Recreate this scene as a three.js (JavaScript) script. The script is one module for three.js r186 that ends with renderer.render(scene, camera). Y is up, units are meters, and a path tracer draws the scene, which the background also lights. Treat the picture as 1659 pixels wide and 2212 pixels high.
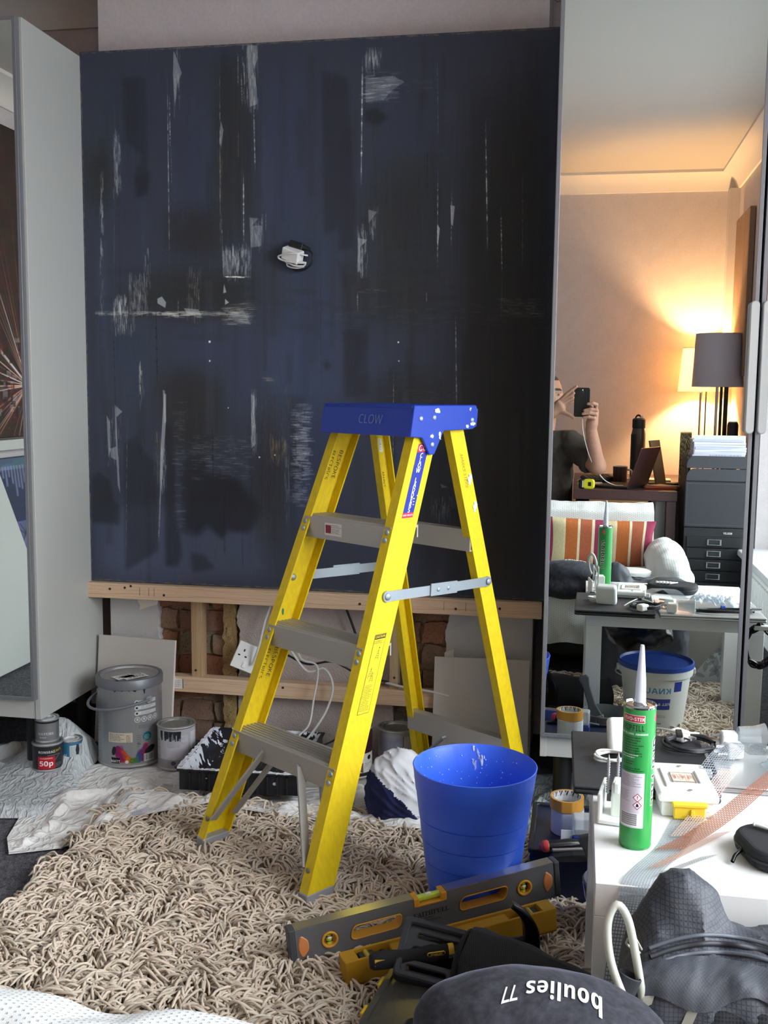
import * as THREE from 'three';
import { RoundedBoxGeometry } from 'three/addons/geometries/RoundedBoxGeometry.js';
import { mergeGeometries, mergeVertices, toCreasedNormals } from 'three/addons/utils/BufferGeometryUtils.js';
import { RectAreaLightUniformsLib } from 'three/addons/lights/RectAreaLightUniformsLib.js';
import { createNoise2D, createNoise3D } from 'simplex-noise';

// ---------------------------------------------------------------- camera, daylight, exposure
const scene = new THREE.Scene();
const camera = new THREE.PerspectiveCamera(52.41, 1659 / 2212, 0.008, 60);
camera.position.set(0, 1.147, 0);
{
  const yaw = -0.1838, pitch = 0.1154, roll = 0.0102;
  const f = new THREE.Vector3(Math.sin(yaw) * Math.cos(pitch), -Math.sin(pitch), -Math.cos(yaw) * Math.cos(pitch));
  const r = new THREE.Vector3(Math.cos(yaw), 0, Math.sin(yaw)), u = new THREE.Vector3().crossVectors(r, f);
  const r2 = r.clone().multiplyScalar(Math.cos(roll)).addScaledVector(u, Math.sin(roll));
  const u2 = u.clone().multiplyScalar(Math.cos(roll)).addScaledVector(r, -Math.sin(roll));
  camera.quaternion.setFromRotationMatrix(new THREE.Matrix4().makeBasis(r2, u2, f.clone().negate()));
}
scene.add(camera);
const renderer = new THREE.WebGLRenderer({ antialias: true });
renderer.toneMapping = THREE.LinearToneMapping;
renderer.toneMappingExposure = 0.99;
renderer.shadowMap.enabled = true;
scene.background = new THREE.Color(2.9, 3.1, 3.3);          // overcast sky outside the window
RectAreaLightUniformsLib.init();
const WIN = { z0: -2.25, z1: 0.10, y0: 0.37, y1: 2.16 };
{
  const l = new THREE.RectAreaLight(new THREE.Color(0.93, 0.97, 1.0), 13.0, 5.0, 3.2);   // bright overcast sky just outside the window, facing down into the room
  l.name = 'window_daylight';
  l.position.set(3.9, 2.75, -0.75);
  l.lookAt(-1.2, 0.5, -1.6);
  l.castShadow = true; scene.add(l);
}

// ---------------------------------------------------------------- helpers
function mulberry(a) { return () => { a |= 0; a = (a + 0x6d2b79f5) | 0; let t = Math.imul(a ^ (a >>> 15), 1 | a); t = (t + Math.imul(t ^ (t >>> 7), 61 | t)) ^ t; return ((t ^ (t >>> 14)) >>> 0) / 4294967296; }; }
const rnd = mulberry(7), n2 = createNoise2D(mulberry(11)), n3 = createNoise3D(mulberry(12));
const rr = (a, b) => a + (b - a) * rnd(), V = (x, y, z) => new THREE.Vector3(x, y, z), PI = Math.PI;
const clamp = (x, a = 0, b = 1) => Math.min(b, Math.max(a, x)), mix = (a, b, t) => a + (b - a) * t;
const sstep = (a, b, x) => { const t = clamp((x - a) / (b - a)); return t * t * (3 - 2 * t); };
const used = {};
function numbered(n) { const k = used[n] = (used[n] ?? -1) + 1; return k ? n + '_' + String(k).padStart(3, '0') : n; }
function mesh(name, geo, m, parent) { const o = new THREE.Mesh(geo, m); o.name = name; o.castShadow = o.receiveShadow = true; if (parent) parent.add(o); return o; }
function thing(name, label, category, [x, y, z] = [0, 0, 0], turn = 0, group) {
  const o = new THREE.Group(); o.name = numbered(name); o.position.set(x, y, z); o.rotation.y = turn;
  o.userData = { label, category }; if (group) o.userData.group = group; scene.add(o); return o;
}
function one(name, geo, m, label, category, [x, y, z] = [0, 0, 0], turn = 0, group) {
  const o = mesh(numbered(name), geo, m); o.position.set(x, y, z); o.rotation.y = turn;
  o.userData = { label, category }; if (group) o.userData.group = group; scene.add(o); return o;
}
function struct(name, geo, m, parent, label) { const o = mesh(name, geo, m, parent ?? scene); if (!parent) { o.userData.kind = 'structure'; if (label) { o.userData.label = label; } } return o; }
const at = (g, x = 0, y = 0, z = 0) => g.translate(x, y, z);
const join = (list) => mergeGeometries(list.map((g) => { g = g.index ? g.toNonIndexed() : g; for (const k of Object.keys(g.attributes)) if (!['position', 'normal', 'uv'].includes(k)) g.deleteAttribute(k); return g; }));
const box = (w, h, d, x = 0, y = 0, z = 0) => at(new THREE.BoxGeometry(w, h, d), x, y, z);
const rbox = (w, h, d, r = 0.004, x = 0, y = 0, z = 0, s = 2) => at(new RoundedBoxGeometry(w, h, d, s, Math.min(r, w / 2.01, h / 2.01, d / 2.01)), x, y, z);
const cyl = (r0, r1, h, x = 0, y = 0, z = 0, s = 28, open = false) => at(new THREE.CylinderGeometry(r1, r0, h, s, 1, open), x, y, z);   // r0 at the foot
const lathe = (pts, s = 40) => new THREE.LatheGeometry(pts.map(([x, y]) => new THREE.Vector2(x, y)), s);
function creased(g, a = 0.6) { return toCreasedNormals(g, a); }
const curve = (pts, closed = false, t = 0.5) => new THREE.CatmullRomCurve3(pts.map((p) => V(...p)), closed, 'catmullrom', t);
const tube = (pts, r, seg = 40, rad = 8, closed = false) => new THREE.TubeGeometry(curve(pts, closed), seg, r, rad, closed);
function bar(a, b, w, h, up = V(0, 1, 0)) {          // box from a to b
  const A = V(...a), B = V(...b), d = B.clone().sub(A), L = d.length(), x = d.normalize(), z = new THREE.Vector3().crossVectors(x, up).normalize(), y = new THREE.Vector3().crossVectors(z, x);
  return new THREE.BoxGeometry(L, h, w).applyMatrix4(new THREE.Matrix4().makeBasis(x, y, z).setPosition(A.add(B).multiplyScalar(0.5)));
}
function rod(a, b, r, s = 12) { const A = V(...a), B = V(...b), d = B.clone().sub(A); return new THREE.CylinderGeometry(r, r, d.length(), s).applyMatrix4(new THREE.Matrix4().compose(A.clone().add(B).multiplyScalar(0.5), new THREE.Quaternion().setFromUnitVectors(V(0, 1, 0), d.normalize()), V(1, 1, 1))); }
function shape(pts, holes = []) { const s = new THREE.Shape(pts.map(([x, y]) => new THREE.Vector2(x, y))); for (const h of holes) s.holes.push(Array.isArray(h) ? new THREE.Path(h.map(([x, y]) => new THREE.Vector2(x, y))) : h); return s; }
function rrect(w, h, r, cx = 0, cy = 0, n = 5) { const o = []; for (const [sx, sy, a0] of [[1, -1, -PI / 2], [1, 1, 0], [-1, 1, PI / 2], [-1, -1, PI]]) for (let i = 0; i <= n; i++) { const a = a0 + (PI / 2) * i / n; o.push([cx + sx * (w / 2 - r) + r * Math.cos(a), cy + sy * (h / 2 - r) + r * Math.sin(a)]); } return o; }
const extr = (s, d, b = 0, seg = 1) => new THREE.ExtrudeGeometry(s, { depth: d - 2 * b, bevelEnabled: b > 0, bevelThickness: b, bevelSize: b, bevelOffset: -b, bevelSegments: seg, curveSegments: 16 }).translate(0, 0, b);
function prism(bottom, top) {                     // closed skin between two polygons of [x,y,z]
  const n = bottom.length, p = [], tri = (a, b, c) => p.push(...a, ...b, ...c);
  for (let i = 0; i < n; i++) { const j = (i + 1) % n; tri(bottom[i], bottom[j], top[j]); tri(bottom[i], top[j], top[i]); }
  const cap = (poly, flip) => { const f = THREE.ShapeUtils.triangulateShape(poly.map((q) => new THREE.Vector2(q[0], -q[2])), []); for (const [a, b, c] of f) flip ? tri(poly[a], poly[c], poly[b]) : tri(poly[a], poly[b], poly[c]); };
  cap(bottom, true); cap(top, false);
  const g = new THREE.BufferGeometry(); g.setAttribute('position', new THREE.Float32BufferAttribute(p, 3)); g.computeVertexNormals(); return uvm(g);
}
function uvm(g, grain = -1, sc = 1, ox = 0, oy = 0) {               // uv in metres, box-projected; u runs along the grain axis
  g = g.index ? g.toNonIndexed() : g; const p = g.attributes.position, nn = g.attributes.normal, uv = new Float32Array(p.count * 2);
  for (let i = 0; i < p.count; i += 3) {
    const N = [0, 1, 2].map((k) => Math.abs(nn.array[i * 3 + k] + nn.array[i * 3 + 3 + k] + nn.array[i * 3 + 6 + k])), m = N.indexOf(Math.max(...N));
    let [a, b] = [[2, 1], [0, 2], [0, 1]][m]; if (b === grain) [a, b] = [b, a];
    for (let k = i; k < i + 3; k++) { uv[k * 2] = p.array[k * 3 + a] * sc + ox; uv[k * 2 + 1] = p.array[k * 3 + b] * sc + oy; }
  }
  g.setAttribute('uv', new THREE.BufferAttribute(uv, 2)); return g;
}
function jitter(g, amp, freq, seed = 0, filter) {  // pushes vertices about by noise
  const p = g.attributes.position;
  for (let i = 0; i < p.count; i++) { const x = p.getX(i), y = p.getY(i), z = p.getZ(i), k = (filter ? filter(x, y, z) : 1) * amp; p.setXYZ(i, x + k * n3(x * freq + seed, y * freq, z * freq), y + k * n3(x * freq, y * freq + seed + 9, z * freq), z + k * n3(x * freq, y * freq, z * freq + seed + 21)); }
  g.computeVertexNormals(); return g;
}
function sheet(nu, nv, fn, thick = 0) {            // grid surface from fn(u,v) -> [x,y,z]
  const p = [], uv = [], ix = [];
  for (let j = 0; j <= nv; j++) for (let i = 0; i <= nu; i++) { p.push(...fn(i / nu, j / nv)); uv.push(i / nu, j / nv); }
  for (let j = 0; j < nv; j++) for (let i = 0; i < nu; i++) { const a = j * (nu + 1) + i, b = a + 1, c = a + nu + 1, d = c + 1; ix.push(a, c, b, b, c, d); }
  const g = new THREE.BufferGeometry(); g.setAttribute('position', new THREE.Float32BufferAttribute(p, 3)); g.setAttribute('uv', new THREE.Float32BufferAttribute(uv, 2)); g.setIndex(ix); g.computeVertexNormals();
  if (!thick) return g;
  const q = g.clone(), n = g.attributes.normal, P = q.attributes.position; for (let i = 0; i < P.count; i++) P.setXYZ(i, P.getX(i) - n.getX(i) * thick, P.getY(i) - n.getY(i) * thick, P.getZ(i) - n.getZ(i) * thick);
  q.setIndex(ix.map((_, k) => ix[k - (k % 3) + [0, 2, 1][k % 3]])); q.computeVertexNormals();
  const rim = [], ring = []; for (let i = 0; i <= nu; i++) ring.push(i); for (let j = 1; j <= nv; j++) ring.push(j * (nu + 1) + nu); for (let i = nu - 1; i >= 0; i--) ring.push(nv * (nu + 1) + i); for (let j = nv - 1; j > 0; j--) ring.push(j * (nu + 1));
  const A = g.attributes.position, e = (at0, k) => [at0.getX(k), at0.getY(k), at0.getZ(k)];
  for (let k = 0; k < ring.length; k++) { const a = ring[k], b = ring[(k + 1) % ring.length]; rim.push(...e(A, a), ...e(A, b), ...e(P, b), ...e(A, a), ...e(P, b), ...e(P, a)); }
  const R = new THREE.BufferGeometry(); R.setAttribute('position', new THREE.Float32BufferAttribute(rim, 3)); R.setAttribute('uv', new THREE.Float32BufferAttribute(new Float32Array(rim.length / 3 * 2), 2)); R.computeVertexNormals();
  return join([g, q, R]);
}
function nets(lo, hi, cell, f) {                   // smooth skin of the field f < 0
  const N = [0, 1, 2].map((k) => Math.ceil((hi[k] - lo[k]) / cell) + 1), [nx, ny, nz] = N, F = new Float32Array(nx * ny * nz), id = (i, j, k) => (k * ny + j) * nx + i;
  for (let k = 0; k < nz; k++) for (let j = 0; j < ny; j++) for (let i = 0; i < nx; i++) F[id(i, j, k)] = f(lo[0] + i * cell, lo[1] + j * cell, lo[2] + k * cell);
  const vert = new Int32Array(nx * ny * nz).fill(-1), p = [], ix = [];
  const E = [[0, 1], [2, 3], [4, 5], [6, 7], [0, 2], [1, 3], [4, 6], [5, 7], [0, 4], [1, 5], [2, 6], [3, 7]];
  for (let k = 0; k < nz - 1; k++) for (let j = 0; j < ny - 1; j++) for (let i = 0; i < nx - 1; i++) {
    const v = []; let s = 0; for (let c = 0; c < 8; c++) { v[c] = F[id(i + (c & 1), j + ((c >> 1) & 1), k + (c >> 2))]; if (v[c] < 0) s++; }
    if (s === 0 || s === 8) continue;
    let x = 0, y = 0, z = 0, m = 0;
    for (const [a, b] of E) if ((v[a] < 0) !== (v[b] < 0)) { const t = v[a] / (v[a] - v[b]); x += mix(a & 1, b & 1, t); y += mix((a >> 1) & 1, (b >> 1) & 1, t); z += mix(a >> 2, b >> 2, t); m++; }
    vert[id(i, j, k)] = p.length / 3; p.push(lo[0] + (i + x / m) * cell, lo[1] + (j + y / m) * cell, lo[2] + (k + z / m) * cell);
  }
  const quad = (a, b, c, d, flip) => { if (Math.min(a, b, c, d) < 0) return; flip ? ix.push(a, c, b, a, d, c) : ix.push(a, b, c, a, c, d); };
  for (let k = 1; k < nz - 1; k++) for (let j = 1; j < ny - 1; j++) for (let i = 1; i < nx - 1; i++) {
    const a = F[id(i, j, k)] < 0;
    if (a !== (F[id(i + 1, j, k)] < 0)) quad(vert[id(i, j, k)], vert[id(i, j - 1, k)], vert[id(i, j - 1, k - 1)], vert[id(i, j, k - 1)], a);
    if (a !== (F[id(i, j + 1, k)] < 0)) quad(vert[id(i, j, k)], vert[id(i, j, k - 1)], vert[id(i - 1, j, k - 1)], vert[id(i - 1, j, k)], a);
    if (a !== (F[id(i, j, k + 1)] < 0)) quad(vert[id(i, j, k)], vert[id(i - 1, j, k)], vert[id(i - 1, j - 1, k)], vert[id(i, j - 1, k)], a);
  }
  const g = new THREE.BufferGeometry(); g.setAttribute('position', new THREE.Float32BufferAttribute(p, 3)); g.setIndex(ix); g.computeVertexNormals(); return g;
}
const smin = (a, b, k) => { const h = clamp(0.5 + 0.5 * (b - a) / k); return mix(b, a, h) - k * h * (1 - h); };
function capsule(x, y, z, a, b, r0, r1) {          // distance to a tapered limb
  const bx = b[0] - a[0], by = b[1] - a[1], bz = b[2] - a[2], px = x - a[0], py = y - a[1], pz = z - a[2], t = clamp((px * bx + py * by + pz * bz) / (bx * bx + by * by + bz * bz + 1e-12));
  return Math.hypot(px - bx * t, py - by * t, pz - bz * t) - mix(r0, r1, t);
}
const ell = (x, y, z, c, r) => { const a = (x - c[0]) / r[0], b = (y - c[1]) / r[1], d = (z - c[2]) / r[2], k = Math.hypot(a, b, d); return (k - 1) * Math.min(...r) * (k > 0.3 ? 1 : 1); };

// ---------------------------------------------------------------- textures and materials
const C = (h) => new THREE.Color(h);
function M(hex, rough = 0.6, o = {}) { return new THREE.MeshPhysicalMaterial({ color: C(hex), roughness: rough, metalness: 0, side: THREE.DoubleSide, ...o }); }
function paint(w, h, draw, opt = {}) {
  const c = document.createElement('canvas'); c.width = w; c.height = h; const x = c.getContext('2d'); draw(x, w, h);
  const t = new THREE.CanvasTexture(c); t.colorSpace = opt.data ? THREE.NoColorSpace : THREE.SRGBColorSpace; t.wrapS = t.wrapT = opt.clamp ? THREE.ClampToEdgeWrapping : THREE.RepeatWrapping; t.magFilter = THREE.LinearFilter;
  if (opt.rep) t.repeat.set(...opt.rep); return t;
}
function data(w, h, fn, opt = {}) {                // fn(u,v) -> [r,g,b] or grey, 0..255
  const d = new Uint8Array(w * h * 4);
  for (let j = 0; j < h; j++) for (let i = 0; i < w; i++) { const v = fn(i / w, j / h, i, j), k = (j * w + i) * 4; if (Array.isArray(v)) { d[k] = clamp(v[0], 0, 255); d[k + 1] = clamp(v[1], 0, 255); d[k + 2] = clamp(v[2], 0, 255); } else d[k] = d[k + 1] = d[k + 2] = clamp(v, 0, 255); d[k + 3] = 255; }
  const t = new THREE.DataTexture(d, w, h); t.colorSpace = opt.color ? THREE.SRGBColorSpace : THREE.NoColorSpace; t.wrapS = t.wrapT = THREE.RepeatWrapping; t.magFilter = THREE.LinearFilter; t.needsUpdate = true; if (opt.rep) t.repeat.set(...opt.rep); return t;
}
const tn = (u, v, f, s = 0) => { const a = 2 * PI; return n3(Math.cos(a * u) * f + s, Math.sin(a * u) * f + Math.cos(a * v) * f * 0.7, Math.sin(a * v) * f - s); };   // noise that tiles
function text(x, s, px, py, size, col, o = {}) { x.save(); x.translate(px, py); if (o.rot) x.rotate(o.rot); if (o.sx) x.scale(o.sx, 1); x.fillStyle = col; x.font = (o.w ?? 'bold') + ' ' + size + 'px ' + (o.f ?? 'sans-serif'); x.textAlign = o.al ?? 'center'; x.textBaseline = 'middle'; x.fillText(s, 0, 0); x.restore(); }
function scribble(x, x0, y0, w, rows, gap, col, hgt = 2) { x.fillStyle = col; for (let r = 0; r < rows; r++) { let p = x0; const end = x0 + w * rr(0.6, 1); while (p < end) { const l = rr(3, 14); x.fillRect(p, y0 + r * gap, Math.min(l, end - p), hgt); p += l + rr(2, 5); } } }
const grain1 = data(256, 256, (u, v) => 128 + 60 * tn(u, v, 6) + 50 * tn(u, v, 14, 5) + rr(-14, 14));
const fine = data(256, 256, () => rr(60, 200));
const speck = (rep, k = 0.0006) => { const t = grain1.clone(); t.repeat.set(rep, rep); t.needsUpdate = true; return { bumpMap: t, bumpScale: k }; };
const weaveTex = data(128, 128, (u, v) => 128 + 60 * Math.sin(u * 2 * PI * 16) * Math.cos(v * 2 * PI * 16) + rr(-20, 20));
const weave = (rep, k = 0.0004) => { const t = weaveTex.clone(); t.repeat.set(rep, rep); t.needsUpdate = true; return { bumpMap: t, bumpScale: k }; };
const pineTex = paint(1024, 256, (x, w, h) => {
  x.fillStyle = '#dcc9b2'; x.fillRect(0, 0, w, h);
  for (let i = 0; i < 46; i++) { const y = rr(0, h), a = rr(2, 9), ph = rr(0, 6), k = Math.round(rr(1, 3)); x.strokeStyle = `rgba(${150 + rr(-15, 20)},${105 + rr(-10, 15)},66,${rr(0.08, 0.26)})`; x.lineWidth = rr(0.8, 3.2); for (const o of [-h, 0, h]) { x.beginPath(); for (let i2 = 0; i2 <= w; i2 += 16) x.lineTo(i2, y + o + a * Math.sin(2 * PI * k * i2 / w + ph)); x.stroke(); } }
  for (let i = 0; i < 900; i++) { x.fillStyle = `rgba(120,85,50,${rr(0.03, 0.1)})`; x.fillRect(rr(0, w), rr(0, h), rr(10, 60), 1); }
});
const pine = (hex = '#ffffff') => { const t = pineTex.clone(); t.repeat.set(1.3, 5); t.needsUpdate = true; return new THREE.MeshPhysicalMaterial({ color: C(hex), map: t, roughness: 0.72 }); };
const mPine = pine('#fff4ea'), mPineOld = pine('#d8cdb6');
const mWhite = M('#bbbebb', 0.42), mSteel = M('#b8babd', 0.32, { metalness: 0.9 }), mGalv = M('#a9b4bd', 0.42, { metalness: 0.75, ...speck(3, 0.0002) }), mAlu = M('#b3b1ac', 0.46, { metalness: 0.4, ...speck(8, 0.0003) });
const mBlack = M('#141517', 0.5), mBlackShiny = M('#0f1012', 0.22), mRubber = M('#1b1c1e', 0.85), mMirror = new THREE.MeshPhysicalMaterial({ color: C('#e9efec'), metalness: 1, roughness: 0.0 });
const mCableW = M('#d9d9d6', 0.5), mCableB = M('#17181a', 0.5), mCableG = M('#55585c', 0.5), mChrome = M('#c9cccf', 0.12, { metalness: 1 }), mPlasticW = M('#eceeed', 0.35), mFrame = M('#8b8e94', 0.4, { metalness: 0.5 });
// ---------------------------------------------------------------- the room
const XL = -2.52, XR = 0.895, ZF = -3.45, ZB = 1.3, YC = 2.47;
const wallTex = data(256, 256, (u, v) => { const k = 2.5 * tn(u, v, 2, 2) + rr(-4, 4); return [202 + k, 195 + k, 198 + k]; }, { color: true });
const wallMat = (rep) => { const t = wallTex.clone(); t.repeat.set(rep, rep); t.needsUpdate = true; return new THREE.MeshPhysicalMaterial({ map: t, roughness: 0.9, ...speck(rep * 5, 0.0002) }); };
const mWall = wallMat(0.8), mCeil = M('#c3c1bd', 0.95, speck(1.5, 0.0002)), mCorn = M('#dedad6', 0.85);
const carpetTex = data(256, 256, (u, v) => { const k = 16 * tn(u, v, 4) + rr(-34, 34); return [86 + k, 86 + k, 92 + k]; }, { color: true });
const mCarpet = (() => { carpetTex.repeat.set(2.2, 2.2); const b = fine.clone(); b.repeat.set(3, 3); b.needsUpdate = true; return new THREE.MeshPhysicalMaterial({ map: carpetTex, roughness: 1, bumpMap: b, bumpScale: 0.004 }); })();
struct('floor', uvm(box(XR - XL + 0.6, 0.12, ZB - ZF + 0.5, (XL + XR) / 2, -0.06, (ZB + ZF) / 2)), mCarpet, null, 'dark grey short pile carpet');
struct('ceiling', uvm(box(XR - XL + 0.6, 0.12, ZB - ZF + 0.5, (XL + XR) / 2, YC + 0.06, (ZB + ZF) / 2)), mCeil, null, 'plain off white ceiling');
struct('wall_left', uvm(box(0.15, YC, ZB - ZF + 0.3, XL - 0.075, YC / 2, (ZB + ZF) / 2)), mWall, null, 'taupe painted side wall');
struct('wall_front', uvm(box(XR - XL + 0.3, YC, 0.15, (XL + XR) / 2, YC / 2, ZF - 0.075)), mWall, null, 'alcove wall behind the wardrobes');
struct('wall_rear', uvm(box(XR - XL + 0.3, YC, 0.15, (XL + XR) / 2, YC / 2, ZB + 0.075)), mWall, null, 'taupe painted wall behind the desk');
{ // window wall, with its opening
  const T = 0.26, x = XR + T / 2, z0 = ZF - 0.1, z1 = ZB + 0.1;
  struct('wall_right', uvm(join([box(T, YC, WIN.z0 - z0, x, YC / 2, (WIN.z0 + z0) / 2), box(T, YC, z1 - WIN.z1, x, YC / 2, (z1 + WIN.z1) / 2), box(T, WIN.y0, WIN.z1 - WIN.z0, x, WIN.y0 / 2, (WIN.z0 + WIN.z1) / 2), box(T, YC - WIN.y1, WIN.z1 - WIN.z0, x, (YC + WIN.y1) / 2, (WIN.z0 + WIN.z1) / 2)])), mWall, null, 'taupe painted wall with the window');
  const w = new THREE.Group(); w.name = 'window_1'; w.userData = { kind: 'structure', label: 'wide white framed window with low sill' }; scene.add(w);
  const fx = XR + 0.21, zc = (WIN.z0 + WIN.z1) / 2, W = WIN.z1 - WIN.z0, H = WIN.y1 - WIN.y0, yc = (WIN.y0 + WIN.y1) / 2;
  mesh('window_frame', join([rbox(0.05, H, 0.06, 0.006, fx, yc, WIN.z0 + 0.03), rbox(0.05, H, 0.06, 0.006, fx, yc, WIN.z1 - 0.03), rbox(0.05, 0.06, W, 0.006, fx, WIN.y0 + 0.03, zc), rbox(0.05, 0.06, W, 0.006, fx, WIN.y1 - 0.03, zc), rbox(0.05, H, 0.05, 0.006, fx, yc, WIN.z0 + W / 3), rbox(0.05, H, 0.05, 0.006, fx, yc, WIN.z0 + 2 * W / 3)]), mPlasticW, w);
  for (let i = 0; i < 3; i++) mesh('pane', box(0.004, H - 0.1, W / 3 - 0.05, fx, yc, WIN.z0 + W * (i + 0.5) / 3), new THREE.MeshPhysicalMaterial({ color: 0xffffff, transmission: 1, thickness: 0, roughness: 0 }), w);
  mesh('window_sill', rbox(0.30, 0.03, W + 0.1, 0.008, XR + 0.06, WIN.y0 - 0.012, zc), M('#d8dade', 0.35), w);
}
{ // coved cornice, run round the visible corners
  const prof = [[0, 0], [0.012, 0], [0.016, 0.012], [0.03, 0.045], [0.058, 0.075], [0.095, 0.09], [0.105, 0.094], [0.105, 0.11], [0, 0.11]];
  const y = YC - 0.11; let k = 0;
  const run = (p, q, inward) => { const a = prof.map(([o, h]) => [p[0] + inward[0] * o, y + h, p[1] + inward[1] * o]), b = prof.map(([o, h]) => [q[0] + inward[0] * o, y + h, q[1] + inward[1] * o]); 
    const pos = [], tri = (...v) => v.forEach((e) => pos.push(...e)); for (let i = 0; i < a.length - 1; i++) { tri(a[i], b[i], b[i + 1]); tri(a[i], b[i + 1], a[i + 1]); }
    const g = new THREE.BufferGeometry(); g.setAttribute('position', new THREE.Float32BufferAttribute(pos, 3)); g.computeVertexNormals(); struct('trim_' + (++k), creased(uvm(g), 0.5), mCorn, null, 'coved plaster cornice'); };
  run([XL, ZB], [XR, ZB], [0, -1]); run([XR, ZF], [XR, ZB], [-1, 0]); run([XL, ZF], [XL, ZB], [1, 0]); run([XL, ZF], [-1.49, ZF], [0, 1]); run([-0.11, ZF], [XR, ZF], [0, 1]); run([-1.49, -3.12], [-0.11, -3.12], [0, 1]); run([-1.49, ZF], [-1.49, -3.12], [-1, 0]);
}
// chimney breast: sound plaster above and between, stripped brick in two strips below
const BZ = -3.12, B0 = -1.487, B1 = -0.118;
{
  const brickCols = ['#cfa592', '#c39e92', '#d6b7a5', '#bda296', '#cbb4a1', '#dba38b', '#c8bbab'];
  const dirt = data(256, 256, (u, v) => { const a = tn(u, v, 3, 1), b = tn(u, v, 8, 4), c = tn(u, v, 17, 9), w = a + 0.6 * b + 0.4 * c, k = 226 + 26 * b + 24 * c + rr(-16, 16); return w > 0.42 ? [235 + rr(-20, 15), 222 + rr(-20, 15), 198 + rr(-20, 15)] : w < -0.95 ? [120, 106, 94] : [k, k * 0.97, k * 0.93]; }, { color: true });
  dirt.repeat.set(5, 5);
  const bm = brickCols.map((c) => new THREE.MeshPhysicalMaterial({ color: C(c), map: dirt, roughness: 0.95, ...speck(22, 0.004) }));
  const mortar = new THREE.MeshPhysicalMaterial({ color: C('#d9ccb8'), map: dirt, roughness: 1, ...speck(18, 0.005) });
  const g = new THREE.Group(); g.name = 'wall_chimney_breast'; g.userData = { kind: 'structure', label: 'chimney breast of taupe plaster over two strips of bare brick' }; scene.add(g);
  mesh('plaster_upper', uvm(box(B1 - B0, YC - 0.56, 0.33, (B0 + B1) / 2, (YC + 0.56) / 2, BZ - 0.165)), mWall, g);
  mesh('mortar_bed', uvm(jitter(at(new THREE.BoxGeometry(B1 - B0 - 0.004, 0.56, 0.28, 90, 40, 1), (B0 + B1) / 2, 0.28, BZ - 0.036 - 0.14), 0.006, 18, 0, (x, y, z) => (z > -3.3 ? 1 : 0))), mortar, g);
  // plaster left standing, ragged edges
  const mRawPlaster = M('#c9cacb', 0.85, speck(4, 0.001)), mPinkPlaster = new THREE.MeshPhysicalMaterial({ color: C('#c3b8b4'), roughness: 0.92, ...speck(5, 0.003) });
  const ragged = (x0, x1, seed, rl, rrr) => { const p = []; const N = 60; for (let i = 0; i <= N; i++) { const y = 0.57 * i / N; p.push([x1 + (rrr ? 0.007 * n2(y * 9, seed) + 0.004 * n2(y * 45, seed) : 0), y]); } for (let i = N; i >= 0; i--) { const y = 0.57 * i / N; p.push([x0 + (rl ? 0.007 * n2(y * 9, seed + 5) + 0.004 * n2(y * 45, seed + 9) : 0), y]); } return at(extr(shape(p), 0.05, 0.002), 0, 0, BZ - 0.05); };
  mesh('plaster_edge', uvm(ragged(B0, -1.318, 1, false, true)), mRawPlaster, g);
  mesh('plaster_panel', uvm(ragged(-1.052, -0.545, 2, true, true)), mPinkPlaster, g);
  mesh('plaster_edge', uvm(ragged(-0.378, B1, 3, true, false)), mRawPlaster, g);
  mesh('torn_lining_paper', sheet(10, 12, (u, v) => [-1.385 + 0.062 * u + 0.004 * Math.sin(v * 9), 0.435 + 0.062 * v + 0.02 * u * (v < 0.5 ? 1 : 0.4), BZ + 0.003 + 0.008 * Math.sin(u * PI) * v], 0.0006), M('#ebe7df', 0.9), g);
  mesh('torn_lining_paper', sheet(8, 8, (u, v) => [-0.385 + 0.03 * u, 0.30 + 0.05 * v + 0.015 * u, BZ + 0.003 + 0.012 * u * u], 0.0006), M('#e4dfd5', 0.9), g);
  // tan bonding ridge beside the left strip
  mesh('bonding_plaster', uvm(jitter(at(new THREE.BoxGeometry(0.042, 0.55, 0.05, 7, 60, 3), -1.079, 0.275, BZ - 0.022), 0.006, 34, 4)), new THREE.MeshPhysicalMaterial({ color: C('#d6bd8c'), map: dirt, roughness: 0.95, ...speck(16, 0.004) }), g);
  mesh('bonding_plaster', uvm(jitter(at(new THREE.BoxGeometry(0.06, 0.55, 0.04, 7, 60, 3), -0.515, 0.275, BZ - 0.035), 0.006, 34, 8)), new THREE.MeshPhysicalMaterial({ color: C('#8f877d'), map: dirt, roughness: 0.95, ...speck(16, 0.004) }), g);
  const variants = [0, 1, 2, 3].map((s) => (w) => uvm(jitter(new THREE.BoxGeometry(w, 0.064, 0.09, 5, 2, 1), 0.0065, 26, s * 7 + 1)));
  for (const [x0, x1] of [[-1.345, -1.085], [-0.545, -0.36]]) for (let r = 0; r < 8; r++) {
    let x = x0 - (r % 2 ? 0.11 : 0.0) - 0.02; const y = 0.032 + r * 0.0745;
    while (x < x1) { const w = r % 3 === 1 ? 0.102 : 0.212, a = Math.max(x, x0 - 0.01), b = Math.min(x + w, x1); if (b - a > 0.025) { const o = mesh('brick', variants[(r + Math.floor(x * 50) + 400) % 4](b - a), bm[Math.floor(rnd() * bm.length)], g); o.position.set((a + b) / 2 + rr(-0.002, 0.002), y + rr(-0.002, 0.002), BZ - 0.064 + rr(-0.006, 0.006)); o.rotation.z = rr(-0.012, 0.012); } x += w + 0.011; }
  }
}
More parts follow.
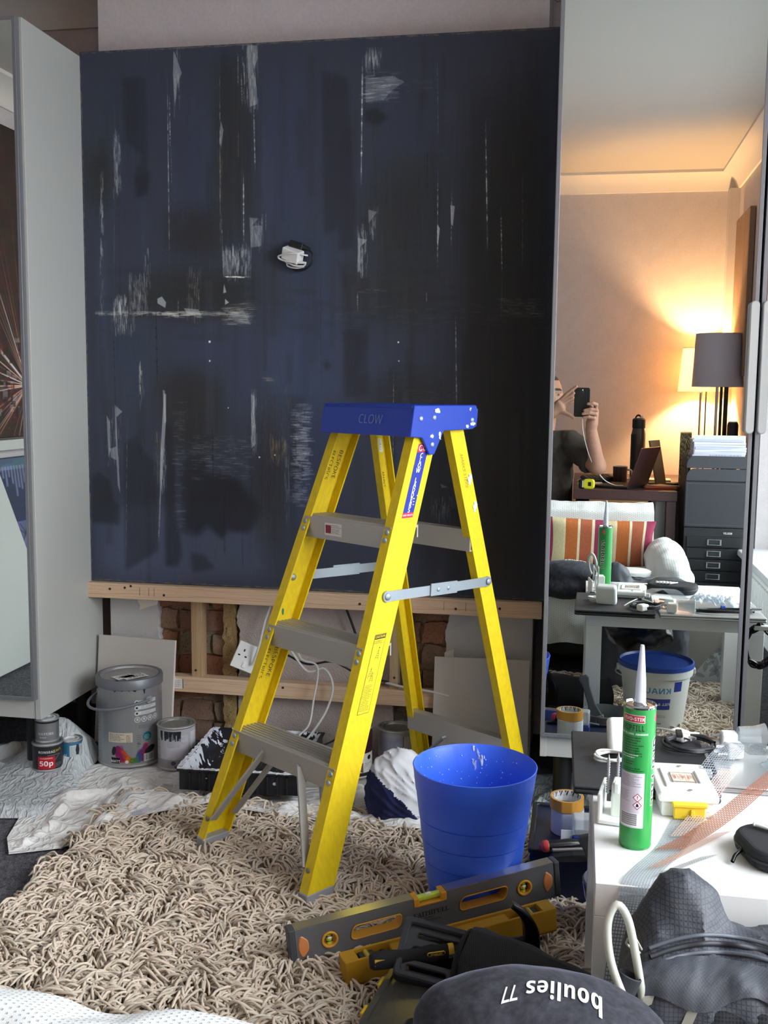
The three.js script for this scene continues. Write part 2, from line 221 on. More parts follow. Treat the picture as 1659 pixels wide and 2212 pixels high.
// softwood battens and studs that carry the painted board
{
  const batten = (L, h, d, x, y, z, label, vert) => { const g = uvm(vert ? rbox(h, L, d, 0.002) : rbox(L, h, d, 0.002), vert ? 1 : 0, 1, rr(0, 1), rr(0, 1)); const o = thing('timber_batten', label, 'batten', [x, y, z], 0, 'softwood battens under the painting'); mesh('timber', g, vert ? mPineOld : mPine, o); return o; };
  const screw = (o, x, y, z) => mesh('screw_hole', at(new THREE.CylinderGeometry(0.0035, 0.0045, 0.003, 12).rotateX(PI / 2), x, y, z), M('#3a2a1c', 0.9), o);
  const a = batten(1.425, 0.048, 0.075, -0.802, 0.514, -3.054, 'long pale pine batten directly under the dark painted board');
  for (const [x, y] of [[-0.635, 0.006], [-0.585, 0.012], [-0.565, 0.018], [-0.455, -0.006], [0.17, -0.004], [0.46, -0.005], [0.59, 0.002]]) screw(a, x, y, 0.0375);
  for (const x of [-0.535, -0.505, -0.487, 0.425, 0.49]) mesh('pencil_mark', box(0.0012, 0.026, 0.0006, x, 0.002, 0.0377), M('#6d5c4a', 0.9), a);
  const b = batten(1.14, 0.05, 0.045, -0.685, 0.213, -3.082, 'long pale pine batten low across the bare brick');
  mesh('paper_label', box(0.034, 0.032, 0.0008, -0.545, 0.002, 0.0228), new THREE.MeshPhysicalMaterial({ map: paint(64, 64, (x) => { x.fillStyle = '#e8e6e2'; x.fillRect(0, 0, 64, 64); x.fillStyle = '#2d6b57'; x.fillRect(58, 0, 6, 64); scribble(x, 8, 10, 46, 8, 6, '#7a7a7e'); }), roughness: 0.7 }), b);
  for (const x of [-0.2, 0.02]) screw(b, x, 0.01, 0.0225);
  const c = batten(0.255, 0.037, 0.04, -1.172, 0.363, -3.092, 'short upright pine stud against the bare brick by the wardrobe', true); screw(c, -0.004, -0.105, 0.02);
  const d = batten(0.255, 0.027, 0.04, -0.536, 0.363, -3.092, 'short upright pine stud behind the ladder', true); screw(d, 0.002, -0.09, 0.02);
}
// ---------------------------------------------------------------- the dark painted board
{
  const W = 1200, H = 1330, rp = mulberry(31), R = (a, b) => a + (b - a) * rp();
  // the artist's sketch grid -> board: 1 unit is about 1.4 mm
  const cv = (x, y) => { const xl = 175 + (y - 118) * 0.0176, xr = 1207 - (y - 57) * 0.0274, yt = 118 - 0.059 * (x - 175), yb = 1256 + 0.0535 * (x - 196); return [(x - xl) / (xr - xl) * 0.9916 * W, (y - yt) / (yb - yt) * H]; };
  const tex = paint(W, H, (c) => {
    c.fillStyle = '#2e3447'; c.fillRect(0, 0, W, H); c.filter = 'blur(14px)';
    const poly = (pts, col) => { c.fillStyle = col; c.beginPath(); pts.forEach((p, i) => { const q = cv(...p); i ? c.lineTo(...q) : c.moveTo(...q); }); c.closePath(); c.fill(); };
    // broad washes: blue and olive-black in soft-edged vertical bands
    const wash = (x0, y0, x1, y1, col, a, n = 60) => { for (let i = 0; i < n; i++) { const w = (x1 - x0) * R(0.15, 0.6), h = (y1 - y0) * R(0.25, 0.8), x = R(x0, x1 - w), y = R(y0, y1 - h), [p, q] = cv(x, y); c.fillStyle = `rgba(${col},${a * R(0.3, 1)})`; c.fillRect(p, q, w * 1.13, h * 1.1); } };
    wash(380, 160, 560, 600, '43,50,76', 0.10); wash(570, 120, 740, 560, '45,53,80', 0.12); wash(200, 120, 330, 500, '42,48,70', 0.10); wash(830, 80, 1000, 540, '44,50,74', 0.08); wash(580, 600, 800, 1200, '46,56,84', 0.12); wash(200, 1080, 620, 1270, '66,75,102', 0.22, 90); wash(580, 700, 860, 860, '50,60,88', 0.16); wash(640, 420, 780, 900, '46,55,82', 0.10); wash(380, 690, 600, 900, '45,54,80', 0.10); wash(200, 660, 350, 880, '43,50,76', 0.10);
    const olive = '33,34,36';
    wash(480, 110, 575, 560, olive, 0.13); wash(360, 430, 520, 560, olive, 0.13); wash(180, 300, 260, 460, olive, 0.10); wash(255, 560, 600, 680, olive, 0.12, 80); wash(330, 760, 520, 980, olive, 0.13, 70); wash(560, 830, 660, 1250, olive, 0.06); wash(1000, 160, 1200, 1300, '22,23,27', 0.09, 120); wash(1130, 60, 1200, 1300, '17,19,25', 0.10, 60); wash(720, 560, 1000, 700, olive, 0.08, 60); wash(780, 780, 1050, 900, olive, 0.08, 60); wash(900, 900, 1160, 1290, '24,25,30', 0.12, 80); wash(790, 300, 1000, 620, '35,36,42', 0.10, 70);
    for (let i = 0; i < 150; i++) { const x = R(190, 1190), y = R(90, 1100), h = R(60, 420), w = R(3, 26), [p, q] = cv(x, y); c.fillStyle = rp() < 0.62 ? `rgba(30,31,35,${R(0.08, 0.3)})` : `rgba(58,66,92,${R(0.08, 0.26)})`; c.filter = `blur(${Math.round(R(1, 6))}px)`; c.fillRect(p, q, w, h); }
    for (let i = 0; i < 60; i++) { const x = R(200, 1150), y = R(560, 720), [p, q] = cv(x, y); c.fillStyle = `rgba(32,33,36,${R(0.1, 0.3)})`; c.filter = 'blur(3px)'; c.fillRect(p, q, R(30, 160), R(4, 16)); }
    c.filter = 'blur(5px)';
    // dark blots with drips
    const blot = (pts, a = 0.75) => poly(pts, `rgba(22,24,34,${a})`);
    blot([[275, 170], [328, 165], [333, 400], [308, 418], [300, 372], [318, 330], [282, 300]], 0.5); blot([[300, 375], [335, 360], [335, 410], [305, 418]], 0.5);
    blot([[196, 1025], [215, 1010], [240, 1030], [250, 1075], [262, 1085], [262, 1130], [198, 1125]], 0.65);
    for (let k = 0; k < 3; k++) { const e = k * 8; blot([[400 + e, 1000 + e], [420, 975 + e], [455, 972 + e], [466, 1015], [500 + e, 1015 + e], [535 - e, 1030], [560 - e, 1060], [588 - e, 1090], [580 - e, 1125], [560 - e, 1150], [505, 1150 - e], [498, 1165], [465, 1140 - e], [440, 1160 - e], [400 + e, 1150 - e], [402 + e, 1060]], 0.4); }
    blot([[273, 950], [300, 930], [315, 960], [345, 990], [352, 1100], [350, 1190], [275, 1235]], 0.5); blot([[365, 900], [385, 920], [393, 1100], [406, 1200], [395, 1225], [368, 1225]], 0.62); blot([[425, 1195], [455, 1200], [480, 1230], [430, 1240]], 0.5);
    blot([[718, 150], [775, 165], [790, 440], [783, 520], [752, 530], [750, 480], [722, 500]], 0.5); blot([[808, 232], [835, 226], [862, 246], [840, 262], [812, 258]], 0.7); blot([[748, 545], [775, 560], [772, 700], [760, 800], [764, 860], [818, 720], [790, 700]], 0.35); blot([[720, 770], [733, 765], [735, 785], [722, 786]], 0.7); blot([[640, 840], [680, 850], [680, 1010], [650, 1060]], 0.35);
    blot([[760, 700], [815, 690], [818, 840], [770, 850]], 0.45);
    c.filter = 'none';
    // scraped white: ragged streaks
    const scrape = (x0, y0, x1, y1, n, a, col = '196,200,208', horiz = false, hgt = 1) => { for (let i = 0; i < n; i++) { const t = rp(), x = R(x0, x1), y = R(y0, y1), l = horiz ? R(6, 30) : R(6, 34), edge = Math.sin(PI * (horiz ? (y - y0) / (y1 - y0) : (x - x0) / (x1 - x0))) * 0.6 + 0.4; if (n2(x * 0.09, y * 0.05) < -0.25) continue; const [p, q] = cv(x, y); c.fillStyle = `rgba(${col},${a * R(0.15, 1) * edge})`; horiz ? c.fillRect(p - l / 2, q, l, R(0.8, 2.6) * hgt) : c.fillRect(p, q - l / 2, R(0.8, 2.4) * hgt, l); t; } };
    const flake = (pts, a) => { poly(pts, `rgba(186,192,202,${a})`); };
    flake([[392, 112], [400, 130], [410, 158], [400, 180], [394, 230], [390, 160]], 0.5); scrape(390, 115, 406, 240, 50, 0.4);
    flake([[556, 98], [578, 100], [580, 125], [570, 150], [577, 185], [578, 220], [562, 226], [557, 150]], 0.45); scrape(553, 98, 580, 228, 160, 0.45); scrape(543, 100, 553, 220, 40, 0.5);
    flake([[497, 255], [503, 275], [498, 310], [494, 300]], 0.5); scrape(487, 280, 500, 430, 60, 0.25, '176,148,90');
    flake([[560, 458], [580, 460], [566, 475], [588, 475], [586, 518], [563, 522]], 0.35); scrape(560, 460, 590, 522, 120, 0.35);
    scrape(500, 525, 563, 585, 420, 0.42); flake([[500, 528], [518, 528], [520, 578], [501, 583]], 0.2); scrape(500, 583, 562, 585, 30, 0.9, '240,242,245', true);
    flake([[503, 600], [508, 618], [501, 620]], 0.8); flake([[505, 632], [514, 640], [505, 645]], 0.8); flake([[352, 632], [362, 627], [372, 640], [370, 652], [352, 642]], 0.7);
    scrape(282, 585, 330, 660, 330, 0.32); scrape(248, 632, 285, 668, 160, 0.5); scrape(320, 530, 336, 620, 50, 0.35); scrape(418, 570, 450, 680, 150, 0.3, '190,188,180');
    for (let k = 0; k < 3; k++) scrape(215, 658, 565, 668, 160, 0.4, '200,196,186', true); scrape(245, 668, 300, 705, 170, 0.38, '190,186,178'); scrape(500, 640, 565, 690, 260, 0.36, '186,180,164', true); scrape(370, 660, 450, 672, 90, 0.6, '214,212,206', true); flake([[412, 652], [445, 655], [452, 668], [418, 662]], 0.55); flake([[520, 660], [545, 655], [562, 688], [510, 676]], 0.3);
    scrape(250, 285, 270, 410, 180, 0.35); flake([[253, 290], [267, 305], [262, 400], [254, 390]], 0.18); scrape(219, 370, 229, 560, 130, 0.4); scrape(218, 560, 230, 660, 30, 0.25);
    scrape(810, 112, 846, 145, 160, 0.4); flake([[812, 165], [870, 160], [895, 172], [870, 188], [850, 210], [812, 215]], 0.33); scrape(810, 150, 880, 215, 240, 0.35, '190,194,200', true); scrape(880, 165, 950, 195, 50, 0.15, '150,154,164', true);
    flake([[818, 440], [836, 445], [826, 458], [818, 470]], 0.4); scrape(816, 440, 838, 500, 60, 0.35); flake([[795, 500], [815, 505], [800, 520], [800, 570], [794, 575]], 0.5); scrape(793, 485, 815, 580, 130, 0.5);
    flake([[989, 430], [998, 432], [994, 475], [990, 470]], 0.7); flake([[962, 470], [967, 480], [963, 520], [961, 510]], 0.8);
    scrape(720, 640, 1180, 700, 300, 0.10, '170,160,140', true); scrape(1090, 630, 1170, 670, 200, 0.22, '170,166,158', true); scrape(800, 610, 850, 618, 20, 0.4, '186,170,130', true); scrape(860, 830, 1000, 860, 100, 0.14, '160,150,120', true);
    scrape(597, 800, 612, 812, 20, 0.3, '200,180,120', true); scrape(590, 830, 690, 1000, 500, 0.10, '170,140,80'); scrape(600, 930, 640, 990, 160, 0.28, '182,150,84'); scrape(340, 930, 360, 1030, 100, 0.22, '182,150,84'); scrape(566, 790, 620, 1150, 220, 0.10, '170,140,80');
    flake([[366, 838], [371, 840], [370, 900], [366, 960], [358, 1060], [354, 1160], [357, 970]], 0.62); scrape(354, 955, 371, 1050, 90, 0.4); flake([[363, 830], [368, 832], [371, 900], [366, 905]], 0.5);
    flake([[233, 885], [240, 900], [242, 960], [237, 980]], 0.5); flake([[252, 863], [270, 878], [256, 890], [258, 950], [264, 1060], [258, 1040], [253, 920]], 0.5); scrape(232, 880, 268, 1000, 100, 0.3); flake([[240, 960], [255, 955], [255, 985], [243, 980]], 0.45);
    flake([[562, 840], [570, 845], [572, 950], [562, 960]], 0.4); scrape(560, 838, 574, 965, 130, 0.4);
    scrape(390, 850, 410, 1150, 150, 0.22, '190,194,200', true); scrape(430, 930, 560, 1030, 420, 0.24, '192,190,180', true); scrape(308, 780, 316, 830, 50, 0.5, '220,214,196'); scrape(304, 820, 320, 870, 40, 0.2);
    scrape(655, 860, 690, 1090, 620, 0.34, '190,196,214', true, 1.5); flake([[660, 920], [686, 925], [688, 990], [662, 985]], 0.14); scrape(634, 950, 645, 1120, 90, 0.25); scrape(945, 1070, 990, 1120, 90, 0.25); flake([[966, 1040], [982, 1048], [970, 1050]], 0.35); scrape(1010, 1190, 1025, 1260, 30, 0.15);
    scrape(380, 900, 400, 1260, 60, 0.1, '120,130,170'); scrape(420, 1060, 620, 1260, 240, 0.06, '120,130,170');
    // fine scored lines
    const line = (x0, y0, x1, y1, w, a, col = '214,216,222') => { const N = 60; for (let i = 0; i < N; i++) { const p = cv(mix(x0, x1, i / N), mix(y0, y1, i / N)), q = cv(mix(x0, x1, (i + 1) / N), mix(y0, y1, (i + 1) / N)), t = (i + 0.5) / N, k = Math.min(1, 5 * Math.min(t, 1 - t)) * (0.55 + 0.45 * n2(i * 0.3, x0)); c.strokeStyle = `rgba(${col},${clamp(a * k)})`; c.lineWidth = w * (0.4 + 0.9 * k); c.beginPath(); c.moveTo(...p); c.lineTo(...q); c.stroke(); } };
    line(806, 112, 802, 400, 3.4, 1); line(377, 140, 380, 570, 2, 0.8); line(382, 200, 383, 320, 2.4, 0.8); line(385, 310, 386, 400, 1.4, 0.5); line(495, 110, 495, 560, 1.6, 0.6); line(497, 440, 502, 590, 2, 0.6); line(547, 360, 547, 520, 3, 0.95); line(536, 110, 536, 190, 2.4, 0.6); line(543, 150, 545, 230, 2.6, 0.6); line(555, 100, 556, 235, 2, 0.5); line(570, 210, 573, 370, 2.2, 0.7); line(536, 270, 536, 340, 1.6, 0.4); line(596, 440, 596, 490, 2, 0.5); line(963, 340, 962, 580, 1.8, 0.8); line(962, 110, 964, 300, 1.3, 0.35); line(992, 390, 990, 530, 1.8, 0.6); line(1061, 240, 1065, 545, 2.4, 0.95); line(1092, 430, 1094, 580, 2.4, 0.9); line(1094, 580, 1092, 680, 1.2, 0.4); line(1136, 340, 1135, 590, 1.4, 0.4); line(999, 655, 1001, 890, 2, 0.8); line(794, 615, 794, 660, 2, 0.8); line(939, 615, 939, 640, 2, 0.7); line(870, 780, 868, 1010, 1.6, 0.6); line(806, 860, 808, 900, 2, 0.5); line(400, 630, 398, 680, 2, 0.6); line(355, 1060, 352, 1180, 2, 0.9, '216,196,150'); line(281, 880, 276, 1240, 1.6, 0.35); line(256, 200, 252, 640, 1, 0.3);
    line(348, 620, 351, 830, 3, 0.9, '12,13,18'); line(248, 640, 255, 900, 3, 0.6, '14,15,20'); line(941, 300, 942, 430, 3, 0.8, '12,13,22'); line(475, 890, 477, 1060, 3, 0.8, '14,15,22'); line(715, 560, 715, 860, 2, 0.4, '14,15,22'); line(500, 1090, 502, 1210, 4, 0.6, '16,17,24'); line(541, 1150, 542, 1230, 3, 0.5, '16,17,24'); line(870, 860, 872, 1010, 2, 0.7, '10,11,16'); line(790, 850, 792, 920, 3, 0.6, '16,17,26');
    for (const [x, y, r] of [[470, 725, 3], [470, 767, 2.4], [880, 726, 2.4], [881, 767, 1.8], [511, 870, 1.6], [580, 980, 2.4], [614, 975, 2]]) { const p = cv(x, y); c.fillStyle = 'rgba(236,238,240,0.9)'; c.beginPath(); c.arc(p[0], p[1], r, 0, 7); c.fill(); }
    for (let i = 0; i < 5000; i++) { c.fillStyle = rp() < 0.5 ? `rgba(90,100,130,${R(0, 0.07)})` : `rgba(8,8,12,${R(0, 0.1)})`; c.fillRect(R(0, W), R(0, H), R(0.8, 2), R(6, 50)); }
    { const im = c.getImageData(0, 0, W, H), d = im.data; for (let i = 0; i < d.length; i += 4) { d[i] = Math.min(255, d[i] * 1.06 + 6); d[i + 1] = Math.min(255, d[i + 1] * 1.06 + 6); d[i + 2] = Math.min(255, d[i + 2] * 1.02 + 7); } c.putImageData(im, 0, 0); }
    // worn pale edges
    c.fillStyle = 'rgba(120,112,98,0.5)'; for (let i = 0; i < 240; i++) { c.fillRect(R(0, W), R(0, 3), R(2, 18), R(1, 3)); c.fillRect(R(0, 2), R(0, H), R(1, 2.4), R(3, 18)); c.fillRect(R(0, W), H - R(0, 5), R(2, 20), R(1, 3)); }
  }, { clamp: true });
  const o = thing('painted_board', 'large dark navy abstract painting on board with scraped white streaks', 'painting', [-0.795, 0.5395, -3.052]);
  const w = 1.434, h = 1.612, side = M('#23252c', 0.8);
  const bw = weave(1, 0.0004); bw.bumpMap.repeat.set(60, 66);
  mesh('board', box(w, h, 0.02, 0, h / 2, 0), side, o);
  const g = new THREE.PlaneGeometry(w - 0.001, h - 0.001, 1, 1); at(g, 0, h / 2, 0.0104);
  mesh('painted_face', g, new THREE.MeshPhysicalMaterial({ map: tex, roughness: 0.62, ...bw }), o);
}
// adapter and cables hanging out of a hole in the painting
{
  const o = thing('power_adapter', 'white power adapter with wound cable hanging out of the dark painting', 'adapter', [-0.834, 1.538, -3.034]);
  const hole = mesh('cable_hole', new THREE.CylinderGeometry(0.025, 0.025, 0.004, 24).rotateX(PI / 2).translate(-0.002, 0.004, -0.002), M('#07080a', 0.9), o); hole.position.z = -0.004;
  const b = mesh('body', rbox(0.058, 0.036, 0.034, 0.004), mPlasticW, o); b.rotation.set(0.35, -0.35, -0.28); b.position.set(-0.006, 0.004, 0.022);
  const p = mesh('plug', join([rbox(0.042, 0.02, 0.022, 0.004), at(new THREE.CylinderGeometry(0.0035, 0.009, 0.026, 12).rotateZ(-PI / 2), 0.03, 0, 0)]), mBlack, o); p.position.set(0.004, 0.032, 0.014); p.rotation.z = -0.3;
  mesh('black_cable', tube([[0.034, 0.024, 0.014], [0.052, 0.006, 0.016], [0.05, -0.018, 0.016], [0.03, -0.036, 0.012], [0.006, -0.04, 0.008], [-0.012, -0.034, 0.002], [-0.016, -0.028, -0.006]], 0.003, 50), mCableB, o);
  mesh('white_cable', tube([[0.042, 0.0, 0.03], [0.0, 0.005, 0.047], [-0.046, 0.0, 0.03], [-0.04, -0.01, 0.022], [0.0, -0.02, 0.034], [0.034, -0.022, 0.03], [0.02, -0.03, 0.024], [-0.02, -0.02, 0.02], [-0.03, -0.012, 0.02], [0.0, -0.028, 0.03], [0.03, -0.03, 0.026], [0.004, -0.034, 0.02], [-0.024, -0.026, 0.014], [-0.012, -0.012, 0.03], [0.036, -0.02, 0.024]], 0.0026, 160), mCableW, o);
}
// ---------------------------------------------------------------- mirrored wardrobes
const MZ = -2.687;
function wardrobe(label, x0, x1, doors) {
  const o = thing('mirror_wardrobe', label, 'wardrobe', [(x0 + x1) / 2, 0, 0], 0), w = x1 - x0, y0 = 0.187, y1 = 2.14, zb = -3.118, zf = MZ - 0.02, d = zf - zb, zc = (zf + zb) / 2, t = 0.018;
  for (const s of [-1, 1]) mesh('side_panel', rbox(t, y1 - y0, d, 0.0015, s * (w / 2 - t / 2), (y0 + y1) / 2, zc), mWhite, o);
  mesh('top_panel', rbox(w - 2 * t, t, d, 0.001, 0, y1 - t / 2 - 0.001, zc), mWhite, o); mesh('base_panel', rbox(w - 2 * t, t, d - 0.02, 0.001, 0, y0 + 0.065, zc - 0.01), mWhite, o); mesh('back_panel', box(w - 2 * t, y1 - y0 - 0.06, 0.006, 0, (y0 + y1) / 2 + 0.03, zb + 0.006), mWhite, o);
  mesh('plinth', rbox(w - 2 * t, 0.058, t, 0.001, 0, y0 + 0.0295, zf - 0.012), mWhite, o);
  for (const [a, b, hs] of doors) {
    const D = new THREE.Group(); D.name = 'door'; o.add(D); const cx = (a + b) / 2 - (x0 + x1) / 2, dw = b - a - 0.003, dy0 = 0.249, dy1 = y1 - 0.003, dh = dy1 - dy0, fw = 0.010;
    mesh('mirror', box(dw - 2 * fw + 0.002, dh - 2 * fw + 0.002, 0.005, cx, (dy0 + dy1) / 2, MZ - 0.0025), mMirror, D);
    mesh('door_frame', join([rbox(fw, dh, 0.021, 0.001, cx - dw / 2 + fw / 2, (dy0 + dy1) / 2, MZ - 0.0085), rbox(fw, dh, 0.021, 0.001, cx + dw / 2 - fw / 2, (dy0 + dy1) / 2, MZ - 0.0085), rbox(dw - 2 * fw, fw, 0.021, 0.001, cx, dy0 + fw / 2, MZ - 0.0085), rbox(dw - 2 * fw, fw, 0.021, 0.001, cx, dy1 - fw / 2, MZ - 0.0085)]), mFrame, D);
    if (hs) { const hg = extr(shape(rrect(0.021, 0.32, 0.0104)), 0.022, 0.002); mesh('handle', at(hg, cx + hs * (dw / 2 - 0.0115), 1.213, MZ + 0.004), M('#c4c8c8', 0.4, { metalness: 0.2 }), D); }
  }
  // the feet it stands on, in the dark below
  for (const sx of [-1, 1]) for (const sz of [0.05, d - 0.05]) mesh('foot', cyl(0.025, 0.025, y0 + 0.06, sx * (w / 2 - 0.06), (y0 + 0.06) / 2, zf - sz - 0.02, 16), mBlack, o);
  return o;
}
wardrobe('white wardrobe with tall mirror door, its plain white side beside the painting', XL + 0.02, -1.5116, [[XL + 0.02, -2.012, 0], [-2.012, -1.5116 - 0.006, 0]]);
wardrobe('white wardrobe whose mirror doors reflect the desk and the photographer', -0.0756, XR - 0.002, [[-0.0756, 0.4215, 1], [0.4245, XR - 0.004, -1]]);
// ---------------------------------------------------------------- step ladder
const mYellow = new THREE.MeshPhysicalMaterial({ color: C('#f0d20c'), roughness: 0.48, side: THREE.DoubleSide, ...speck(30, 0.0004), map: data(128, 256, (u, v) => { const s = tn(u, v, 9, 3), k = 248 + 8 * tn(u, v, 3); return s > 0.86 ? [240, 240, 232] : s < -0.95 ? [206, 200, 180] : [k, k, k]; }, { color: true, rep: [5, 2.5] }) });
const mBlueCap = new THREE.MeshPhysicalMaterial({ color: C('#1c3fae'), roughness: 0.38, ...speck(20, 0.0003) });
{
  const o = thing('step_ladder', 'yellow fibreglass step ladder with blue top and grey treads', 'ladder', [-0.4613, 0, -2.5781], -0.611);
  const H = 1.034, Y0 = 0.03, t01 = (y) => (H - y) / (H - Y0);
  const fU = (y) => mix(0.2973, 0.4222, t01(y)) / 2, fW = (y) => mix(0.0759, 0.4607, t01(y)), rU = (y) => mix(0.2912, 0.4009, t01(y)) / 2, rW = (y) => -mix(0.1122, 0.36, t01(y));
  const chan = (s, U, F, d, y, fl, t, dir) => { const p = [[0, 0], [fl, 0], [fl, t], [t, t], [t, d - t], [fl, d - t], [fl, d], [0, d]].map(([a, b]) => [s * (U - a), y, F - dir * b]); return s * dir > 0 ? p.reverse() : p; };
  const stile = (s, name, U, F, d, fl, dir, ya, yb) => mesh(name, prism(chan(s, U(ya), F(ya), d, ya, fl, 0.0045, dir).reverse(), chan(s, U(yb), F(yb), d, yb, fl, 0.0045, dir).reverse()), mYellow, o);
  for (const s of [-1, 1]) { stile(s, 'front_stile', fU, fW, 0.079, 0.028, 1, 0.052, H + 0.05); stile(s, 'rear_leg', rU, rW, 0.05, 0.024, -1, 0.045, H + 0.05); }
  for (const s of [-1, 1]) {          // feet
    mesh('foot', at(rbox(0.03, 0.03, 0.08, 0.004), s * (fU(0.03) - 0.015), 0.04, fW(0.04) - 0.042), M('#9b9ca0', 0.6), o);
    mesh('foot', at(rbox(0.03, 0.045, 0.06, 0.004), s * (rU(0.03) - 0.013), 0.03, rW(0.03) + 0.026), M('#3b3c40', 0.7), o);
  }
  const rivet = (x, y, z, ax, r = 0.006, par = o) => { const g = new THREE.SphereGeometry(r, 14, 8, 0, 2 * PI, 0, PI / 2); g.scale(1, 0.5, 1); if (ax === 'x') g.rotateZ(-PI / 2); if (ax === '-x') g.rotateZ(PI / 2); if (ax === 'z') g.rotateX(PI / 2); return mesh('rivet', at(g, x, y, z), mGalv, par); };
  // treads: ridged top, deep front lip
  for (const [y, sticker] of [[0.832, 1], [0.5638, 0], [0.3084, 0]]) {
    const L = 2 * (fU(y) - 0.005), F = fW(y) + 0.002, p = [[0, 0], [0, -0.052], [-0.004, -0.052], [-0.004, -0.006]];
    p.push([-0.088, -0.006], [-0.088, -0.03], [-0.092, -0.03], [-0.092, 0]); for (let k = 7; k >= 1; k--) { const a = -0.0112 * k + 0.004; p.push([a - 0.0072, 0.0], [a - 0.0064, 0.004], [a - 0.0012, 0.004], [a - 0.0002, 0.0]); }
    const g = extr(shape(p), L).rotateY(-PI / 2).translate(L / 2, y, 0); g.scale(1, 1, 1);
    const q = uvm(new THREE.BufferGeometry().copy(g)); const P = q.attributes.position; for (let i = 0; i < P.count; i++) P.setXYZ(i, P.getX(i), P.getY(i), P.getZ(i) + F); q.computeVertexNormals();
    const tr = mesh('tread', q, mAlu, o);
    for (const s of [-1, 1]) for (const dy of [-0.012, -0.03]) rivet(s * (fU(y) - 0.014), y + dy, fW(y + dy) + 0.001, 'z', 0.0072);
    if (sticker) mesh('sticker', box(0.062, 0.031, 0.0006, -0.045, y - 0.025, F + 0.0005), new THREE.MeshPhysicalMaterial({ roughness: 0.5, map: paint(256, 128, (x) => { x.fillStyle = '#e2ddd8'; x.fillRect(0, 0, 256, 128); x.fillStyle = '#a5274b'; x.fillRect(14, 22, 84, 84); x.fillStyle = '#3a1220'; for (let i = 0; i < 5; i++) x.fillRect(10 + i * 3, 34 + i * 14, 88 - i * 5, 5); text(x, 'YOU ARE LIKE THIS SOLID', 176, 40, 12, '#222'); scribble(x, 104, 56, 136, 5, 11, '#4a4a52', 4); scribble(x, 108, 20, 130, 1, 9, '#222', 5); }) }), tr);
  }
  for (const x of [-0.075, 0.06]) rivet(x, 0.282, fW(0.3084) + 0.0025, 'z', 0.0065);
  // rear rails
  for (const [y, h] of [[0.775, 0.055], [0.2, 0.055]]) { const L = 2 * rU(y) - 0.004, g = extr(shape([[0, 0], [0.03, 0], [0.03, 0.004], [0.004, 0.004], [0.004, h - 0.004], [0.03, h - 0.004], [0.03, h], [0, h]]), L).rotateY(-PI / 2).translate(L / 2, y - h / 2, 0); const q = uvm(g); const P = q.attributes.position; for (let i = 0; i < P.count; i++) P.setZ(i, rW(y) + 0.052 - P.getZ(i)); q.computeVertexNormals(); mesh('rear_rail', q, mAlu, o); }
  // diagonal braces under the lowest tread and on the rear frame
  for (const s of [-1, 1]) for (const k of [0.006, 0.07]) { const ya = 0.10, yb = 0.282; mesh('brace', bar([s * (fU(ya) - 0.03), ya, fW(ya) - k], [s * 0.068, yb, fW(yb) - k - 0.004], 0.005, 0.02, V(0, 0, 1)), mAlu, o); rivet(s * (fU(ya) - 0.016), ya, fW(ya) + 0.001, 'z', 0.0065); }
  for (const s of [-1, 1]) mesh('brace', bar([s * (rU(0.07) - 0.01), 0.07, rW(0.07) + 0.03], [s * 0.04, 0.185, rW(0.19) + 0.056], 0.005, 0.02, V(0, 0, 1)), mGalv, o);
  // galvanised spreader bars, riveted joint in the middle
  for (const s of [-1, 1]) {
    const off = s * 0.004, a = [s * fU(0.676) + off, 0.676, fW(0.676) - 0.03], b = [s * rU(0.667) + off, 0.667, rW(0.667) + 0.022], m1 = [mix(a[0], b[0], 0.46), mix(a[1], b[1], 0.46) - 0.001, mix(a[2], b[2], 0.46)], m2 = [mix(a[0], b[0], 0.40) + s * 0.004, mix(a[1], b[1], 0.40), mix(a[2], b[2], 0.40)];
    const sp = mesh('spreader', join([bar(a, m1, 0.003, 0.024), rod([a[0] - s * 0.002, a[1], a[2]], [a[0] + s * 0.0015, a[1], a[2]], 0.0135, 20)]), mGalv, o);
    mesh('spreader_arm', join([bar(m2, [b[0] + s * 0.002, b[1], b[2]], 0.003, 0.024), bar([m2[0], m2[1] + 0.001, m2[2]], [mix(a[0], b[0], 0.66) + s * 0.005, mix(a[1], b[1], 0.66), mix(a[2], b[2], 0.66)], 0.003, 0.03), rod([b[0] - s * 0.001, b[1], b[2]], [b[0] + s * 0.003, b[1], b[2]], 0.0135, 20)]), mGalv, sp);
    for (const t of [0, 0.47, 0.57, 1]) rivet(mix(a[0], b[0], t) + s * (t > 0 ? 0.006 : 0.002), mix(a[1], b[1], t), mix(a[2], b[2], t), s > 0 ? 'x' : '-x', t % 1 ? 0.0055 : 0.009);
  }
  // blue top cap with its end cheeks
  const yT = H + 0.082, zf = fW(H) + 0.012, zr = rW(H) - 0.03, w = 0.316;
  mesh('top_cap', join([rbox(w, 0.012, zf - zr, 0.005, 0, yT - 0.006, (zf + zr) / 2), prism([[-w / 2, H + 0.008, zf + 0.012], [w / 2, H + 0.008, zf + 0.012], [w / 2, H + 0.008, zf + 0.007], [-w / 2, H + 0.008, zf + 0.007]], [[-w / 2 + 0.004, yT - 0.002, zf - 0.002], [w / 2 - 0.004, yT - 0.002, zf - 0.002], [w / 2 - 0.004, yT - 0.002, zf - 0.008], [-w / 2 + 0.004, yT - 0.002, zf - 0.008]])]), mBlueCap, o);
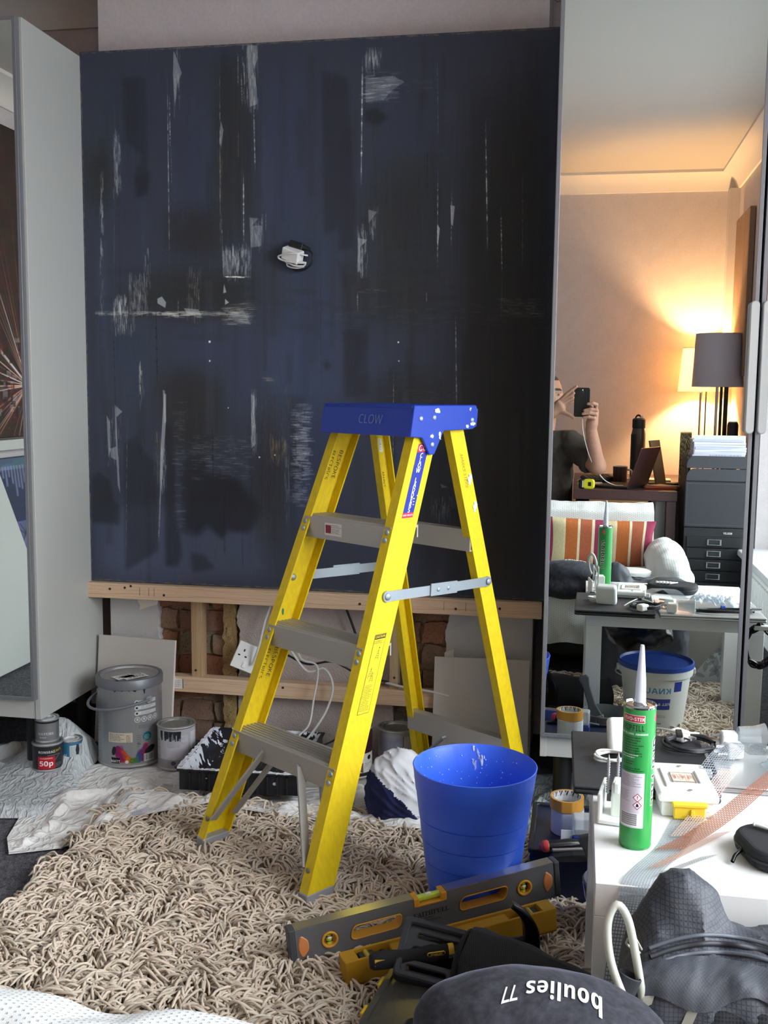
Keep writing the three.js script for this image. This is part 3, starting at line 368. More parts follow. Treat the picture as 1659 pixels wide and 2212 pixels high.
  for (const s of [-1, 1]) {
    const ch = shape([[-(zf + 0.011), H + 0.008], [-(zf - 0.03), H + 0.004], [-(zf - 0.055), H - 0.036], [-(zf - 0.072), H - 0.036], [-(zf - 0.105), H + 0.02], [-zr - 0.02, H + 0.022], [-zr - 0.004, H + 0.03], [-zr, yT - 0.012], [-zr - 0.01, yT - 0.001], [-(zf - 0.002), yT - 0.001]]);
    const cheek = mesh('cap_cheek', extr(ch, 0.007, 0.0015).rotateY(PI / 2).translate(s * (w / 2) - 0.0035, 0, 0), mBlueCap, o);
    for (const [z, y] of [[zf - 0.024, H + 0.05], [zf - 0.07, H + 0.052], [zr + 0.022, H + 0.045], [zf - 0.064, H - 0.012]]) { rivet(s * (w / 2 + 0.0035), y, z, s > 0 ? 'x' : '-x', 0.0062, cheek); }
    if (s > 0) for (const [z, y, l, wd] of [[zf - 0.08, H + 0.068, 0.02, 0.006], [zr + 0.02, H + 0.035, 0.02, 0.004], [zf - 0.062, H + 0.008, 0.014, 0.005], [zr + 0.04, H + 0.03, 0.012, 0.004], [zf - 0.09, H + 0.01, 0.008, 0.01], [zr + 0.03, H + 0.072, 0.006, 0.004]]) mesh('paint_splash', at(jitter(new THREE.SphereGeometry(1, 14, 10).scale(0.0009, wd, l / 2), 0.0022, 240, z * 50), w / 2 + 0.0038, y, z), M('#dfe2e6', 0.7), cheek);
  }
  const plate = (g, wm, hm, draw, name) => mesh(name, g, new THREE.MeshPhysicalMaterial({ map: paint(Math.round(wm * 3600), Math.round(hm * 3600), draw, { clamp: true }), transparent: true, roughness: 0.6, side: THREE.DoubleSide }), o);
  // moulded letters on the cap front
  plate(new THREE.PlaneGeometry(0.12, 0.05).rotateX(-0.22).translate(0.02, H + 0.046, zf + 0.0068), 0.12, 0.05, (x, W2, H2) => text(x, 'CLOW', W2 * 0.5, H2 * 0.5, H2 * 0.62, 'rgba(150,170,215,0.5)', { w: 'normal' }), 'moulded_lettering');
  // stickers and marker writing follow the lean of the stile they are on
  const onStile = (rear, s, y0, y1, c, wd, down) => { const U = rear ? rU : fU, Wd = rear ? rW : fW, off = (s < 0 ? 0.0045 : 0) + 0.0007; return sheet(2, 2, (u, v) => { const a = down ? u : 1 - v, b = down ? v : u, y = mix(y1, y0, a); return [s * U(y) + off, y, Wd(y) - c - (b - 0.5) * wd]; }); };
  plate(onStile(false, 1, 0.852, 1.024, 0.04, 0.036), 0.036, 0.172, (c, W2, H2) => { c.fillStyle = '#1b2f9e'; c.fillRect(0, 0, W2, H2); c.fillStyle = '#c2274a'; c.fillRect(0, 0, W2, H2 * 0.115); c.fillRect(0, H2 * 0.93, W2, H2 * 0.07); c.strokeStyle = '#f1e9ee'; c.lineWidth = W2 * 0.07; for (const q of [0.3, 0.7]) { c.beginPath(); c.arc(W2 * q, H2 * 0.055, W2 * 0.17, 0.6, 5.6); c.stroke(); } 'CLOW LADDERS'.split('').forEach((ch, i) => text(c, ch, W2 * 0.5, H2 * (0.16 + i * 0.067), W2 * 0.44, '#e6e8ee')); for (let i = 0; i < 4; i++) { c.fillStyle = '#e8e7e0'; c.fillRect(W2 * rr(0.62, 0.92), H2 * (0.7 + i * 0.04), W2 * rr(0.05, 0.2), H2 * 0.012); } text(c, '0800 100 673', W2 * 0.5, H2 * 0.966, W2 * 0.15, '#f4e6ea'); }, 'brand_sticker');
  plate(onStile(false, 1, 0.418, 0.592, 0.042, 0.036), 0.036, 0.174, (c, W2, H2) => { c.fillStyle = '#e9cf1c'; c.fillRect(0, 0, W2, H2); c.strokeStyle = '#2a2612'; c.lineWidth = 3; c.strokeRect(2, 2, W2 - 4, H2 - 4); c.fillStyle = '#2a2612'; c.fillRect(5, 6, W2 - 10, H2 * 0.055); text(c, 'CAUTION', W2 / 2, H2 * 0.036, W2 * 0.19, '#e9cf1c'); scribble(c, 8, H2 * 0.085, W2 - 18, 3, 9, '#2a2612', 4); c.lineWidth = 3; for (const [ax, ay] of [[0.62, 0.2], [0.35, 0.42], [0.55, 0.48]]) { c.beginPath(); c.moveTo(W2 * ax, H2 * ay); c.lineTo(W2 * (ax - 0.2), H2 * (ay + 0.13)); c.moveTo(W2 * ax, H2 * ay); c.lineTo(W2 * (ax + 0.12), H2 * (ay + 0.13)); for (let i = 1; i < 5; i++) { c.moveTo(W2 * (ax - 0.04 * i), H2 * (ay + 0.026 * i)); c.lineTo(W2 * (ax + 0.024 * i), H2 * (ay + 0.026 * i)); } c.stroke(); } c.beginPath(); c.arc(W2 * 0.66, H2 * 0.18, 6, 0, 7); c.fill(); scribble(c, 12, H2 * 0.64, W2 - 26, 16, 13, '#4a431c', 4); }, 'caution_sticker');
  const hand = (rear, s, y0, y1, c, wd, lines, a = 0.9) => plate(onStile(rear, s, y0, y1, c, wd, true), y1 - y0, wd, (x, W2, H2) => lines.forEach((l, i) => { x.save(); x.translate(W2 * 0.03, H2 * (i + 0.5) / lines.length); x.fillStyle = `rgba(34,30,16,${a})`; x.font = 'italic ' + Math.round(Math.min(H2 / lines.length * 0.72, W2 / l.length * 1.35)) + 'px sans-serif'; x.textBaseline = 'middle'; let px = 0; for (const ch of l) { x.save(); x.translate(px, rr(-4, 4)); x.rotate(rr(-0.12, 0.12)); x.fillText(ch, 0, 0); x.restore(); px += x.measureText(ch).width; } x.restore(); }), 'marker_writing');
  hand(false, -1, 0.895, 1.0, 0.042, 0.05, ['BESPOKE', 'ELECTRICS']); hand(false, -1, 0.4, 0.505, 0.042, 0.05, ['BESPOKE', 'ELECTRICS']); hand(true, 1, 0.885, 1.0, -0.026, 0.034, ['MARKS STEPS'], 0.55); hand(true, -1, 0.885, 0.935, -0.026, 0.03, ['MARKS']);
  plate(onStile(true, -1, 0.985, 1.022, -0.026, 0.022), 0.022, 0.037, (c, W2, H2) => { c.fillStyle = '#e6e6e0'; c.fillRect(0, 0, W2, H2); scribble(c, 6, 8, W2 - 12, 9, 12, '#555', 5); }, 'paper_label');
  mesh('green_paint_mark', at(new THREE.SphereGeometry(1, 10, 8).scale(0.0008, 0.02, 0.005), -fU(0.57) + 0.0055, 0.6, fW(0.6) - 0.03), M('#2f7a4a', 0.7), o);
  for (const s of [-1, 1]) { rivet(s * fU(0.676) - s * 0.006, 0.676, fW(0.676) - 0.03, s > 0 ? '-x' : 'x', 0.009); }
  for (const [y, z] of [[0.93, 0], [0.86, 0]]) mesh('paint_splash', at(jitter(new THREE.SphereGeometry(1, 14, 10).scale(0.0008, 0.016, 0.007), 0.003, 160, y), rU(y) + 0.0008, y, rW(y) + 0.012), M('#dfdfd8', 0.7), o);
}
// ---------------------------------------------------------------- blue bin
{
  const o = thing('waste_bin', 'bright blue tapered plastic bin standing on the rug', 'bin', [-0.2, 0.024, -2.19]);
  const m = new THREE.MeshPhysicalMaterial({ color: C('#4379fb'), roughness: 0.36, transmission: 0.24, thickness: 0, side: THREE.DoubleSide, ...speck(10, 0.0002) });
  const R0 = 0.093, R1 = 0.1345, Hh = 0.318, rad = (h) => mix(R0, R1, h / Hh), p = [[0.001, 0], [R0 - 0.004, 0], [R0, 0.004]];
  for (const h of [0.06, 0.11, 0.158, 0.206]) p.push([rad(h) - 0.0006, h - 0.0012], [rad(h) - 0.0042, h], [rad(h) + 0.0006, h + 0.0014]);
  p.push([rad(0.262), 0.262], [rad(0.264) + 0.001, 0.264], [R1, Hh - 0.004], [R1 + 0.001, Hh - 0.001], [R1 - 0.001, Hh], [R1 - 0.003, Hh - 0.004]);
  for (const h of [0.25, 0.2, 0.12, 0.05, 0.006]) p.push([rad(h) - 0.003, h]); p.push([0.001, 0.0045]);
  mesh('body', creased(lathe(p, 72), 0.7), m, o);
  const dust = M('#c9d4f4', 0.9);
  const spots = []; for (let i = 0; i < 60; i++) { const a = rr(2.4, 4.6), h = rr(0.2, 0.3); spots.push(at(new THREE.SphereGeometry(rr(0.0006, 0.0017), 6, 5), Math.sin(a) * (rad(h) - 0.0034), h, Math.cos(a) * (rad(h) - 0.0034))); }
  for (let i = 0; i < 9; i++) { const a = rr(3.05, 3.3), h = rr(0.26, 0.31); spots.push(at(jitter(new THREE.SphereGeometry(1, 6, 5).scale(rr(0.001, 0.003), rr(0.006, 0.014), 0.0005), 0.0016, 160, i), Math.sin(a) * (rad(h) - 0.0034), h, Math.cos(a) * (rad(h) - 0.0034))); }
  mesh('plaster_dust', join(spots), dust, o).userData.kind = 'stuff';
}
// ---------------------------------------------------------------- shaggy rug
{
  const X0 = -1.2, X1 = 0.56, Z0 = -2.62, Z1 = -1.16;
  const o = thing('shag_rug', 'beige shaggy rug of long twisted wool yarn', 'rug', [0, 0, 0]);
  mesh('backing', rbox(X1 - X0, 0.012, Z1 - Z0, 0.004, (X0 + X1) / 2, 0.007, (Z0 + Z1) / 2), M('#8d7f6c', 1), o);
  const strand = (bend, side, len) => { const N = 11, K = 7, p = [], ix = [], c = curve([[0, 0, 0], [side * 0.2 * len, 0.30 * len, 0.10 * len], [side * 0.5 * len, 0.45 * len, 0.42 * len], [side * len * 0.35, (0.45 - bend) * len, 0.8 * len], [side * 0.1 * len, (0.35 - 1.5 * bend) * len, 1.05 * len]]); const fr = c.computeFrenetFrames(N, false);
    for (let i = 0; i <= N; i++) { const q = c.getPoint(i / N), r0 = 0.0029 * (i === N ? 0.45 : 1) * (1 - 0.12 * i / N); for (let k = 0; k < K; k++) { const a = 2 * PI * k / K, r = r0 * (1 + 0.30 * Math.cos(2 * (a - i * 0.95))); const v = q.clone().addScaledVector(fr.normals[i], Math.cos(a) * r).addScaledVector(fr.binormals[i], Math.sin(a) * r); p.push(v.x, v.y, v.z); } }
    for (let i = 0; i < N; i++) for (let k = 0; k < K; k++) { const a = i * K + k, b = i * K + (k + 1) % K; ix.push(a, b, a + K, b, b + K, a + K); }
    const g = new THREE.BufferGeometry(); g.setAttribute('position', new THREE.Float32BufferAttribute(p, 3)); g.setIndex(ix); g.computeVertexNormals(); return g; };
  const vars = [strand(0.1, 0.2, 0.062), strand(0.22, -0.25, 0.068), strand(0.3, 0.1, 0.058), strand(-0.05, -0.1, 0.052)];
  const mYarn = new THREE.MeshPhysicalMaterial({ color: C('#ffffff'), roughness: 1, sheen: 0.3, sheenRoughness: 0.8 });
  const lists = vars.map(() => []), step = 0.0098, R2 = mulberry(99), col = new THREE.Color(), q = new THREE.Quaternion(), e = new THREE.Euler();
  for (let z = Z0; z < Z1; z += step) for (let x = X0; x < X1; x += step) {
    if (z > -1.25 && x > -0.3) continue;
    const px = x + (R2() - 0.5) * step * 1.5, pz = z + (R2() - 0.5) * step * 1.5;
    const a = 2.6 * n2(px * 4.2, pz * 4.2) + 1.6 * n2(px * 11 + 5, pz * 11) + (R2() - 0.5) * 1.5 + 0.9, tilt = 0.25 + 0.55 * R2() * R2() + 0.22 * n2(px * 7, pz * 7 + 30);
    e.set(tilt - 0.25, a, (R2() - 0.5) * 0.8, 'YXZ'); q.setFromEuler(e); const s = 0.68 + R2() * 0.36;
    const k = 0.82 + R2() * 0.3, w = 0.97 + 0.05 * R2(); lists[Math.floor(R2() * 4)].push([new THREE.Matrix4().compose(V(px, 0.011 + 0.006 * R2(), pz), q, V(s, s, s)), [0.69 * k, 0.595 * k * w, 0.485 * k * w]]);
  }
  lists.forEach((L, i) => { const im = new THREE.InstancedMesh(vars[i], mYarn, L.length); L.forEach(([m, c], k) => { im.setMatrixAt(k, m); im.setColorAt(k, col.setRGB(...c)); }); im.name = 'pile'; im.userData.kind = 'stuff'; o.add(im); });
}
// ---------------------------------------------------------------- plasterboard offcuts leaning on the wall
{
  const mBoard = M('#c4c1bc', 0.85, speck(3, 0.0005)), mEdge = M('#e9e7e2', 0.9);
  const lean = (w, h, x, z, tilt, turn, label, roll = 0) => { const o = thing('plasterboard_offcut', label, 'plasterboard', [x, 0.012, z], turn, 'plasterboard offcuts leaning on the chimney breast'); const g = new THREE.Group(); g.name = 'sheet'; g.rotation.set(-tilt, 0, roll); o.add(g);
    mesh('gypsum_core', box(w, h, 0.0105, 0, h / 2, 0), mEdge, g); mesh('paper_face', box(w - 0.003, h, 0.0008, 0, h / 2, 0.0057), mBoard, g); mesh('paper_face', box(w - 0.003, h, 0.0008, 0, h / 2, -0.0057), mBoard, g); return o; };
  lean(0.26, 0.345, -1.376, -3.032, 0.1, 0.0, 'small grey plasterboard offcut leaning behind the big silver paint can', -0.02);
  lean(0.285, 0.345, -0.262, -3.0, 0.2, 0.0, 'square grey plasterboard offcut leaning behind the ladder and bin', 0.01);
}
// ---------------------------------------------------------------- socket and loose cables below the painting
{
  const o = thing('wall_socket', 'white double wall socket hanging askew on its cables', 'socket', [-0.995, 0.305, -3.075], 0.35); 
  const b = mesh('face_plate', rbox(0.105, 0.086, 0.009, 0.003), mPlasticW, o); b.rotation.z = -0.42; b.rotation.x = -0.1;
  mesh('back_box', rbox(0.08, 0.06, 0.026, 0.004, 0, 0, -0.017), M('#c9cbc9', 0.6), b);
  for (const sx of [-0.028, 0.022]) { for (const [dx, dy, w, h] of [[0, 0.014, 0.0045, 0.008], [-0.011, -0.004, 0.007, 0.0045], [0.011, -0.004, 0.007, 0.0045]]) mesh('pin_slot', box(w, h, 0.001, sx + dx, dy + 0.004, 0.0047), mBlack, b); }
  for (const sx of [-0.012, 0.04]) mesh('switch', rbox(0.012, 0.02, 0.006, 0.002, sx, -0.024, 0.005), M('#f4f5f4', 0.3), b);
  const cab = (name, label, pts, r, m) => one(name, tube(pts, r, 90, 8), m, label, 'cable', [0, 0, 0], 0, 'loose cables under the painting');
  cab('cable', 'white cable looping from the socket up behind the upper batten', [[-0.985, 0.29, -3.06], [-0.96, 0.35, -3.05], [-0.945, 0.43, -3.07], [-0.925, 0.5, -3.085], [-0.92, 0.56, -3.09]], 0.004, mCableW);
  cab('cable', 'white cable drooping in a long loop over the lower batten', [[-0.95, 0.4, -3.1], [-0.87, 0.365, -3.045], [-0.8, 0.29, -3.03], [-0.745, 0.3, -3.03], [-0.715, 0.25, -3.02], [-0.735, 0.17, -3.01], [-0.79, 0.085, -2.99], [-0.83, 0.055, -2.97]], 0.0036, mCableW);
  cab('cable', 'thin white cable hanging beside the long loop', [[-0.87, 0.4, -3.1], [-0.82, 0.33, -3.03], [-0.765, 0.305, -3.025], [-0.775, 0.2, -3.015], [-0.785, 0.13, -3.0], [-0.815, 0.09, -2.98], [-0.775, 0.07, -2.95], [-0.72, 0.06, -2.95]], 0.003, mCableW);
  cab('cable', 'dark grey flex running across to the ladder', [[-0.96, 0.33, -3.09], [-0.88, 0.335, -3.05], [-0.8, 0.31, -3.035], [-0.72, 0.32, -3.04], [-0.64, 0.28, -3.06], [-0.52, 0.25, -3.08]], 0.0035, mCableB);
  cab('cable', 'black flex coming straight down from behind the upper batten', [[-0.70, 0.5, -3.09], [-0.675, 0.44, -3.09], [-0.655, 0.38, -3.095], [-0.63, 0.3, -3.098]], 0.004, mCableB);
  cab('cable', 'grey flex curving down into the paint tray', [[-0.6, 0.3, -3.09], [-0.64, 0.2, -3.05], [-0.69, 0.1, -3.0], [-0.78, 0.07, -2.97], [-0.88, 0.1, -2.985], [-0.95, 0.08, -2.99]], 0.003, mCableG);
  cab('cable', 'white mains cable crossing low behind the ladder rear leg', [[-0.56, 0.255, -3.075], [-0.49, 0.25, -3.05], [-0.42, 0.245, -3.045], [-0.36, 0.235, -3.04]], 0.004, mCableW);
  cab('cable', 'white cable lying crossed on the plaster behind the tray', [[-0.98, 0.14, -3.1], [-0.93, 0.19, -3.1], [-0.87, 0.22, -3.1]], 0.003, mCableW);
}
// ---------------------------------------------------------------- paint cans
const mTin = M('#b4b5b7', 0.34, { metalness: 0.8, ...speck(4, 0.0003) });
function can(label, r, h, pos, draw, opt = {}) {
  const o = thing('paint_can', label, 'paint can', pos, Math.atan2(pos[0], pos[2]) + (opt.turn ?? 0), 'paint cans');
  const tw = Math.round(2 * PI * r * 2300), th = Math.round(h * 2300);
  mesh('body', lathe([[r, 0.006], [r, h - 0.006]], 48), new THREE.MeshPhysicalMaterial({ map: paint(tw, th, draw, { clamp: true }), roughness: opt.rough ?? 0.4, metalness: opt.metal ?? 0.3 }), o);
  mesh('seam', creased(join([lathe([[0.001, 0.002], [r - 0.004, 0.002], [r + 0.001, 0], [r + 0.0022, 0.004], [r, 0.007]], 48), lathe([[r, h - 0.007], [r + 0.0025, h - 0.003], [r + 0.001, h], [r - 0.005, h - 0.001], [r - 0.007, h - 0.006]], 48)]), 0.6), mTin, o);
  const lid = opt.lid ?? mTin; mesh('lid', creased(lathe([[r - 0.006, h - 0.005], [r - 0.009, h - 0.001], [r - 0.014, h - 0.001], [r - 0.017, h - 0.006], [r - 0.024, h - 0.007], [0.001, h - 0.006]], 48), 0.6), lid, o);
  if (opt.drips) for (let i = 0; i < opt.drips; i++) { const a = rr(0, 2 * PI); mesh('paint_drip', at(jitter(new THREE.SphereGeometry(1, 10, 8).scale(rr(0.003, 0.009), rr(0.006, 0.02), 0.001), 0.002, 120, i), 0, 0, 0).rotateY(a).translate(Math.sin(a) * (r + 0.0006), h - rr(0.008, 0.03), Math.cos(a) * (r + 0.0006)), opt.drip ?? M('#1f242e', 0.5), o); }
  return o;
}
{ // the big one, with its bail handle
  const r = 0.097, h = 0.268;
  const o = can('large silver five litre paint can with carry handle and rainbow splash', r, h, [-1.335, 0.012, -2.925], (x, W, H) => {
    x.fillStyle = '#9a9da1'; x.fillRect(0, 0, W, H); for (let i = 0; i < 160; i++) { x.fillStyle = `rgba(${rr(90, 190)},${rr(90, 190)},${rr(95, 195)},0.05)`; x.fillRect(rr(0, W), 0, rr(3, 40), H); }
    const c = W * 0.5; text(x, 'ULTRAMATT EMULSION', c - W * 0.2, H * 0.55, 46, 'rgba(220,222,226,0.6)', { rot: -PI / 2 });
    x.fillStyle = '#e6dcc6'; x.fillRect(c - W * 0.115, H * 0.6, W * 0.125, H * 0.115); scribble(x, c - W * 0.108, H * 0.618, W * 0.08, 5, 11, '#6a645a', 4); scribble(x, c - W * 0.02, H * 0.63, W * 0.022, 5, 11, '#6a645a', 5);
    for (let i = 0; i < 3; i++) { const y = H * (0.22 + i * 0.066); x.fillStyle = '#eef0f1'; x.fillRect(c + W * 0.042, y, W * 0.1, H * 0.042); x.beginPath(); x.arc(c + W * 0.033, y + H * 0.022, H * 0.028, 0, 7); x.fill(); x.fillStyle = '#3b3e44'; x.beginPath(); x.arc(c + W * 0.033, y + H * 0.022, H * 0.013, 0, 7); x.fill(); scribble(x, c + W * 0.055, y + H * 0.012, W * 0.08, 2, 9, '#8b8e92', 3); }
    for (let i = 0; i < 4; i++) { x.strokeStyle = '#eceef0'; x.lineWidth = 5; x.beginPath(); x.arc(c + W * (0.035 + i * 0.034), H * 0.45, H * 0.03, 0, 7); x.stroke(); x.fillStyle = '#eceef0'; x.fillRect(c + W * (0.03 + i * 0.034), H * 0.435, 14, 16); } scribble(x, c + W * 0.04, H * 0.52, W * 0.12, 3, 10, '#5d6066', 3);
    x.fillStyle = '#1d7d86'; x.beginPath(); x.arc(c + W * 0.085, H * 0.665, H * 0.055, 0, 7); x.fill(); scribble(x, c + W * 0.068, H * 0.645, W * 0.035, 4, 10, '#cfe8ea', 4); scribble(x, c + W * 0.03, H * 0.64, W * 0.025, 8, 14, '#5d6066', 3); text(x, '5L', c + W * 0.042, H * 0.74, 24, '#4d5056');
    const cols = ['#8b1f6b', '#c12b3a', '#d85a2a', '#e07b28', '#3c8a3f', '#2b6fa8', '#5a3a8c', '#b3243f']; for (let i = 0; i < 420; i++) { const t = rnd(), px = c + W * (-0.07 + 0.15 * t), py = H * (0.94 - 0.17 * rnd() * (0.5 + 0.5 * Math.sin(t * 7 + 1))); x.fillStyle = cols[clamp(Math.floor(t * 8 + rr(-1, 1)), 0, 7)]; x.globalAlpha = rr(0.2, 0.7); x.beginPath(); x.arc(px, py, rr(4, 22), 0, 7); x.fill(); } x.globalAlpha = 1;
    x.fillStyle = '#17181b'; x.fillRect(c - W * 0.1, H * 0.9, W * 0.045, H * 0.07); text(x, 'MATT', c - W * 0.078, H * 0.945, 26, '#dfe2e6'); x.beginPath(); x.ellipse(c - W * 0.085, H * 0.82, 16, 34, 0.2, 0, 7); x.fillStyle = '#24262a'; x.fill(); x.beginPath(); x.ellipse(c + W * 0.1, H * 0.83, 46, 24, -0.4, 0, 7); x.fill();
    x.fillStyle = '#f2f2f2'; x.fillRect(c + W * 0.065, H * 0.875, W * 0.06, H * 0.09); x.fillStyle = '#1a1a1c'; for (let i = 0; i < 14; i++) x.fillRect(c + W * 0.068 + i * 6, H * 0.88, rr(1.5, 4), H * 0.075);
    x.beginPath(); x.arc(c - W * 0.02, H * 0.95, H * 0.02, 0, 7); x.fillStyle = '#f6e9ec'; x.fill();
    x.fillStyle = '#3c4048'; for (let i = 0; i < 30; i++) { const px = rr(0, W), l = rr(8, 60); x.fillRect(px, 0, rr(3, 9), l); x.beginPath(); x.ellipse(px + 3, l, rr(4, 8), rr(6, 14), 0, 0, 7); x.fill(); }
  }, { drips: 9, rough: 0.38, metal: 0.55, turn: 0.0 });
  mesh('rim_band', creased(lathe([[r, h - 0.03], [r + 0.004, h - 0.028], [r + 0.004, h - 0.004], [r + 0.002, h], [r - 0.006, h]], 56), 0.6), M('#777b82', 0.45, { metalness: 0.4 }), o);
  for (const [a, w] of [[3.5, 0.075], [2.7, 0.06]]) { const l = mesh('lid_label', box(w, 0.0006, 0.042, 0, 0, 0), new THREE.MeshPhysicalMaterial({ roughness: 0.7, map: paint(96, 64, (x) => { x.fillStyle = '#e8e8e6'; x.fillRect(0, 0, 96, 64); scribble(x, 8, 8, 80, 5, 11, '#2c2c30', 6); }) }), o); l.position.set(Math.sin(a) * 0.04, h - 0.0045, Math.cos(a) * 0.04 + 0.01); l.rotation.y = 0.5; }
  const pts = []; for (let i = 0; i <= 20; i++) { const a = PI * i / 20; pts.push([Math.cos(a) * (r + 0.008), h - 0.062 - 0.022 * Math.sin(a), -Math.sin(a) * (r + 0.034)]); }
  const hd = mesh('bail_handle', new THREE.TubeGeometry(curve(pts), 60, 0.0042, 10), M('#6e7279', 0.5), o); hd.rotation.y = -1.0; 
  for (const s of [-1, 1]) mesh('handle_boss', at(new THREE.CylinderGeometry(0.011, 0.013, 0.008, 18).rotateZ(PI / 2), s * (r + 0.004), h - 0.062, 0).rotateY(-1.0), M('#8a8d92', 0.5), o);
}
can('squat paint can with grey label and dark paint run down its front', 0.0565, 0.132, [-1.172, 0.012, -2.895], (x, W, H) => {
  x.fillStyle = '#b9bcc0'; x.fillRect(0, 0, W, H); const c = W * 0.5; x.fillStyle = '#c9c8d2'; x.fillRect(c - W * 0.16, H * 0.16, W * 0.26, H * 0.6); scribble(x, c - W * 0.08, H * 0.22, W * 0.17, 20, 6, '#8a8a9c', 2); x.fillStyle = '#cfd0dc'; x.fillRect(c - W * 0.09, H * 0.46, W * 0.18, H * 0.24); x.fillStyle = '#98989c'; x.fillRect(0, H * 0.78, W, H * 0.22); x.fillStyle = '#4b4a78'; x.beginPath(); x.arc(c - W * 0.03, H * 0.86, H * 0.055, 0, 7); x.fill(); x.fillStyle = '#22242a'; for (let i = 0; i < 5; i++) x.fillRect(c - W * 0.02 + i * 9, H * 0.93, 5, H * 0.07); x.fillRect(c + W * 0.13, H * 0.55, W * 0.1, H * 0.45); x.fillStyle = '#d8dde2'; x.fillRect(c + W * 0.13, H * 0.1, W * 0.08, H * 0.45);
  for (let i = 0; i < 46; i++) { x.fillStyle = 'rgba(34,37,48,0.8)'; const px = c - W * 0.17 + rr(0, W * 0.2); x.fillRect(px, H * 0.05, rr(4, 16), H * rr(0.06, 0.26)); } x.fillStyle = '#25262c'; for (const y of [0.3, 0.5, 0.72]) x.fillRect(c - W * 0.22, H * y, W * 0.05, 4);
}, { lid: M('#8d8e8a', 0.5, { metalness: 0.5 }) });
can('dull metal paint can with pale label standing behind the ladder', 0.056, 0.128, [-0.515, 0.01, -3.02], (x, W, H) => {
  x.fillStyle = '#a8abaf'; x.fillRect(0, 0, W, H); const c = W * 0.5; x.fillStyle = '#9c9cae'; x.fillRect(c - W * 0.2, H * 0.12, W * 0.25, H * 0.8); scribble(x, c - W * 0.18, H * 0.2, W * 0.2, 22, 7, '#7b7b92', 2); x.fillStyle = '#2a2c32'; x.fillRect(c + W * 0.055, H * 0.1, 4, H * 0.8); x.fillStyle = '#c3ccd6'; x.fillRect(c + W * 0.07, H * 0.1, W * 0.1, H * 0.85);
}, { lid: M('#8a8c88', 0.45, { metalness: 0.6 }) });
can('dark red paint can with white label half hidden by the ladder', 0.048, 0.15, [-0.622, 0.014, -2.93], (x, W, H) => {
  x.fillStyle = '#3a1c26'; x.fillRect(0, 0, W, H); const c = W * 0.5; x.fillStyle = '#d9d7d4'; x.fillRect(c - W * 0.25, H * 0.5, W * 0.5, H * 0.42); x.fillStyle = '#1c1d20'; for (let i = 0; i < 4; i++) { x.beginPath(); x.arc(c + W * (-0.15 + i * 0.1), H * 0.6, H * 0.05, 0, 7); x.fill(); } scribble(x, c - W * 0.22, H * 0.72, W * 0.42, 5, 12, '#707074', 4); x.fillStyle = '#22181c'; x.fillRect(0, H * 0.92, W, H * 0.08);
}, { lid: mTin });
can('black paint can with red 50p clearance sticker', 0.043, 0.083, [-1.515, 0.03, -2.745], (x, W, H) => {
  x.fillStyle = '#2b2d30'; x.fillRect(0, 0, W, H); const c = W * 0.5; x.strokeStyle = '#8a8d90'; x.lineWidth = 4; x.beginPath(); x.moveTo(c - W * 0.02, H * 0.38); x.lineTo(c + W * 0.12, H * 0.38); x.lineTo(c + W * 0.03, H * 0.7); x.stroke(); text(x, 'RONSEAL', c - W * 0.03, H * 0.24, 26, '#dfe1e3'); text(x, 'Xact', c + W * 0.09, H * 0.2, 30, '#c9b13a', { rot: -0.15 }); scribble(x, c + W * 0.05, H * 0.75, W * 0.1, 3, 12, '#9a9c9e', 4);
  x.fillStyle = '#c01f30'; x.fillRect(c - W * 0.13, H * 0.42, W * 0.19, H * 0.54); text(x, 'CLEARANCE', c - W * 0.035, H * 0.5, 15, '#f3d9dc'); text(x, '50p', c - W * 0.035, H * 0.72, 56, '#ffffff');
}, { drips: 3, drip: M('#17181c', 0.5), turn: 0.1 });
can('tiny grey tester can stacked on the black 50p can', 0.034, 0.071, [-1.517, 0.113, -2.748], (x, W, H) => {
  x.fillStyle = '#6f7174'; x.fillRect(0, 0, W, H); const c = W * 0.5; x.fillStyle = '#7d7f83'; x.fillRect(c - W * 0.16, 0, W * 0.3, H); text(x, 'NATURE', c - W * 0.02, H * 0.62, 26, '#d6d7d8', { f: 'serif' }); text(x, 'home', c - W * 0.06, H * 0.8, 16, '#d6d7d8', { f: 'serif' }); x.strokeStyle = '#9a9ca0'; x.strokeRect(c - W * 0.12, H * 0.3, W * 0.22, H * 0.4); x.fillStyle = '#1d1f24'; x.fillRect(0, 0, W, H * 0.1);
}, { lid: M('#c9cdd2', 0.5) });
can('small blue paint can beside the stacked cans', 0.033, 0.082, [-1.475, 0.02, -2.81], (x, W, H) => {
  x.fillStyle = '#3b7fa6'; x.fillRect(0, 0, W, H); const c = W * 0.5; x.fillStyle = '#c8d2d8'; x.fillRect(c - W * 0.02, H * 0.12, W * 0.3, H * 0.85); scribble(x, c + W * 0.0, H * 0.2, W * 0.2, 12, 11, '#8d969c', 3); text(x, 'BLU', c - W * 0.12, H * 0.55, 30, '#e8f1f6');
}, { lid: M('#d3d8dc', 0.5), drips: 2 });
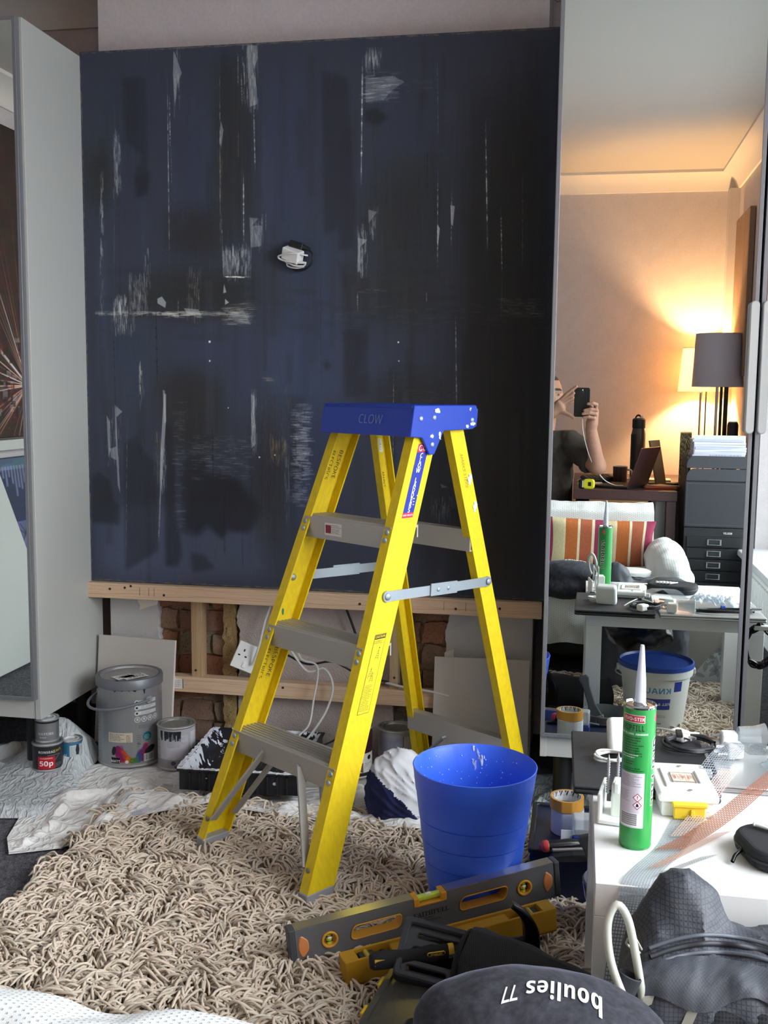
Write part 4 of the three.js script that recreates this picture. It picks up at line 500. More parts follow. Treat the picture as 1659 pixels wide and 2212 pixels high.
// ---------------------------------------------------------------- roller tray
{
  const o = thing('roller_tray', 'black plastic roller tray smeared with white paint', 'paint tray', [-0.905, 0.022, -2.83], 0.06);
  const mT = new THREE.MeshPhysicalMaterial({ roughness: 0.32, color: C('#ffffff'), side: THREE.DoubleSide, map: data(512, 512, (u, v) => { const e = Math.min(u, 1 - u, v * 1.4, (1 - v)), s = 0.9 * n2(u * 5, v * 5) + 0.5 * n2(u * 13, v * 13 + 4) + 0.3 * n2(u * 40, v * 30), sm = s + 1.25 - e * 13; const far = v > 0.62 ? s + (v - 0.62) * 2.2 : -1; return sm > 0.75 || far > 0.85 ? [208 + 24 * s, 214 + 22 * s, 226 + 16 * s] : [28 + 8 * s, 30 + 8 * s, 38 + 8 * s]; }, { color: true }) });
  const w = 0.335, L = 0.36;
  const deep = (u, v) => { const e = Math.min(u, 1 - u) * w, f = Math.min(v, 1 - v) * L, wall = Math.min(1, e / 0.03, f / 0.03), floor = v < 0.42 ? 0.008 : mix(0.008, 0.06, (v - 0.42) / 0.58); return mix(0.078, floor, wall * wall * (3 - 2 * wall)); };
  mesh('tray', sheet(60, 60, (u, v) => [(u - 0.5) * w, deep(u, v) + (v > 0.42 && v < 0.95 && u > 0.1 && u < 0.9 ? 0.0016 * Math.sin(u * 90) : 0), (0.5 - v) * L], 0.002), mT, o);
  mesh('paint_crust', jitter(join([at(new THREE.BoxGeometry(w + 0.006, 0.0035, 0.011, 60, 1, 4), 0, 0.0808, L / 2 + 0.003), at(new THREE.BoxGeometry(0.010, 0.0035, L * 0.94, 4, 1, 60), -w / 2 - 0.003, 0.0808, 0)]), 0.0028, 70, 2), M('#d3d7de', 0.7), o);
  mesh('outer_wall', join([rbox(w, 0.058, 0.004, 0.002, 0, 0.047, L / 2), rbox(0.004, 0.058, L, 0.002, -w / 2, 0.047, 0), rbox(0.004, 0.058, L, 0.002, w / 2, 0.047, 0), rbox(w, 0.03, 0.004, 0.002, 0, 0.062, -L / 2), rbox(w + 0.012, 0.005, 0.014, 0.002, 0, 0.078, L / 2 + 0.004), rbox(0.012, 0.005, L, 0.002, -w / 2 - 0.004, 0.078, 0), rbox(0.012, 0.005, L, 0.002, w / 2 + 0.004, 0.078, 0), ...[...Array(11)].map((_, i) => rbox(0.006, 0.05, 0.008, 0.002, -w / 2 + 0.03 + i * 0.0275, 0.045, L / 2 + 0.003))]), M('#191b21', 0.4), o);
  for (const [x, y, r] of [[0.105, 0.05, 0.008], [0.02, 0.06, 0.004], [-0.09, 0.055, 0.003], [0.04, 0.04, 0.003]]) mesh('paint_splash', at(new THREE.SphereGeometry(1, 12, 8).scale(r, r * 0.6, 0.001), x, y, L / 2 + 0.0026), M('#d7dade', 0.6), o);
}
// ---------------------------------------------------------------- dust sheets and cloths
{
  const creaseTex = data(512, 512, (u, v) => { let h = 0; for (const [f, a, s] of [[5, 0.5, 1], [9, 0.32, 5], [17, 0.18, 9]]) h += a * Math.pow(1 - Math.abs(n2(u * f + s + 0.4 * n2(u * 7, v * 7 + s), v * f * 0.8 - s)), 3.5); return 40 + 190 * h; });
  const clothTex = data(256, 256, (u, v) => { const k = 8 * tn(u, v, 4) + rr(-5, 5); return [240 + k, 239 + k, 237 + k]; }, { color: true });
  const mSheet = new THREE.MeshPhysicalMaterial({ map: clothTex, roughness: 0.92, side: THREE.DoubleSide, bumpMap: creaseTex, bumpScale: 0.008 }), mSheetGrey = M('#c9d0d3', 0.75, { sheen: 0.3, bumpMap: creaseTex, bumpScale: 0.01 }), mGreyGreen = M('#9aa8ac', 0.7, { bumpMap: creaseTex, bumpScale: 0.01 });
  const ridge = (x, y, s) => 1 - Math.abs(n2(x + s, y - s));
  const pleat = (x, z, th, f, wv, s, e) => { const q = f * (x * Math.cos(th) + z * Math.sin(th)) + wv * n2(x * 3.1 + s, z * 3.1 - s) + 0.35 * wv * n2(x * 8, z * 8 + s); return Math.pow(0.5 + 0.5 * Math.sin(q), e) * (0.45 + 0.55 * n2(x * 4 - s, z * 4 + 2 * s)); };
  const folds = (x, z, s, k) => k * (0.55 * pleat(x, z, 1.2 + 0.4 * Math.sin(s), 26, 2.6, s, 3) + 0.4 * pleat(x, z, 0.5 + 0.5 * Math.cos(s), 40, 3.2, s + 4, 4) + 0.14 * pleat(x, z, 2.2, 85, 4, s + 9, 3) + 0.3 * n2(x * 4.5, z * 4.5 + s));
  // a sheet pinned by its outline: four sides as polylines in (x, z)
  const spread = (S, nu, nv, hgt) => sheet(nu, nv, (u, v) => { const L = (a, t) => { const k = t * (a.length - 1), i = Math.min(a.length - 2, Math.floor(k)), f = k - i; return [mix(a[i][0], a[i + 1][0], f), mix(a[i][1], a[i + 1][1], f)]; };
    const b = L(S[0], u), t = L(S[1], u), l = L(S[2], v), r = L(S[3], v), c = [S[0][0], S[0][S[0].length - 1], S[1][0], S[1][S[1].length - 1]];
    const q = [0, 1].map((k) => mix(b[k], t[k], v) + mix(l[k], r[k], u) - (mix(mix(c[0][k], c[1][k], u), mix(c[2][k], c[3][k], u), v)));
    const edge = Math.min(1, 14 * Math.min(u, 1 - u, v, 1 - v)); return [q[0], hgt(q[0], q[1], u, v, edge), q[1]]; }, 0.0012);
  const over = (x, z) => (x > -1.21 && z > -2.63 ? 0.03 * sstep(-1.23, -1.17, x) * sstep(-2.66, -2.58, z) : 0);
  const A = [[[-1.345, -2.235], [-1.24, -2.29], [-1.12, -2.44], [-0.97, -2.56], [-0.9, -2.615]], [[-1.46, -2.66], [-1.42, -2.85], [-1.3, -2.96], [-1.12, -3.0], [-0.95, -2.98]], [[-1.345, -2.235], [-1.40, -2.32], [-1.45, -2.49], [-1.46, -2.66]], [[-0.9, -2.615], [-0.93, -2.72], [-0.96, -2.85], [-0.95, -2.98]]];
  const o = thing('dust_sheet', 'white cotton dust sheet crumpled under the paint cans and over the rug corner', 'dust sheet', [0, 0, 0], 0, 'dust sheets');
  mesh('cloth', spread(A, 120, 110, (x, z, u, v, e) => 0.004 + over(x, z) + 0.003 * (1 - e) + Math.max(0, folds(x, z, 2, 0.05)) * e * (v < 0.62 ? 1 : 0.25)), mSheet, o);
  const tag = mesh('printed_care_label', box(0.05, 0.0008, 0.016, 0, 0, 0), new THREE.MeshPhysicalMaterial({ map: paint(128, 40, (x) => { x.fillStyle = '#c9cbd6'; x.fillRect(0, 0, 128, 40); scribble(x, 8, 8, 110, 4, 8, '#5c6280', 3); }), roughness: 0.9 }), o); tag.position.set(-1.10, 0.046, -2.46); tag.rotation.set(0.35, 0.45, 0.1);
  const Bq = [[[-0.99, -2.585], [-0.86, -2.555], [-0.72, -2.535], [-0.55, -2.525], [-0.36, -2.53]], [[-1.0, -2.78], [-0.86, -2.8], [-0.7, -2.82], [-0.5, -2.86], [-0.34, -2.85]], [[-0.99, -2.585], [-1.01, -2.68], [-1.0, -2.78]], [[-0.36, -2.53], [-0.33, -2.69], [-0.34, -2.85]]];
  one('dust_sheet', spread(Bq, 100, 50, (x, z, u, v, e) => 0.005 + over(x, z) + Math.max(0, folds(x, z, 11, 0.042)) * e), mSheet, 'white folded dust sheet between the roller tray and the rug', 'dust sheet', [0, 0, 0], 0, 'dust sheets');
  // plain cloth lying further back under the tray and cans
  const Dq = [[[-1.1, -2.8], [-0.75, -2.82], [-0.35, -2.84]], [[-1.12, -3.09], [-0.75, -3.09], [-0.35, -3.09]], [[-1.1, -2.8], [-1.12, -3.09]], [[-0.35, -2.84], [-0.35, -3.09]]];
  one('dust_sheet', spread(Dq, 70, 40, (x, z, u, v, e) => 0.004 + Math.max(0, folds(x, z, 21, 0.016)) * e + 0.06 * sstep(-3.03, -3.08, z) * (0.7 + 0.3 * n2(x * 9, 2)) * (x < -0.97 || (x > -0.73 && x < -0.66) ? 1 : 0.2)), M('#b9b6ae', 0.9, weave(14, 0.0003)), 'grey cloth bunched against the foot of the wall behind the tray', 'dust sheet', [0, 0, 0], 0, 'dust sheets');
  // heaped sheet by the wardrobe
  const Eq = [[[-1.60, -2.42], [-1.5, -2.43], [-1.41, -2.45], [-1.36, -2.53]], [[-1.85, -2.95], [-1.72, -3.0], [-1.58, -3.02], [-1.44, -2.96]], [[-1.60, -2.42], [-1.72, -2.55], [-1.8, -2.75], [-1.85, -2.95]], [[-1.36, -2.53], [-1.39, -2.66], [-1.42, -2.8], [-1.44, -2.96]]];
  one('dust_sheet', spread(Eq, 110, 110, (x, z, u, v, e) => 0.004 + e * (0.115 * Math.exp(-(((x + 1.53) / 0.1) ** 2 + ((z + 2.87) / 0.09) ** 2)) + 0.02 * Math.exp(-(((x + 1.47) / 0.09) ** 2 + ((z + 2.52) / 0.1) ** 2)) + Math.max(0, folds(x, z, 31, 0.06)) * mix(0.08, 1, sstep(0.1, 0.3, Math.hypot(x + 1.49, z + 2.68))) + 0.02 * (1 - sstep(0.06, 0.22, Math.hypot(x + 1.515, z + 2.745))))), mSheetGrey, 'pale grey dust sheet heaped beside the wardrobe behind the stacked cans', 'dust sheet', [0, 0, 0], 0, 'dust sheets');
  const Gq = [[[-0.12, -2.55], [-0.02, -2.56], [0.1, -2.6]], [[-0.12, -3.05], [0.0, -3.08], [0.12, -3.08]], [[-0.12, -2.55], [-0.14, -2.8], [-0.12, -3.05]], [[0.1, -2.6], [0.11, -2.8], [0.12, -3.08]]];
  one('dust_sheet', spread(Gq, 70, 90, (x, z, u, v, e) => 0.006 + over(x, z) + Math.max(0, folds(x, z, 41, 0.06)) * e), mGreyGreen, 'grey green crumpled sheet on the floor beside the bin', 'dust sheet', [0, 0, 0], 0, 'dust sheets');
  // bundle of cloth, white with a navy corner
  const b = thing('cloth_bundle', 'bundled white cloth with a navy blue side beside the bin', 'cloth', [-0.44, 0.03, -2.63]);
  const f = (x, y, z) => Math.max(ell(x, y, z, [0, 0.055, 0], [0.09, 0.115, 0.085]), -y + 0.001) * 1 - 0.010 * (0.5 * n3(x * 14, y * 8, z * 14) + 0.5 * Math.pow(1 - Math.abs(n3(x * 22 + y * 26, y * 9, z * 16)), 3));
  const g = nets([-0.13, -0.02, -0.13], [0.13, 0.2, 0.13], 0.004, f), P = g.attributes.position, side = (i) => P.getX(i) * 0.95 + (P.getY(i) - 0.135) * 1.0 - P.getZ(i) * 0.55 + 0.05 * 0; 
  const gi = g.index.array, white = [], navy = []; for (let i = 0; i < gi.length; i += 3) (side(gi[i]) < -0.095 ? navy : white).push(gi[i], gi[i + 1], gi[i + 2]);
  const sub = (ix) => { const q = g.clone(); q.setIndex(ix); return q; };
  mesh('white_cloth', sub(white), M('#d4d6db', 0.92), b); mesh('navy_cloth', sub(navy), M('#1c2350', 0.95, { sheen: 0.6, sheenRoughness: 0.6 }), b);
}
// ---------------------------------------------------------------- tools on the rug
function frame(o, a, b, up = V(0, 1, 0)) {         // lays a thing's x axis from a to b, its z axis towards the viewer's side
  const A = V(...a), B = V(...b), x = B.clone().sub(A).normalize(), z = new THREE.Vector3().crossVectors(x, up).normalize(), y = new THREE.Vector3().crossVectors(z, x);
  o.position.copy(A); o.quaternion.setFromRotationMatrix(new THREE.Matrix4().makeBasis(x, y, z)); return o;
}
const vialMat = new THREE.MeshPhysicalMaterial({ color: C('#c6de4a'), roughness: 0.12, clearcoat: 1 }), mAmber = M('#d99a2f', 0.5), mYel = new THREE.MeshPhysicalMaterial({ color: C('#d7a21a'), roughness: 0.6, ...speck(20, 0.0006) });
{
  const o = thing('spirit_level', 'long grey aluminium spirit level with amber vials resting on the toolbox', 'spirit level');
  const L = 0.592, h = 0.076, d = 0.026; frame(o, [-0.527, 0.021, -1.872], [-0.012, 0.083, -2.16]);
  const hole = (cx, w) => rrect(w, 0.030, 0.011, cx, h * 0.5 + 0.001).map(([x, y]) => [x + (y - h / 2) * 0.25, y]), circ = (cx, r) => { const p = []; for (let i = 0; i < 28; i++) p.push([cx + r * Math.cos(i / 28 * 2 * PI), h / 2 + r * Math.sin(i / 28 * 2 * PI)]); return p; };
  const outer = [[0.012, 0], [L - 0.012, 0], [L - 0.012, h], [0.335, h], [0.328, h - 0.017], [0.268, h - 0.017], [0.262, h], [0.012, h]];
  mesh('body', extr(shape(outer, [circ(0.082, 0.017), circ(0.509, 0.017), hole(0.18, 0.108), hole(0.415, 0.108)]), d, 0.0015).translate(0, 0, -d / 2), M('#7a7c80', 0.4, { metalness: 0.4 }), o);
  for (const y of [h + 0.0004, -0.0004]) mesh('machined_edge', y > 0 ? join([box(0.248, 0.0018, d + 0.001, 0.137, y, 0), box(0.243, 0.0018, d + 0.001, 0.4575, y, 0)]) : box(L - 0.026, 0.0018, d + 0.001, L / 2, y, 0), M('#c9cac8', 0.28, { metalness: 0.9 }), o);
  for (const cx of [0.18, 0.415]) { const q = hole(cx, 0.108), q2 = hole(cx, 0.108).map(([x, y]) => [cx + (x - cx) * 0.955, h / 2 + (y - h / 2) * 0.86]); mesh('handle_trim', extr(shape(q, [q2]), d + 0.004, 0.001).translate(0, 0, -d / 2 - 0.002), M('#c8912d', 0.5), o); }
  for (const cx of [0.082, 0.509]) { const v = mesh('vial_ring', extr(shape(circ(cx, 0.0172), [circ(cx, 0.0125)]), d + 0.005, 0.0012).translate(0, 0, -d / 2 - 0.0025), mAmber, o); mesh('vial', at(new THREE.CylinderGeometry(0.0062, 0.0062, 0.024, 16), cx, h / 2, 0.004), vialMat, v); mesh('bubble', at(new THREE.CapsuleGeometry(0.003, 0.004, 4, 10).rotateZ(PI / 2), cx, h / 2 + 0.002, 0.0092), M('#f1f6d8', 0.2), v); mesh('vial_line', join([box(0.0132, 0.001, 0.0126, cx, h / 2 + 0.005, 0.004), box(0.0132, 0.001, 0.0126, cx, h / 2 - 0.005, 0.004)]), mBlack, v).userData.kind = 'stuff'; }
  const tv = mesh('vial_mount', join([rbox(0.012, 0.019, d + 0.004, 0.002, 0.268, h - 0.009, 0), rbox(0.012, 0.019, d + 0.004, 0.002, 0.328, h - 0.009, 0), rbox(0.06, 0.005, d + 0.004, 0.002, 0.298, h - 0.017, 0)]), mAmber, o);
  mesh('vial', at(new THREE.CylinderGeometry(0.0072, 0.0072, 0.05, 16).rotateZ(PI / 2), 0.298, h - 0.0075, 0), vialMat, tv); mesh('bubble', at(new THREE.CapsuleGeometry(0.0034, 0.008, 4, 10).rotateZ(PI / 2), 0.298, h - 0.002, 0.001), M('#f1f6d8', 0.2), tv);
  for (const [x, s] of [[0.006, 1], [L - 0.006, -1]]) { const e = mesh('end_cap', rbox(0.013, h + 0.003, d + 0.004, 0.003, x, h / 2, 0), M('#46484c', 0.6), o); const lp = []; for (let i = 0; i < 24; i++) { const a = i / 24 * 2 * PI; lp.push([x + s * 0.022 + 0.011 * Math.cos(a), h / 2 + (0.021 + 0.003 * Math.cos(3 * a)) * Math.sin(a)]); } mesh('end_grip', extr(shape(lp), d + 0.004, 0.002).translate(0, 0, -d / 2 - 0.002), M('#d98a52', 0.45), e); }
  const tx = mesh('maker_lettering', new THREE.PlaneGeometry(0.078, 0.03).translate(0.298, 0.034, d / 2 + 0.0006), new THREE.MeshPhysicalMaterial({ transparent: true, roughness: 0.6, map: paint(390, 150, (x) => { text(x, 'FAITHFULL', 195, 50, 66, '#141416', { f: 'serif' }); scribble(x, 120, 92, 150, 1, 10, '#17171a', 8); scribble(x, 80, 118, 230, 2, 14, '#17171a', 5); }, { clamp: true }) }), o); tx.castShadow = false;
}
{
  const o = thing('spirit_level', 'short dusty yellow plastic level lying in front of the long grey one', 'spirit level');
  const L = 0.452; frame(o, [-0.408, 0.028, -1.822], [-0.022, 0.06, -2.055]);
  const w = 0.042, h = 0.05, pts = rrect(L, w, 0.003, L / 2, 0);
  mesh('body', join([rbox(L, 0.006, w, 0.002, L / 2, 0.003, 0), rbox(L, h, 0.006, 0.002, L / 2, h / 2, w / 2 - 0.003), rbox(L, h, 0.006, 0.002, L / 2, h / 2, -w / 2 + 0.003), rbox(0.03, h, w - 0.01, 0.002, 0.014, h / 2, 0), rbox(0.03, h, w - 0.01, 0.002, L - 0.014, h / 2, 0), rbox(L - 0.2, 0.03, w - 0.01, 0.003, L / 2, 0.03, 0)]), mYel, o); pts;
  for (const x of [0.05, L - 0.05]) { const v = mesh('vial_block', rbox(0.03, 0.02, w - 0.014, 0.002, x, 0.034, 0), M('#2b2a22', 0.5), o); mesh('vial', at(new THREE.CylinderGeometry(0.005, 0.005, 0.024, 12).rotateX(PI / 2), x, 0.043, 0), M('#b7a13a', 0.25), v); }
  mesh('hanging_hole', at(new THREE.CylinderGeometry(0.008, 0.008, w + 0.001, 18).rotateX(PI / 2), 0.085, 0.03, 0), M('#3a2c0a', 0.7), o);
}
{
  const o = thing('claw_hammer', 'black claw hammer with yellow trimmed grip lying across the levels', 'hammer');
  frame(o, [-0.343, 0.118, -1.748], [-0.05, 0.135, -1.862]); const L = 0.315;
  const grip = (y) => 0.0155 + 0.002 * Math.sin(y * 60) - (y > 0.12 ? 0.003 : 0);
  const gp = [[0.001, 0]]; for (let i = 0; i <= 20; i++) gp.push([grip(i * 0.0073) * (i === 0 ? 0.8 : 1), i * 0.0073]); gp.push([0.001, 0.15]);
  mesh('grip', lathe(gp, 24).scale(1, 1, 0.72).rotateZ(-PI / 2), mRubber, o); mesh('grip_trim', lathe([[0.0128, 0.146], [0.0138, 0.147], [0.0138, 0.156], [0.0118, 0.157]], 24).scale(1, 1, 0.75).rotateZ(-PI / 2), M('#d9b431', 0.5), o);
  mesh('maker_plate', at(extr(shape(rrect(0.034, 0.008, 0.004)), 0.002, 0.0005), 0.122, 0.004, 0.0098), new THREE.MeshPhysicalMaterial({ color: C('#e4c24a'), roughness: 0.5 }), o);
  mesh('maker_lettering', new THREE.PlaneGeometry(0.032, 0.007).translate(0.122, 0.004, 0.0122), new THREE.MeshPhysicalMaterial({ transparent: true, roughness: 0.5, map: paint(192, 42, (x) => { x.fillStyle = '#18181a'; x.fillRect(2, 4, 188, 34); text(x, 'STANLEY', 96, 22, 32, '#e6c54e'); }, { clamp: true }) }), o);
  mesh('grip_flash', at(extr(shape([[0, -0.006], [0.018, 0.005], [0, 0.007]]), 0.001), 0.008, 0.002, 0.0106), M('#e0c23a', 0.5), o);
  mesh('shaft', at(new THREE.CylinderGeometry(0.0075, 0.009, 0.15, 16).rotateZ(-PI / 2), 0.232, 0, 0), M('#1d1e20', 0.4), o);
  const s = new THREE.Shape(); s.moveTo(0.29, -0.05); s.lineTo(0.318, -0.05); s.lineTo(0.318, -0.03); s.quadraticCurveTo(0.322, -0.012, 0.321, 0.008); s.quadraticCurveTo(0.316, 0.05, 0.272, 0.078); s.lineTo(0.266, 0.07); s.quadraticCurveTo(0.294, 0.046, 0.293, 0.016); s.lineTo(0.291, -0.03);
  mesh('head', extr(s, 0.024, 0.004, 2).translate(0, 0, -0.012), M('#17181a', 0.3, { metalness: 0.6 }), o); mesh('strike_face', at(new THREE.CylinderGeometry(0.014, 0.0135, 0.014, 20), 0.304, -0.054, 0), M('#5a5c5f', 0.35, { metalness: 0.9 }), o);
}
{ // black slotted clamp tray
  const o = thing('slotted_holder', 'black plastic tool holder with long slots beside the hammer grip', 'tool holder', [-0.232, 0.118, -1.79], 0.06); const w = 0.118, h = 0.1;
  const slot = (y, a, b) => rrect(b - a, 0.009, 0.004, (a + b) / 2, y), g = new THREE.Group(); g.name = 'tray'; g.rotation.set(-0.95, 0.1, -0.14); o.add(g);
  mesh('plate', extr(shape(rrect(w, h, 0.008), [slot(0.028, -0.036, 0.044), slot(-0.034, -0.044, 0.03), rrect(0.082, 0.024, 0.008, 0.0, -0.006)]), 0.008, 0.002), M('#3b3d42', 0.38), g);
  mesh('rim', extr(shape(rrect(w + 0.014, h + 0.014, 0.012), [rrect(w - 0.012, h - 0.012, 0.006)]), 0.03, 0.003).translate(0, 0, -0.012), M('#303238', 0.42), g);
  mesh('support', rbox(w - 0.02, 0.09, 0.02, 0.004, 0, -0.035, -0.045), M('#191a1d', 0.6), o);
}
{ // rolled black mesh bag
  const netTex = data(128, 128, (u, v) => { const a = Math.abs(Math.sin((u + v) * PI * 10)) , b = Math.abs(Math.sin((u - v) * PI * 10)), k = Math.min(a, b); return k < 0.35 ? [58, 60, 66] : [12, 13, 15]; }, { color: true, rep: [9, 5] });
  const o = thing('mesh_bag', 'rolled black mesh tool bag tucked behind the velvet pillow', 'bag', [0, 0, 0]);
  const path = curve([[-0.172, 0.108, -1.80], [-0.10, 0.1, -1.775], [0.0, 0.1, -1.74], [0.13, 0.1, -1.7]]); const g = new THREE.TubeGeometry(path, 40, 0.062, 28); const p = g.attributes.position; for (let i = 0; i < p.count; i++) p.setY(i, 0.066 + (p.getY(i) - 0.1) * 1.0 + 0.03 - 0.012 * Math.sin(p.getX(i) * 18)); jitter(g, 0.004, 12, 3);
  mesh('mesh_wall', g, new THREE.MeshPhysicalMaterial({ map: netTex, roughness: 0.75, side: THREE.DoubleSide, bumpMap: netTex, bumpScale: 0.0006 }), o);
  mesh('end_rim', at(new THREE.TorusGeometry(0.062, 0.005, 10, 36).rotateY(PI / 2 - 0.3), -0.172, 0.1, -1.80), mRubber, o); mesh('end_panel', at(new THREE.CylinderGeometry(0.06, 0.06, 0.004, 30).rotateZ(PI / 2).rotateY(-0.3), -0.172, 0.1, -1.80), M('#17181b', 0.7), o);
}
{ // clear organiser boxes
  const clearM = new THREE.MeshPhysicalMaterial({ color: C('#a3a19a'), roughness: 0.18, transmission: 0.82, thickness: 0, side: THREE.DoubleSide });
  const organiser = (label, w, d, h, pos, turn, tilt, n) => { const o = thing('organiser_box', label, 'storage box', pos, turn, 'small parts organisers on the rug'); const g = new THREE.Group(); g.name = 'case'; g.rotation.x = tilt; o.add(g);
    mesh('tray', join([rbox(w, 0.004, d, 0.002, 0, 0.002, 0), rbox(0.004, h, d, 0.002, -w / 2, h / 2, 0), rbox(0.004, h, d, 0.002, w / 2, h / 2, 0), rbox(w, h, 0.004, 0.002, 0, h / 2, -d / 2), rbox(w, h, 0.004, 0.002, 0, h / 2, d / 2)]), M('#6b6960', 0.4), g);
    for (let i = 1; i < n; i++) mesh('divider', box(0.002, h - 0.008, d - 0.01, -w / 2 + w * i / n, h / 2, 0), M('#6a6858', 0.4), g);
    mesh('lid', join([rbox(w, 0.003, d, 0.001, 0, h + 0.002, 0), extr(shape(rrect(w, d, 0.008), [rrect(w - 0.022, d - 0.022, 0.006)]), 0.006, 0.001).rotateX(-PI / 2).translate(0, h + 0.003, 0)]), clearM, g); for (const s of [-0.25, 0.25]) mesh('latch', rbox(0.007, 0.02, 0.024, 0.002, -w / 2 - 0.004, h - 0.004, s * d), M('#e2bb1f', 0.5), g); return g; };
  const a = organiser('clear lidded organiser box with yellow latches next to the white throw', 0.15, 0.16, 0.045, [-0.25, 0.03, -1.7], -0.2, 0.12, 3); mesh('parts_packet', rbox(0.05, 0.006, 0.03, 0.002, 0.02, 0.03, 0.02), M('#b9b3a2', 0.4), a); mesh('drill_bit', rod([-0.05, 0.02, -0.05], [0.04, 0.02, -0.03], 0.004), mSteel, a);
  organiser('grey organiser box lying under the long level beside the bin', 0.27, 0.12, 0.02, [-0.215, 0.014, -1.985], 0.42, 0, 5);
}
// ---------------------------------------------------------------- toolbox, tape rolls and knives by the table
{
  const o = thing('toolbox', 'dark blue open toolbox half under the white table', 'toolbox', [0.03, 0.012, -2.36], 0.0), w = 0.21, d = 0.26, h = 0.128, mB = M('#18233f', 0.45);
  mesh('tub', join([rbox(w, 0.005, d, 0.002, 0, 0.003, 0), rbox(0.005, h, d, 0.002, -w / 2, h / 2, 0), rbox(0.005, h, d, 0.002, w / 2, h / 2, 0), rbox(w, h, 0.005, 0.002, 0, h / 2, -d / 2), rbox(w, h, 0.005, 0.002, 0, h / 2, d / 2), rbox(w, 0.004, d, 0.002, 0, h - 0.004, 0)]), mB, o); mesh('rim', extr(shape(rrect(w + 0.014, d + 0.014, 0.01), [rrect(w - 0.01, d - 0.01, 0.006)]), 0.012, 0.002).rotateX(-PI / 2).translate(0, h - 0.006, 0), M('#131722', 0.5), o);
  const roll = (label, name, ro, ri, h2, pos, mOut, mIn, tilt = 0) => { const t = thing(name, label, 'tape roll', pos, 0, 'rolls of tape on the toolbox'); t.rotation.x = tilt; mesh('tape', creased(lathe([[ri + 0.002, 0], [ro, 0], [ro, h2], [ri + 0.002, h2]], 48), 0.6), mOut, t); mesh('core', creased(lathe([[ri, 0.0005], [ri + 0.0022, 0.0005], [ri + 0.0022, h2 - 0.0005], [ri, h2 - 0.0005], [ri, 0.0005]], 48), 0.6), mIn, t); return t; };
  const coreTex = paint(512, 96, (x) => { x.fillStyle = '#c9cacb'; x.fillRect(0, 0, 512, 96); for (let i = 0; i < 14; i++) for (let j = 0; j < 2; j++) { x.save(); x.translate(i * 37 + (j ? 18 : 0), 24 + j * 48); x.rotate(PI / 4); x.fillStyle = '#1d1e20'; x.fillRect(-9, -9, 18, 18); x.fillStyle = '#c9cacb'; x.fillRect(-3, -12, 4, 24); x.restore(); x.strokeStyle = '#8c8d90'; x.strokeRect(i * 37 + 8, 14 + j * 40, 18, 22); } });
  roll('white mesh scrim tape roll standing under the brown tape', 'scrim_tape_roll', 0.0375, 0.03, 0.055, [0.002, 0.1405, -2.353], M('#cfd3da', 0.85, weave(8, 0.0008)), M('#d8d4cb', 0.8), 0.03);
  roll('golden brown masking tape roll stacked on the white mesh tape', 'masking_tape_roll', 0.0385, 0.0315, 0.026, [0.0, 0.1977, -2.351], M('#c38a34', 0.55), new THREE.MeshPhysicalMaterial({ map: coreTex, roughness: 0.7, side: THREE.DoubleSide }), 0.03);
  const k1 = thing('screwdriver', 'red and black screwdriver handle poking out of the toolbox', 'screwdriver', [0, 0, 0], 0); frame(k1, [-0.052, 0.157, -2.215], [0.07, 0.157, -2.262]);
  mesh('handle', lathe([[0.001, 0], [0.01, 0.001], [0.0125, 0.008], [0.0115, 0.03], [0.013, 0.06], [0.0105, 0.085], [0.006, 0.09], [0.001, 0.09]], 24).rotateZ(-PI / 2), M('#17181a', 0.3), k1); mesh('end_cap', lathe([[0.001, -0.003], [0.008, -0.002], [0.0125, 0.005], [0.0132, 0.012], [0.0125, 0.014]], 24).rotateZ(-PI / 2), M('#d2463f', 0.35), k1); mesh('shank', rod([0.088, 0, 0], [0.15, 0, 0], 0.003), mSteel, k1);
  const k2 = thing('folding_knife', 'black folding utility knife lying on the toolbox rim', 'knife', [0, 0, 0]); frame(k2, [-0.035, 0.153, -2.19], [0.085, 0.153, -2.225]); mesh('handle', extr(shape([[0, -0.009], [0.06, -0.014], [0.12, -0.01], [0.12, 0.008], [0.05, 0.012], [0.006, 0.008]]), 0.016, 0.003).rotateX(0.6), M('#1b1c1f', 0.3), k2); mesh('blade_carrier', at(rbox(0.09, 0.006, 0.008, 0.002), 0.05, 0.011, 0.006), mSteel, k2);
  const k3 = thing('plastic_tub', 'small clear plastic tub with blue base in front of the mesh tape', 'tub', [0.036, 0.1395, -2.29], 0.1); mesh('base', rbox(0.048, 0.024, 0.042, 0.004, 0, 0.012, 0), M('#1c2f73', 0.45), k3); mesh('clear_cover', rbox(0.046, 0.042, 0.04, 0.006, 0, 0.045, 0), new THREE.MeshPhysicalMaterial({ color: C('#e8ecee'), transmission: 0.6, thickness: 0, roughness: 0.25 }), k3); mesh('paper_slip', rbox(0.03, 0.03, 0.002, 0.001, -0.034, 0.02, 0.012), M('#e4e6e8', 0.7), k3);
}
